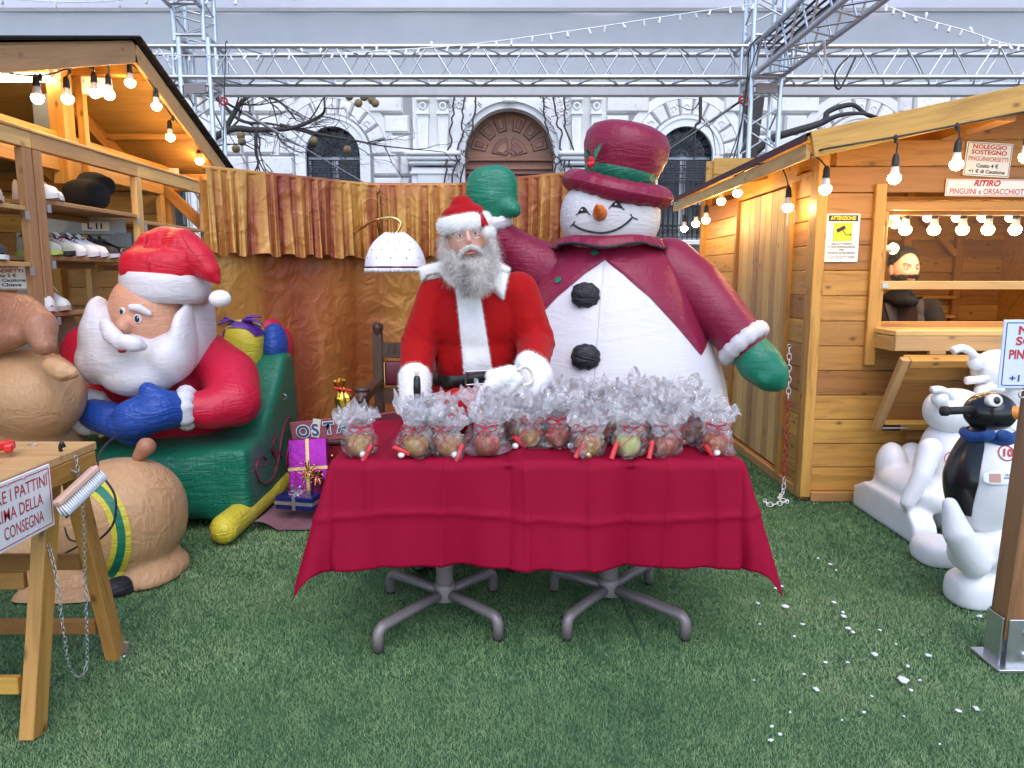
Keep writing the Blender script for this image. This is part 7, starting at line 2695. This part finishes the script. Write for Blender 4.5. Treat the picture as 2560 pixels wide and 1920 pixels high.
M['shoepink'] = simple('pale_pink_suede', (0.52, 0.30, 0.25), 0.8)
M['shoewhite'] = simple('white_shoe_leather', (0.74, 0.73, 0.72), 0.45)
M['shoegrey'] = simple('grey_mesh', (0.34, 0.36, 0.30), 0.8, 0, 0.3, 40)
M['shoecream'] = simple('cream_canvas', (0.52, 0.46, 0.36), 0.8)
M['shoegreen'] = simple('lime_sole', (0.40, 0.52, 0.12), 0.6)
M['furblack'] = simple('black_fur_cloth', (0.006, 0.006, 0.007), 0.95, 0, 0.2, 30, 0.6, 140)
E = FXs - .22
sh_list = [(O(0, 418, 3.75).y, 1.772, 3.80, -.55, 'shoepink', 'shoewhite', 'shoepink', "pale pink high sneaker on the upper shelf at the left edge", True, 1.0),
           (0, 1.772, 3.95, -.45, 'shoepink', 'shoecream', 'shoepink', "pale pink sneaker next to the double post", True, 1.0),
           (0, 1.825, 4.33, -.2, 'shoewhite', 'shoewhite', 'shoewhite', "white sneaker on the upper shelf right of the double post", False, 1.05),
           (0, 1.825, 4.46, -.3, 'shoewhite', 'shoewhite', 'shoewhite', "second white sneaker beside it on the upper shelf", False, .9),
           (0, 1.475, 3.78, -.5, 'blackmat', 'shoewhite', 'blackmat', "black sneaker with three white stripes at the left edge", True, 1.05),
           (0, 1.475, 3.95, -.5, 'blackmat', 'shoewhite', 'blackmat', "black sneaker with white stripes beside the double post", True, 1.05),
           (0, 1.514, 4.32, -.15, 'shoegrey', 'shoegreen', 'shoecream', "grey running shoe with lime sole on the middle shelf", False, 1.0),
           (0, 1.514, 4.43, -.1, 'shoegrey', 'blackmat', 'shoecream', "grey and lime running shoe second on the middle shelf", False, 1.0),
           (0, 1.514, 4.55, -.1, 'shoewhite', 'shoewhite', 'redprint', "white sneaker with red lace third on the middle shelf", False, 1.0),
           (0, 1.514, 4.67, -.05, 'shoewhite', 'shoewhite', 'blackmat', "white sneaker with dark laces fourth on the middle shelf", False, 1.02),
           (0, 1.514, 4.78, -.05, 'shoewhite', 'shoewhite', 'shoewhite', "plain white sneaker fifth on the middle shelf", False, 1.0),
           (0, 1.514, 4.90, 0, 'blackmat', 'shoewhite', 'blackmat', "black sneaker with white sole on the middle shelf", False, 1.0),
           (0, 1.514, 5.02, 0, 'black', 'blackmat', 'black', "all black sneaker last on the middle shelf", False, 1.0),
           (0, 1.15, 3.80, -.4, 'shoecream', 'shoecream', 'shoecream', "cream canvas shoe on the lower shelf at the left edge", False, 1.0),
           (0, 1.15, 3.94, -.4, 'shoewhite', 'shoecream', 'blackmat', "white shoe with dark lacing on the lower shelf by the double post", False, 1.05),
           (0, 1.195, 4.30, -.5, 'shoewhite', 'shoewhite', 'shoewhite', "large white sneaker with looped laces on the lower shelf", True, 1.1),
           (0, 1.195, 4.44, -.5, 'shoewhite', 'shoecream', 'shoewhite', "white sneaker with grey sole nearest the bearded figure", False, 1.1),
           (0, .87, 4.33, -.4, 'shoewhite', 'shoewhite', 'shoegrey', "white sneaker with green laces on the bottom shelf", False, 1.1)]
for (_, z, y, an, u_, s_, l_, lab, hi_, sc_) in sh_list:
    shoe(Vector((E, y, z)), an, u_, s_, l_, lab, "shoe", hi_, sc_, 0, 'shoewhite' if 'stripes' in lab else None)
hb_ = O(245, 445, 5.0)
b = MB().sell(Vector((FXs - .17, 4.98, 1.825 + .10)), (.13, .13, .10), 2.6).ell(Vector((FXs - .15, 5.03, 1.825 + .21)), (.09, .09, .045)).ell(Vector((FXs - .08, 5.08, 1.825 + .17)), (.05, .05, .06))
bm_ = remesh(b, .012, 5)
o = link_mesh("fur_hat", bm_, M['furblack'], None, origin=(FXs - .17, 4.98, 1.825))
tag(o, "black fur hat on the upper shelf of the rack", "hat")
for i, (y, z, r, mt_, lab) in enumerate(((4.42, .87, (.10, .09, .15), 'shoecream', "cream padded jacket bundle on the bottom shelf"), (4.66, .87, (.13, .12, .16), 'shoecream', "second cream bundle behind the bearded figure's beard"))):
    b = MB().sell((FXs - .25, y, z + r[2]), r, 2.4)
    b.v = [(x_ + .006 * math.sin(z_ * 60), y_ + .006 * math.sin(z_ * 50 + x_ * 30), z_) for x_, y_, z_ in b.v]
    tag(b.obj("bundle", M[mt_], None, origin=(FXs - .25, y, z)), lab, "bundle", "bundles on the rack")
lk = Panel("locker_unit", "silver locker front lettered L 11 seen through the rack", P(190, 565, 5.2), .62, .11, n=(.35, -1, 0), mat=M['silver'], cat="locker")
lk.rect("label_plate", .12, .0, .17, .06, M['signwhite'])
lk.text("L 11", .12, .0, .055, M['blackprint'], .09, .04).location.y -= .002
MB().box(P(190, 600, 5.3), (.8, .05, .10)).obj("lower_panel", M['shutter'], lk.t, False)
sg = Panel("locker_sign", "white locker rental sign with red heading behind the rack at the left edge", P(8, 690, 4.05), .25, .145, n=(.45, -1, 0))
sg.border(.006, .002, M['redprint'])
for k, (l, w, m_) in enumerate((("NOLEGGIO", .15, 'redprint'), ("ARMADIETTI", .19, 'redprint'), ("Costo 2 €", .12, 'blackprint'), ("+1 € di Cauzione", .20, 'blackprint'), ("della Chiave", .16, 'blackprint'))):
    sg.text(l, 0, .052 - .025 * k, .024, M[m_], w, .03)

# ------------------------------------------------------------------ trestle bench in the left foreground
bn = thing("trestle_bench", "pine trestle work bench with folding legs at the left edge", "bench", (-1.9, 2.3, 0))
BZ = .835
plank("bench_top", (-1.435, 2.04, BZ - .014), (-2.9, 2.04, BZ - .014), .92, .028, M['pine_pale'], bn)
plank("apron", (-1.45, 1.60, BZ - .062), (-1.45, 2.49, BZ - .062), .03, .065, M['pine'], bn)
plank("apron", (-1.47, 2.475, BZ - .062), (-2.9, 2.475, BZ - .062), .03, .065, M['pine'], bn)
plank("leg", (-1.47, 2.09, 0), (-1.49, 2.32, BZ - .04), .045, .07, M['pine'], bn, up=(0, 1, 0))
plank("leg", (-1.475, 2.58, 0), (-1.475, 2.40, BZ - .04), .045, .065, M['pine'], bn, up=(0, 1, 0))
plank("leg", (-2.75, 2.09, 0), (-2.75, 2.32, BZ - .04), .045, .07, M['pine'], bn, up=(0, 1, 0))
plank("leg", (-2.75, 2.58, 0), (-2.75, 2.40, BZ - .04), .045, .07, M['pine'], bn, up=(0, 1, 0))
for y, z in ((2.20, .46), (2.13, .15), (2.50, .40), (2.555, .13)):
    plank("rail", (-1.52, y, z), (-2.72, y, z), .025, .055, M['pine'], bn)
MB().box((-1.452, 2.597, .02), (.04, .012, .05)).obj("foot_bracket", M['steel'], bn, False)
for dy in (2.2, 2.45): MB().ell((-1.62, dy, BZ + .001), (.012, .012, .003), 10, 6).obj("screw", M['steel'], bn)
sg = Panel("notice_sign", "white notice with red text asking to clean the skates, on the bench end", (-1.425, 2.042, .732), .35, .195, n=(1, 0, 0))
sg.border(.011, .0028, M['redprint'])
for k, (l, w, u_) in enumerate((("PULIRE I PATTINI", .305, 0), ("PRIMA DELLA", .225, .012), ("CONSEGNA", .175, .034))):
    sg.text(l, u_, .052 - .052 * k, .052, M['redprint'], w, .002)
sg.screws([(.155, .075), (.05, .085), (-.02, .085), (-.15, .075), (.09, -.082), (.04, -.082)], .004)
# hook, brush, chain
hk = thing("wall_hook", "black rubber tool clip screwed to the bench edge", "hook", O(138, 1000, 2.36))
c = O(137, 990, 2.36)
MB().ell(c, (.012, .012, .02), 12, 8).tube(catmull([c + Vector((0, -.005, .015)), c + Vector((0, -.012, .04)), c + Vector((.008, -.014, .055)), c + Vector((.012, -.01, .04))], 5), .006, 8).tube([c, c + Vector((0, -.008, -.03)), c + Vector((.004, -.01, -.05))], .006, 8).obj("clip", M['black'], hk)
for dx in (-.008, .008): MB().ell(c + Vector((dx, -.013, .003)), .004, 8, 6).obj("screw", M['steel'], hk)
br = thing("brush", "wooden brush with white bristles hanging on the bench hook", "brush", O(165, 1060, 2.3))
p0, p1 = O(208, 1010, 2.34), O(122, 1090, 2.16)
ax = (p1 - p0).normalized()
plank("brush_back", p0, p1, .034, .022, M['brushwood'], br, up=Vector((-.35, -.35, .85)), bevel=.006)
upb = Vector((-.35, -.35, .85)); upb = (upb - ax * upb.dot(ax)).normalized(); sdb = ax.cross(upb)
bb = MB()
for row in (-.010, 0, .010):
    for k in range(22):
        q = p0 + ax * ((p1 - p0).length * (k + .5) / 22) + sdb * row - upb * .010
        e = q - upb * .036 + sdb * row * .4
        bb.tube([q, e], [.0022, .0050], 5)
tag(bb.obj("bristles", M['bristle'], br), kind="stuff")
MB().tube([p0 - upb * .049 + ax * .01, p1 - upb * .049], .0048, 6).obj("bristle_tips", M['blackmat'], br)
rod("hanger", O(128, 1030, 2.3), O(146, 1012, 2.35), .0045, M['steel'], br)
rod("hanger", O(146, 1012, 2.35), O(168, 1022, 2.34), .0045, M['steel'], br)
LINK = MB().torus((0, 0, 0), .0075, .0016, 12, 5, Matrix.Rotation(PI / 2, 3, 'X')).mesh("link")
for v in LINK.vertices: v.co.z *= 1.7


def chain_of(name, label, pts, mats, s=1.0, group=None, link_len=.021, cat="chain"):
    t = thing(name, label, cat, pts[0], group)
    c = catmull(pts, 14)
    L = [0]
    for a, b_ in zip(c, c[1:]): L.append(L[-1] + (b_ - a).length)
    n = int(L[-1] / (link_len * s))
    for i in range(n):
        d = (i + .5) * link_len * s
        k = max(j for j in range(len(L) - 1) if L[j] <= d)
        p = c[k].lerp(c[k + 1], (d - L[k]) / max(L[k + 1] - L[k], 1e-6))
        tn = (c[k + 1] - c[k]).normalized()
        mt_ = mats(i / n)
        key = ('link', mt_)
        if key not in _cache:
            m2 = LINK.copy(); m2.materials.append(M[mt_]); _cache[key] = m2
        Mx = Matrix.Translation(p) @ tn.to_track_quat('Z', 'Y').to_matrix().to_4x4() @ Matrix.Rotation(PI / 2 * (i % 2) + .5, 4, 'Z') @ Matrix.Scale(s, 4)
        place("link", _cache[key], Mx, t)
    return t


chain_of("steel_chain", "thin steel chain looping from the bench edge to the turf", [O(163, 985, 2.36), O(168, 1012, 2.36), O(178, 1080, 2.36), O(184, 1250, 2.37), O(188, 1380, 2.37), O(185, 1445, 2.36), O(168, 1462, 2.3), O(150, 1440, 2.24), O(138, 1370, 2.22), O(120, 1240, 2.22), O(102, 1165, 2.24)], lambda t: 'steel', .75)
rp = thing("red_tool", "red plastic bracket lying on the bench top", "tool", O(10, 970, 2.25))
MB().beam((-1.72, 2.23, BZ + .03), (-1.60, 2.33, BZ + .03), .03, .03).obj("bar", M['redplastic'], rp, False, bevel=.006)
MB().beam((-1.62, 2.335, BZ + .03), (-1.575, 2.26, BZ + .03), .026, .026).obj("bar", M['redplastic'], rp, False, bevel=.006)
MB().box((-1.66, 2.28, BZ + .012), (.05, .05, .022)).obj("foot", M['redplastic'], rp, False, bevel=.004)

# ------------------------------------------------------------------ plastic barrier chain by the hut door
ck = O(1705, 748, 4.66)
chain_of("plastic_chain", "red and white plastic chain hanging from an eye bolt beside the hut door",
         [O(1705, 752, 4.66), O(1704, 830, 4.66), O(1699, 950, 4.66), O(1694, 1040, 4.66), Vector((O(1690, 1068, 4.6).x, 4.6, .02)), Vector((O(1676, 1083, 4.55).x, 4.50, .016)), GO(1700, 1083, .016), GO(1665, 1090, .016), GO(1650, 1080, .016)],
         lambda t: 'chainwhite' if t < .22 or t > .60 else 'chainred', 1.75)
eb = thing("eye_bolt", "steel eye bolt holding the plastic chain", "hook", ck)
MB().torus(ck, .012, .003, 16, 6, Matrix.Rotation(PI / 2, 3, 'X')).obj("ring", M['steel'], eb)
rod("shank", ck + Vector((.01, 0, 0)), ck + Vector((.06, .02, 0)), .003, M['steel'], eb)

# ------------------------------------------------------------------ skating aids: penguin and two bears
def floor_clip(me, z=.004):
    for v in me.vertices: v.co.z = max(v.co.z, z)
    return me


PY = 3.08
pg = thing("penguin_skating_aid", "black and white plastic penguin skating aid with blue scarf and number 10", "skating aid", GO(2120, 1300))
pc = O(2135, 1030, PY)
E3 = (.165, .15, .255)


def pen_pt(th, ph, off=0.0):
    r = Vector((math.cos(ph) * math.cos(th) * (E3[0] + off), math.cos(ph) * math.sin(th) * (E3[1] + off), math.sin(ph) * (E3[2] + off)))
    if r.z > 0: r.x *= 1 - .22 * r.z / E3[2]; r.y *= 1 - .22 * r.z / E3[2]
    return pc + r


A = [[pen_pt(2 * PI * i / 48, -PI / 2 + PI * j / 24) for j in range(1, 24)] for i in range(48)]
pbd = MB().grid(A, True)
pbo = pbd.obj("body", M['bearwhite'], pg)
pbv = bvh_of(pbd.mesh("t"))
A = []
for i in range(41):
    t = i / 40
    row = []
    for j in range(29):
        ph = -.62 + (PI / 2 - .02 + .62) * j / 28
        e0 = rad(228) - .35 * max(0, (ph - .6)) - .25 * max(0, -ph)
        th = e0 + (rad(20) - e0 + 0) * t if False else e0 - (e0 - rad(15)) * t
        row.append(pen_pt(th, ph, .006 + .004 * math.sin(PI * t)))
    A.append(row)
MB().grid(A).obj("black_back", M['black'], pg)
hp = O(2138, 890, PY)
MB().ell(hp, (.102, .095, .085), 32, 20).obj("head", M['black'], pg)
ec = O(2150, 865, PY - .085)
q = Vector((.15, -1, .25)).normalized().to_track_quat('Z', 'Y').to_matrix()
MB().lathe([(.001, .004), (.030, .004), (.034, .001), (.034, -.02)], 24, ec, q, sy=.78).obj("eye", M['white'], pg)
MB().lathe([(.001, .007), (.014, .007), (.016, .003)], 20, ec + Vector((.004, 0, 0)), q).obj("pupil", M['black'], pg)
b = MB().chain([O(2180, 890, PY - .06), O(2205, 893, PY - .08), O(2222, 896, PY - .09)], [.03, .027, .012], 14)
link_mesh("beak", remesh(b, .006, 3), M['orange'], pg)
MB().tube([O(2105, 885, PY - .03), O(2042, 888, PY - .06)], .0165, 16).obj("handle", M['blackmat'], pg)
MB().tube([O(2046, 888, PY - .058), O(2036, 888, PY - .062)], .021, 16).obj("handle_stop", M['blackmat'], pg)
b = MB()
for k in range(36):
    pass
A = []
for i in range(49):
    a = 2 * PI * i / 48
    A.append([O(2138, 938, PY) + Vector(((.098 + dr) * math.cos(a), (.092 + dr) * math.sin(a), dz + .006 * math.sin(a * 5))) for dr, dz in ((0, .022), (.014, .012), (.018, -.006), (.01, -.022))])
scf = MB().grid(A).obj("scarf", M['bluecloth'], pg)
for dx, w in ((-.035, .03), (.03, .035)):
    MB().sell(O(2152, 940, PY - .11) + Vector((dx, -.005, 0)), (w, .012, .022), 2.2, Matrix.Rotation(rad(15 if dx > 0 else -20), 3, 'Y')).obj("scarf_knot", M['bluecloth'], scf)
# badge and plate
def disc_on(bvh, ox, oy, r, mat, name, parent, off=.002, ring=False):
    p, n = cam_hit(bvh, ox * K, oy * K)
    R_ = n.to_track_quat('Z', 'Y').to_matrix()
    if ring: return MB().torus(p + n * off, r, .0022, 28, 5, R_).obj(name, mat, parent), p, n
    return MB().lathe([(.001, 0), (r, 0), (r, .001)], 24, p + n * off, R_).obj(name, mat, parent), p, n


def text_on(bvh, ox, oy, s, size, mat, parent, lw=None, bold=.02, off=.004, shear=0):
    p, n = cam_hit(bvh, ox * K, oy * K)
    return board_text(parent, "lettering", s, p, size, mat, n, (0, 0, 1), bold, lw, shear, off=off)


disc_on(pbv, 2174, 979, .031, M['redprint'], "badge_ring", pg, .002, True)
text_on(pbv, 2174, 979, "10", .045, M['redprint'], pg, .042, .03, .0045, .15)
p, n = cam_hit(pbv, 2178 * K, 1033 * K)
R_ = Matrix((Vector((0, 0, 1)).cross(n).normalized(), n.cross(Vector((0, 0, 1)).cross(n).normalized()), n)).transposed()
pl_ = MB().sell(p + n * .001, (.10, .028, .004), 4, R_).obj("name_plate", M['bearwhite'], pg)
MB().box(p + n * .006 + R_ @ Vector((-.055, 0, 0)), (.045, .035, .001), R_).obj("plate_picture", M['shoepink'], pl_, False)
for k, l in enumerate(("LA GRANDE PISTA", "DI PATTINAGGIO SU", "GHIACCIO")):
    board_text(pl_, "lettering", l, p + R_ @ Vector((.028, .013 - .013 * k, 0)), .011, M['blackprint'], n, (0, 0, 1), .03, (.085, .095, .05)[k], off=.0065)
b = MB().sell(O(2160, 1175, PY), (.16, .14, .11), 2.6)
b.chain([O(2052, 1090, PY - .10), O(2068, 1150, PY - .12), O(2105, 1215, PY - .10)], [.032, .058, .065], 18)
b.ell(O(2090, 1190, PY - .06), (.08, .08, .09))
b.sell(GO(2120, 1318) + Vector((.02, .08, .055)), (.115, .105, .09), 3.0)
b.sell(O(2160, 1250, PY), (.15, .13, .09), 2.6)
link_mesh("seat", floor_clip(remesh(b, .011, 6)), M['bearwhite'], pg)
b = MB().sell(GO(2050, 1232) + Vector((0, .12, .05)), (.10, .12, .075), 3.0)
link_mesh("foot", floor_clip(remesh(b, .010, 5)), M['bearwhite'], pg)

BYr = 3.98
b1 = thing("bear_skating_aid", "white plastic bear skating aid with number 30 standing against the hut", "skating aid", (2.17, 4.05, 0), "white bear skating aids")
b = MB()
poly = [(3.70, 0), (4.42, 0), (4.42, .13), (4.30, .185), (3.95, .19), (3.80, .17), (3.72, .10)]
b.prism([(y, z) for y, z in poly], .13, Matrix(((0, 0, 1, 2.10), (1, 0, 0, 0), (0, 1, 0, 0), (0, 0, 0, 1))))
b.prism([(y, z) for y, z in poly], .13, Matrix(((0, 0, 1, 2.42), (1, 0, 0, 0), (0, 1, 0, 0), (0, 0, 0, 1))))
b.sell((2.33, 4.05, .22), (.20, .33, .10), 2.6)
b.ell(O(1925, 1005, 4.25), (.085, .10, .14)).ell(O(1968, 1005, 4.28), (.085, .10, .14)).sell(O(1945, 1040, 4.25), (.14, .13, .13), 2.5)
b.sell(O(2060, 1030, 4.0), (.20, .19, .31), 2.4).ell(O(2055, 960, 4.0), (.15, .15, .14))
b.chain([O(2010, 970, 3.84), O(1992, 1025, 3.80), O(1960, 1085, 3.80)], [.062, .05, .040], 16)
bb1 = floor_clip(remesh(b, .013, 6))
bv1 = bvh_of(bb1)
link_mesh("body", bb1, M['bearwhite'], b1)
b = MB().sell(O(2062, 888, 3.98), (.155, .15, .125), 2.2).ell(O(2030, 862, 3.88), (.045, .045, .045))
bh1 = remesh(b, .011, 5)
link_mesh("head", bh1, M['bearwhite'], b1)
MB().tube(catmull([O(2012, 843, 3.86), O(2030, 842, 3.86), O(2048, 850, 3.88), O(2062, 866, 3.9)], 5), .021, 14).obj("handle", M['bearwhite'], b1)
MB().tube(catmull([O(2110, 862, 3.86), O(2135, 840, 3.86), O(2165, 842, 3.88)], 5), .020, 14).obj("handle", M['bearwhite'], b1)
disc_on(bv1, 2057, 991, .036, M['redprint'], "badge_ring", b1, .002, True)
text_on(bv1, 2057, 991, "30", .055, M['redprint'], b1, .05, .03, .0045, .15)
b2_ = thing("bear_skating_aid", "taller white plastic bear skating aid behind the penguin with handles and black eye", "skating aid", (O(2160, 1000, 4.2).x, 4.2, 0), "white bear skating aids")
cx = O(2160, 1000, 4.15).x
b = MB().sell((cx, 4.2, .42), (.20, .19, .36), 2.4).sell((cx, 4.15, .10), (.24, .30, .10), 2.8).ell((cx, 4.18, .74), (.15, .15, .12))
link_mesh("body", floor_clip(remesh(b, .014, 6)), M['bearwhite'], b2_)
b = MB().ell(O(2152, 803, 4.08), (.125, .13, .125), 28, 18).ell(O(2108, 782, 4.02), (.045, .045, .05)).ell(O(2125, 845, 4.0), (.05, .05, .04)).ell(O(2195, 820, 3.98), (.07, .08, .06))
link_mesh("head", remesh(b, .011, 5), M['bearwhite'], b2_)
MB().tube(catmull([O(2058, 758, 4.0), O(2078, 752, 4.0), O(2098, 762, 4.0), O(2112, 782, 4.02)], 5), [.026] + [.022] * 14 + [.024], 14).obj("handle", M['bearwhite'], b2_)
MB().tube([O(2088, 822, 3.98), O(2132, 818, 4.0)], .022, 14).obj("handle", M['bearwhite'], b2_)
MB().ell(O(2186, 791, 3.955), (.016, .008, .012), 14, 8).obj("eye", M['black'], b2_)

# ------------------------------------------------------------------ post with sign in the right foreground
pb_ = G(2540, 1672)
po = thing("timber_post", "brown timber post in a galvanised shoe at the right edge", "post", pb_)
plank("post", pb_ + Vector((0, .05, .10)), pb_ + Vector((.055, .06, 1.34)), .10, .10, M['postwood'], po, up=(0, 1, 0), bevel=.006)
MB().box(pb_ + Vector((0, .05, .008)), (.17, .17, .012)).obj("base_plate", M['steel'], po, False, bevel=.002)
for dy in (-.056, .056): MB().box(pb_ + Vector((0, .05 + dy, .10)), (.09, .006, .18)).obj("side_plate", M['steel'], po, False, bevel=.002)
for dx in (-.058, .058): MB().box(pb_ + Vector((dx, .05, .10)), (.006, .09, .18)).obj("side_plate", M['steel'], po, False, bevel=.002)
for dz in (.06, .14): MB().ell(pb_ + Vector((.015, -.012, dz)), (.012, .006, .012), 12, 8).obj("bolt", M['steel'], po)
sg = Panel("rental_sign", "pale blue rental price sign on the timber post at the right edge", P(2506, 886, 2.40) + Vector((.16, 0, 0)), .32, .225, mat=M['signblue'], n=(-.06, -1, 0))
sg.border(.010, .003, M['blueprint'])
for k, (l, w, m_, z, u_) in enumerate((("NOLEGGIO", .225, 'redprint', .038, 0), ("SOSTEGNO", .235, 'redprint', .038, 0), ("PINGUINI/ORSETTI", .27, 'redprint', .042, 0), ("Costo 4 €", .14, 'blueprint', .032, 0), ("+1 € di Cauzione", .255, 'blueprint', .030, .0))):
    sg.text(l, u_, (.077, .042, -.002, -.042, -.080)[k], z, M[m_], w, .03)
rc = P(2556, 985, 2.40)
MB().torus(rc, .012, .003, 14, 6, Matrix.Rotation(PI / 2, 3, 'X')).obj("ring", M['steel'], po)

# ------------------------------------------------------------------ crumbs of ice on the turf
ri = random.Random(31)
ICE = []
for k in range(4):
    bm = bmesh.new(); bmesh.ops.create_icosphere(bm, subdivisions=1, radius=1.0)
    for v in bm.verts: v.co = Vector((v.co.x * ri.uniform(.6, 1.3), v.co.y * ri.uniform(.6, 1.2), v.co.z * ri.uniform(.25, .5)))
    me = bpy.data.meshes.new("ice_chip"); bm.to_mesh(me); bm.free(); me.materials.append(M['ice']); ICE.append(me)
spots = [(2257, 1698, 15), (2040, 1722, 9), (1928, 1850, 8), (1950, 1835, 6), (2120, 1570, 7), (2133, 1580, 6), (2108, 1530, 6), (2110, 1540, 8), (2085, 1505, 6), (2008, 1560, 5), (1895, 1508, 6), (1962, 1515, 9), (2187, 1635, 9), (2270, 1665, 6), (2320, 1637, 8), (2278, 1725, 6),
         (2396, 1776, 8), (2440, 1770, 9), (2450, 1540, 9), (2480, 1540, 6), (1930, 1815, 6), (2065, 1655, 5), (1985, 1590, 4), (2200, 1575, 5), (2180, 1740, 4), (2105, 1800, 4), (2350, 1860, 4), (2160, 1780, 5), (1955, 1465, 5), (1940, 1470, 4), (1900, 1560, 4), (2010, 1685, 5), (2075, 1410, 5), (2090, 1425, 4), (2045, 1395, 4), (2260, 1790, 4), (2300, 1700, 5), (2120, 1655, 4), (2240, 1610, 4), (1975, 1780, 4), (1885, 1700, 3), (310, 1640, 4)]
for i, (px, py, r) in enumerate(spots):
    g_ = G(px, py, .016)
    s_ = r * g_.y / FPX * 1.05
    o = place("ice_chip", ICE[i % 4], Matrix.Translation(g_) @ Matrix.Rotation(ri.uniform(0, 6), 4, 'Z') @ Matrix.Diagonal((s_ * 1.2, s_, s_, 1)))
    tag(o, "largest white ice chip on the turf in front of the timber post" if i == 0 else "small white crumb of ice scattered on the green turf", "ice", "crumbs of ice on the turf")
